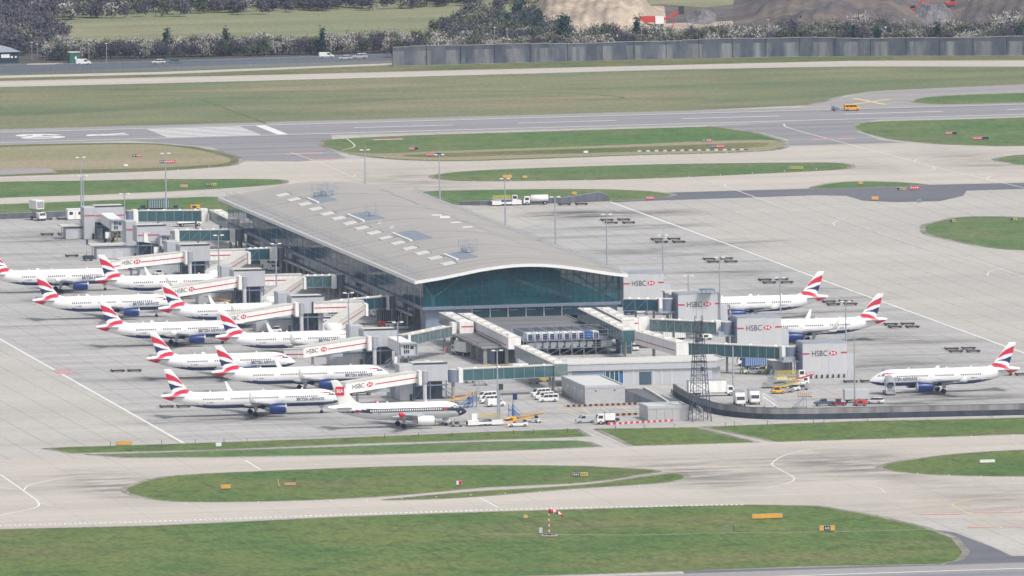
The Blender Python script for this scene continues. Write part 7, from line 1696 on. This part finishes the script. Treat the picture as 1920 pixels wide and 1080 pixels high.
# small white and blue light fittings in the grass edges
fp = None
for (pts, n_) in (([(240, 925), (330, 946), (700, 938), (1070, 921), (1260, 908)], 16), ([(650, 291), (860, 305), (1200, 294), (1470, 282)], 15), ([(820, 341), (1200, 338), (1590, 314)], 13), ([(1660, 886), (1900, 897)], 5), ([(1190, 839), (1450, 831), (1900, 817)], 10), ([(0, 334), (300, 323), (450, 307)], 8)):
    W = [G(*p) for p in pts]; xs_ = [w[0] for w in W]
    for i in range(n_):
        X = xs_[0]+(xs_[-1]-xs_[0])*i/(n_-1); Y = float(np.interp(X, xs_, [w[1] for w in W]))
        if fp is None: fp = MB((X, Y, 0)).cyl((X, Y, 0), .08, .15, 2, 8).cyl((X, Y, .16), .13, .14, 2, 8, r2=.06).build('edge_light', M['skyl']); tag(fp, 'small pale light fitting along the edge of a taxiway', 'light', 'small light fittings along the taxiway edges')
        else: c = fp.copy(); COL.objects.link(c); c.location = (X, Y, 0)
# ================================================================== TREES, WOODS AND SPOIL HEAPS
def leafmat(name, c1, c2, sc=.9):
    m = bpy.data.materials.new(name); m.use_nodes = True; nt = m.node_tree; L = nt.links; b = nt.nodes['Principled BSDF']; b.inputs['Roughness'].default_value = .8; b.inputs['Specular IOR Level'].default_value = .1
    tc = _n(nt, 'ShaderNodeTexCoord'); no = _n(nt, 'ShaderNodeTexNoise'); no.inputs['Scale'].default_value = sc; no.inputs['Detail'].default_value = 3
    oi = _n(nt, 'ShaderNodeObjectInfo'); ad = _n(nt, 'ShaderNodeVectorMath', operation='ADD'); L.new(tc.outputs['Object'], ad.inputs[0]); mu = _n(nt, 'ShaderNodeMath', operation='MULTIPLY'); mu.inputs[1].default_value = 57; L.new(oi.outputs['Random'], mu.inputs[0]); L.new(mu.outputs[0], ad.inputs[1]); L.new(ad.outputs[0], no.inputs['Vector'])
    mr = _n(nt, 'ShaderNodeMapRange'); mr.inputs['From Min'].default_value = .35; mr.inputs['From Max'].default_value = .62; L.new(no.outputs['Fac'], mr.inputs['Value'])
    mx = _n(nt, 'ShaderNodeMix', data_type='RGBA'); mx.inputs['A'].default_value = (*c1, 1); mx.inputs['B'].default_value = (*c2, 1); L.new(mr.outputs[0], mx.inputs['Factor']); L.new(mx.outputs['Result'], b.inputs['Base Color'])
    ge = _n(nt, 'ShaderNodeNewGeometry'); v1 = _n(nt, 'ShaderNodeVectorMath', operation='MULTIPLY_ADD'); v1.inputs[1].default_value = (.55, .55, .55); v1.inputs[2].default_value = (0, 0, .6); v2 = _n(nt, 'ShaderNodeVectorMath', operation='NORMALIZE')      # soft crown shading
    L.new(ge.outputs['Normal'], v1.inputs[0]); L.new(v1.outputs[0], v2.inputs[0]); L.new(v2.outputs[0], b.inputs['Normal']); MATS[name] = m; return m
LM = {'blossom': leafmat('blossom_foliage', (.54, .52, .48), (.20, .20, .175)), 'bare': leafmat('bare_twigs', (.055, .06, .085), (.13, .115, .13)), 'conifer': leafmat('conifer_foliage', (.03, .055, .05), (.05, .09, .07)), 'olive': leafmat('budding_foliage', (.15, .165, .095), (.07, .085, .07)), 'pale': leafmat('pale_bush_foliage', (.27, .27, .20), (.12, .13, .11))}
BARK = mat('bark', (.09, .075, .07), .9)
def crown_geo(rs, rx, rz, zc, n, q, kind):
    """leaf sized quads gathered in clumps"""
    V = np.empty((n*4, 3)); nc = 16
    th = rs.uniform(0, 2*np.pi, nc); u = rs.uniform(-.75, 1, nc); rr = rs.uniform(.45, 1.0, nc)
    if kind == 'conifer': zz = rs.uniform(-1, 1, nc); cx = rr*(1.05-(zz+1)/2)*np.cos(th); cy = rr*(1.05-(zz+1)/2)*np.sin(th); C = np.stack([cx*rx, cy*rx, zc+zz*rz], 1)
    else: s = np.sqrt(1-u*u*.9); C = np.stack([rr*s*np.cos(th)*rx*.75, rr*s*np.sin(th)*rx*.75, zc+u*rr*rz*.75], 1)
    k = rs.integers(0, nc, n); P = C[k]+rs.normal(0, 1, (n, 3))*np.array([rx*.22, rx*.22, rz*.2]); P[:, 2] = np.maximum(P[:, 2], .25)
    a = rs.normal(0, 1, (n, 3)); a /= np.linalg.norm(a, axis=1)[:, None]; b = np.cross(a, rs.normal(0, 1, (n, 3))); b /= np.linalg.norm(b, axis=1)[:, None]; sz = rs.uniform(.5, 1, n)[:, None]*q
    V[0::4] = P-a*sz-b*sz*.6; V[1::4] = P+a*sz-b*sz*.6; V[2::4] = P+a*sz+b*sz*.6; V[3::4] = P-a*sz+b*sz*.6
    return V
def quads_mesh(name, V, m):
    n = len(V)//4; me = bpy.data.meshes.new(name); me.vertices.add(len(V)); me.vertices.foreach_set('co', V.astype(np.float32).ravel()); me.loops.add(len(V)); me.loops.foreach_set('vertex_index', np.arange(len(V), dtype=np.int32)); me.polygons.add(n); me.polygons.foreach_set('loop_start', np.arange(0, len(V), 4, dtype=np.int32)); me.update(calc_edges=True); me.validate(); me.materials.append(m); return me
TP = {}
def tree_proto(kind, v):
    key = (kind, v)
    if key in TP: return TP[key]
    rs = np.random.default_rng(hash(kind) % 7+v*13+len(kind)); H = 6.5; rx = {'conifer': 1.9, 'bare': 2.6}.get(kind, 2.9)+.3*v
    zc, rz = (3.4, 3.3) if kind == 'conifer' else (2.9, 3.2); n = 1100 if kind == 'bare' else 1100; q = .2 if kind == 'bare' else .27
    me = quads_mesh('crown', crown_geo(rs, rx, rz, zc, n, q, kind), LM[kind])
    mb = MB(); mb.bar((0, 0, -.2), (.1, 0, 2.4), .2, n=6, r2=.14); mb.bar((.1, 0, 2.4), (.15, .1, 6.0), .14, n=6, r2=.03)
    for k in range(9): an = k*2.4; z = 1.6+k*.38; l = rx*(.75-.04*k); mb.bar((.1, 0, z), (math.cos(an)*l, math.sin(an)*l, z+1.6), .08, n=4, r2=.02)
    tr = mb.build('trunk', BARK); tm = tr.data; bpy.data.objects.remove(tr); TP[key] = (me, tm); return TP[key]
TL = {'blossom': ('blossom_tree', 'white blossoming', 'white blossoming trees and bushes'), 'bare': ('bare_tree', 'bare purple brown', 'bare leafless trees'), 'conifer': ('dark_evergreen', 'dark green evergreen', 'dark evergreens'), 'olive': ('budding_tree', 'olive green budding', 'olive green budding trees'), 'pale': ('pale_bush', 'pale grey green', 'pale bushes')}
def tree(kind, px, py, s, where, v=0, z=0):
    P = G(px, py); nm, lk, gp = TL[kind]; me, tm = tree_proto(kind, v)
    t = thing(nm, lk+' tree '+where, 'tree', (P[0], P[1], z), random.uniform(0, 6), gp+' '+where); t.scale = (s*random.uniform(.9, 1.15), s*random.uniform(.9, 1.15), s)
    c = bpy.data.objects.new('crown', me); COL.objects.link(c); c.parent = t; k = bpy.data.objects.new('trunk', tm); COL.objects.link(k); k.parent = t; return t
rt = random.Random(11)
# hedge beyond the perimeter road
wh = 'in the hedge beyond the perimeter road'
x = 96
while x < 745:
    y = float(np.interp(x, [0, 250, 740], [117, 110, 99]))
    tree(rt.choice(['bare', 'bare', 'olive', 'blossom']), x, y-rt.uniform(0, 2), rt.uniform(.75, 1.05), wh, rt.randint(0, 1)); x += rt.uniform(9, 14)
x = 100
while x < 745:
    y = float(np.interp(x, [0, 250, 740], [112, 105, 94]))
    tree(rt.choice(['blossom', 'blossom', 'bare', 'pale']), x, y-rt.uniform(0, 2), rt.uniform(.8, 1.1), wh, rt.randint(0, 1)); x += rt.uniform(10, 16)
for px in (314, 423, 604): tree('conifer', px, 103, 1.15, wh)
ww = 'rising behind the noise wall'
x = 735
while x < 1950:
    y = float(np.interp(x, [735, 1280, 1920], [110, 97, 92]))
    pal = ['blossom', 'blossom', 'bare', 'olive', 'pale'] if x < 1420 else ['bare', 'bare', 'olive', 'pale', 'conifer', 'blossom']
    tree(rt.choice(pal), x, y-rt.uniform(0, 3), rt.uniform(.95, 1.25), ww, rt.randint(0, 1)); x += rt.uniform(12, 18)
x = 745
while x < 1950:
    y = float(np.interp(x, [735, 1280, 1920], [98, 84, 78]))
    pal = ['blossom', 'blossom', 'olive', 'bare', 'pale'] if x < 1400 else ['bare', 'bare', 'bare', 'olive', 'pale', 'blossom']
    tree(rt.choice(pal), x, y-rt.uniform(0, 5), rt.uniform(.9, 1.2), ww, rt.randint(0, 1)); x += rt.uniform(14, 22)
t = tree('conifer', 1057, 88, 1.5, ww, 1); t['label'] = 'large dark green evergreen below the sand heap'; t = tree('conifer', 1196, 84, 1.2, ww); t['label'] = 'dark green evergreen right of the big one behind the noise wall'
for px, py, s in ((1540, 72, 1.0), (1590, 74, 1.1), (1610, 66, 1.3), (1650, 74, 1.3), (1560, 52, .8), (1900, 66, 1.5), (1870, 60, 1.1)): tree(rt.choice(['olive', 'blossom', 'bare']), px, py, s, 'on the slope above the noise wall', 1)
for px, py, s in ((70, 98, .8), (80, 108, .6), (104, 108, 1.1), (122, 106, 1.2), (110, 112, 1.0)): tree(rt.choice(['pale', 'blossom']), px, py, s, 'around the green shed', 0)
# woods that read as one mass
def wood(name, label, area, n, kinds, srange):
    for kind, fr in kinds:
        Vs = []; rs = np.random.default_rng(len(label)+len(kind))
        for i in range(int(n*fr)):
            for _ in range(99):
                x, y = rt.uniform(min(p[0] for p in area), max(p[0] for p in area)), rt.uniform(min(p[1] for p in area), max(p[1] for p in area))
                if inpoly(x, y, area): break
            P = G(x, y); s = rt.uniform(*srange); Vq = crown_geo(rs, 3.4, 3.1, 2.9, 420, .38, kind)*s; Vs.append(Vq+np.array([P[0], P[1], 0]))
        o = bpy.data.objects.new(name, quads_mesh(name, np.concatenate(Vs), LM[kind])); COL.objects.link(o); tag(o, label % {'bare': 'bare purple brown', 'olive': 'olive green', 'blossom': 'white blossoming', 'pale': 'pale grey green', 'conifer': 'dark green'}[kind], None, None, 'stuff')
wood('woodland', '%s crowns of the dense wood at the left edge above the gatehouse', [(-60, 108), (-60, 40), (30, 38), (90, 55), (118, 78), (100, 92), (60, 104)], 170, (('bare', .8), ('pale', .2)), (.8, 1.2))
wood('woodland', '%s crowns of the long wood along the top edge of the meadow', [(-60, 38), (-60, 12), (300, -2), (700, -8), (1300, -18), (1300, -4), (960, 8), (700, 20), (500, 27), (200, 36), (60, 39)], 420, (('bare', .68), ('blossom', .14), ('pale', .1), ('olive', .08)), (.7, 1.1))
wood('woodland', '%s crowns of the scrub left of the sand heap', [(770, 66), (820, 56), (880, 30), (960, 10), (1000, 20), (1020, 50), (1060, 74), (960, 84), (880, 80), (800, 74)], 70, (('bare', .45), ('olive', .3), ('conifer', .12), ('pale', .13)), (.7, 1.1))
wood('woodland', '%s crowns of the scrub on the brown slope at the right', [(1420, 76), (1480, 60), (1560, 44), (1640, 60), (1700, 74), (1820, 72), (1900, 60), (1990, 62), (1990, 84), (1700, 88), (1440, 90)], 110, (('bare', .6), ('pale', .2), ('olive', .2)), (.6, 1.0))
# heaps
def heap(name, label, x0, x1, y0, y1, hf, m, n=70, k=40):
    A, B, C, D = G(x0, y1), G(x1, y1), G(x1, y0), G(x0, y0); vs = []; rs = np.random.default_rng(5)
    ph = rs.uniform(0, 6, 12)
    for j in range(k+1):
        for i in range(n+1):
            u, v = i/n, j/k; p = (A*(1-u)+B*u)*(1-v)+(D*(1-u)+C*u)*v
            e = min(1, 6*u, 6*(1-u), 5*v, 5*(1-v))
            nz = sum(math.sin(ph[q]+u*(7+q*5.3)+v*(5+q*4.1)*(1 if q % 2 else -1))*(.5/(1+q*.55)) for q in range(9))
            z = max(-.3, hf(u, v)*e+(nz*1.3+.5*math.sin(u*61+v*23)*math.sin(v*37-u*19))*e*min(1, hf(u, v)/3)-.1); vs.append((p[0], p[1], z))
    mb = MB(); mb.add(vs, [(j*(n+1)+i, j*(n+1)+i+1, (j+1)*(n+1)+i+1, (j+1)*(n+1)+i) for j in range(k) for i in range(n)]); o = mb.build(name, m, None, True); o['kind'] = 'structure'; o['label'] = label; return o
g2 = lambda u, v, cu, cv, su, sv: math.exp(-((u-cu)/su)**2-((v-cv)/sv)**2)
heap('mound', 'large pale sand and gravel heap in the works behind the noise wall', 985, 1250, 10, 66, lambda u, v: 7.8*g2(u, v, .22, .6, .2, .35)+6.6*g2(u, v, .7, .5, .24, .4)+4.2*g2(u, v, .45, .5, .35, .4), SND)
heap('mound', 'broad brown earth mound behind the noise wall right of the sand heap', 1370, 1740, -12, 84, lambda u, v: 8.5*g2(u, v, .42, .5, .3, .42)+3.5*g2(u, v, .8, .5, .18, .4), ETH)
heap('mound', 'brown earth mound at the top right corner', 1770, 2100, -20, 72, lambda u, v: 9.5*g2(u, v, .5, .5, .26, .4)+3.5*g2(u, v, .2, .35, .15, .3), ETH)
RUB = ground_mat('rubble', (.24, .22, .225), (.13, .13, .145), (.15, .15, .2), fine=.4)
heap('mound', 'small dark rubble heap right of the red screening machine', 1285, 1345, 20, 46, lambda u, v: 3.0*g2(u, v, .5, .5, .3, .35), RUB, 30, 20)
heap('mound', 'grey rubble heap under the red excavator', 1700, 1790, 10, 45, lambda u, v: 4.0*g2(u, v, .35, .5, .25, .35)+3*g2(u, v, .75, .4, .2, .3), RUB, 40, 20)
# lamp posts along the perimeter road
for k, (px, py, h) in enumerate(((167, 118, 6), (200, 117, 6), (60, 112, 5.5), (70, 112, 5), (928, 96, 7.5), (951, 96, 7), (1203, 90, 8), (1441, 84, 8), (1458, 84, 6), (1697, 84, 8))):
    P = G(px, py); o = (P[0], P[1], 0); t = thing('lamp_post', 'thin grey lamp post '+('beside the perimeter road, number %d from its left end' % (k+1) if k < 4 else 'rising from the hedge behind the noise wall'), 'lamp post', o, 0, 'thin lamp posts along the road behind the wall'); MB(o).bar((P[0], P[1], 0), (P[0], P[1], h), .1, n=6).build('pole', M['ltsteel'], t); MB(o).box(P[0]-.4, P[0]+.4, P[1]-.15, P[1]+.15, h, h+.12).build('lamp', M['skyl'], t)
# ================================================================== LIGHT, AIR, CAMERA
w = bpy.data.worlds.new('World'); scene.world = w; w.use_nodes = True; nt = w.node_tree
sky = nt.nodes.new('ShaderNodeTexSky'); sky.sky_type = 'NISHITA'; sky.sun_disc = False
EL, AZ = math.radians(54), math.radians(152)      # sun direction, azimuth clockwise from +Y
sky.sun_elevation = EL; sky.sun_rotation = AZ; sky.air_density = 1.2; sky.dust_density = 4.0; sky.ozone_density = 1.0
bw = nt.nodes.new('ShaderNodeRGBToBW'); mxs = nt.nodes.new('ShaderNodeMix'); mxs.data_type = 'RGBA'; mxs.inputs['Factor'].default_value = .62      # thin overcast greys the sky
nt.links.new(sky.outputs[0], bw.inputs[0]); nt.links.new(sky.outputs[0], mxs.inputs['A']); nt.links.new(bw.outputs[0], mxs.inputs['B']); nt.links.new(mxs.outputs['Result'], nt.nodes['Background'].inputs[0]); nt.nodes['Background'].inputs[1].default_value = .13
sl = bpy.data.lights.new('sun', 'SUN'); sl.energy = 2.0; sl.angle = math.radians(9); sl.color = (1.0, .94, .86)
so = bpy.data.objects.new('sun', sl); COL.objects.link(so)
sd = Vector((math.sin(AZ)*math.cos(EL), math.cos(AZ)*math.cos(EL), math.sin(EL)))
so.rotation_euler = sd.to_track_quat('Z', 'Y').to_euler(); so.location = (0, 0, 300)
if HAZE:
    mb = MB(); mb.box(-9500, 9500, -6500, 14500, -1.2, CH+15)
    m = bpy.data.materials.new('haze_air'); m.use_nodes = True; n2 = m.node_tree; n2.nodes.remove(n2.nodes['Principled BSDF'])
    pv = n2.nodes.new('ShaderNodeVolumePrincipled'); pv.inputs['Color'].default_value = (.58, .74, 1.0, 1); pv.inputs['Density'].default_value = HAZE; pv.inputs['Anisotropy'].default_value = .0
    n2.links.new(pv.outputs[0], n2.nodes['Material Output'].inputs['Volume'])
    h = mb.build('haze', m); h['kind'] = 'stuff'; h['label'] = 'thin pale air haze over the whole airfield'
cam = bpy.data.cameras.new('camera'); co = bpy.data.objects.new('camera', cam); COL.objects.link(co)
from mathutils import Matrix
co.matrix_world = Matrix(((CR[0], CU[0], -FW[0], CAM[0]), (CR[1], CU[1], -FW[1], CAM[1]), (CR[2], CU[2], -FW[2], CAM[2]), (0, 0, 0, 1)))
cam.sensor_width = 36; cam.lens = FPX/1920*36; cam.clip_start = 50; cam.clip_end = 30000; scene.camera = co
scene.render.resolution_x = 1920; scene.render.resolution_y = 1080
vs = scene.view_settings; scene.display_settings.display_device = 'sRGB'; vs.view_transform = 'Standard'; vs.look = 'None'; vs.gamma = 1; vs.exposure = EXPO
scene.cycles.volume_step_rate = 10; scene.cycles.max_bounces = 5; scene.cycles.volume_bounces = 0; scene.cycles.transparent_max_bounces = 8
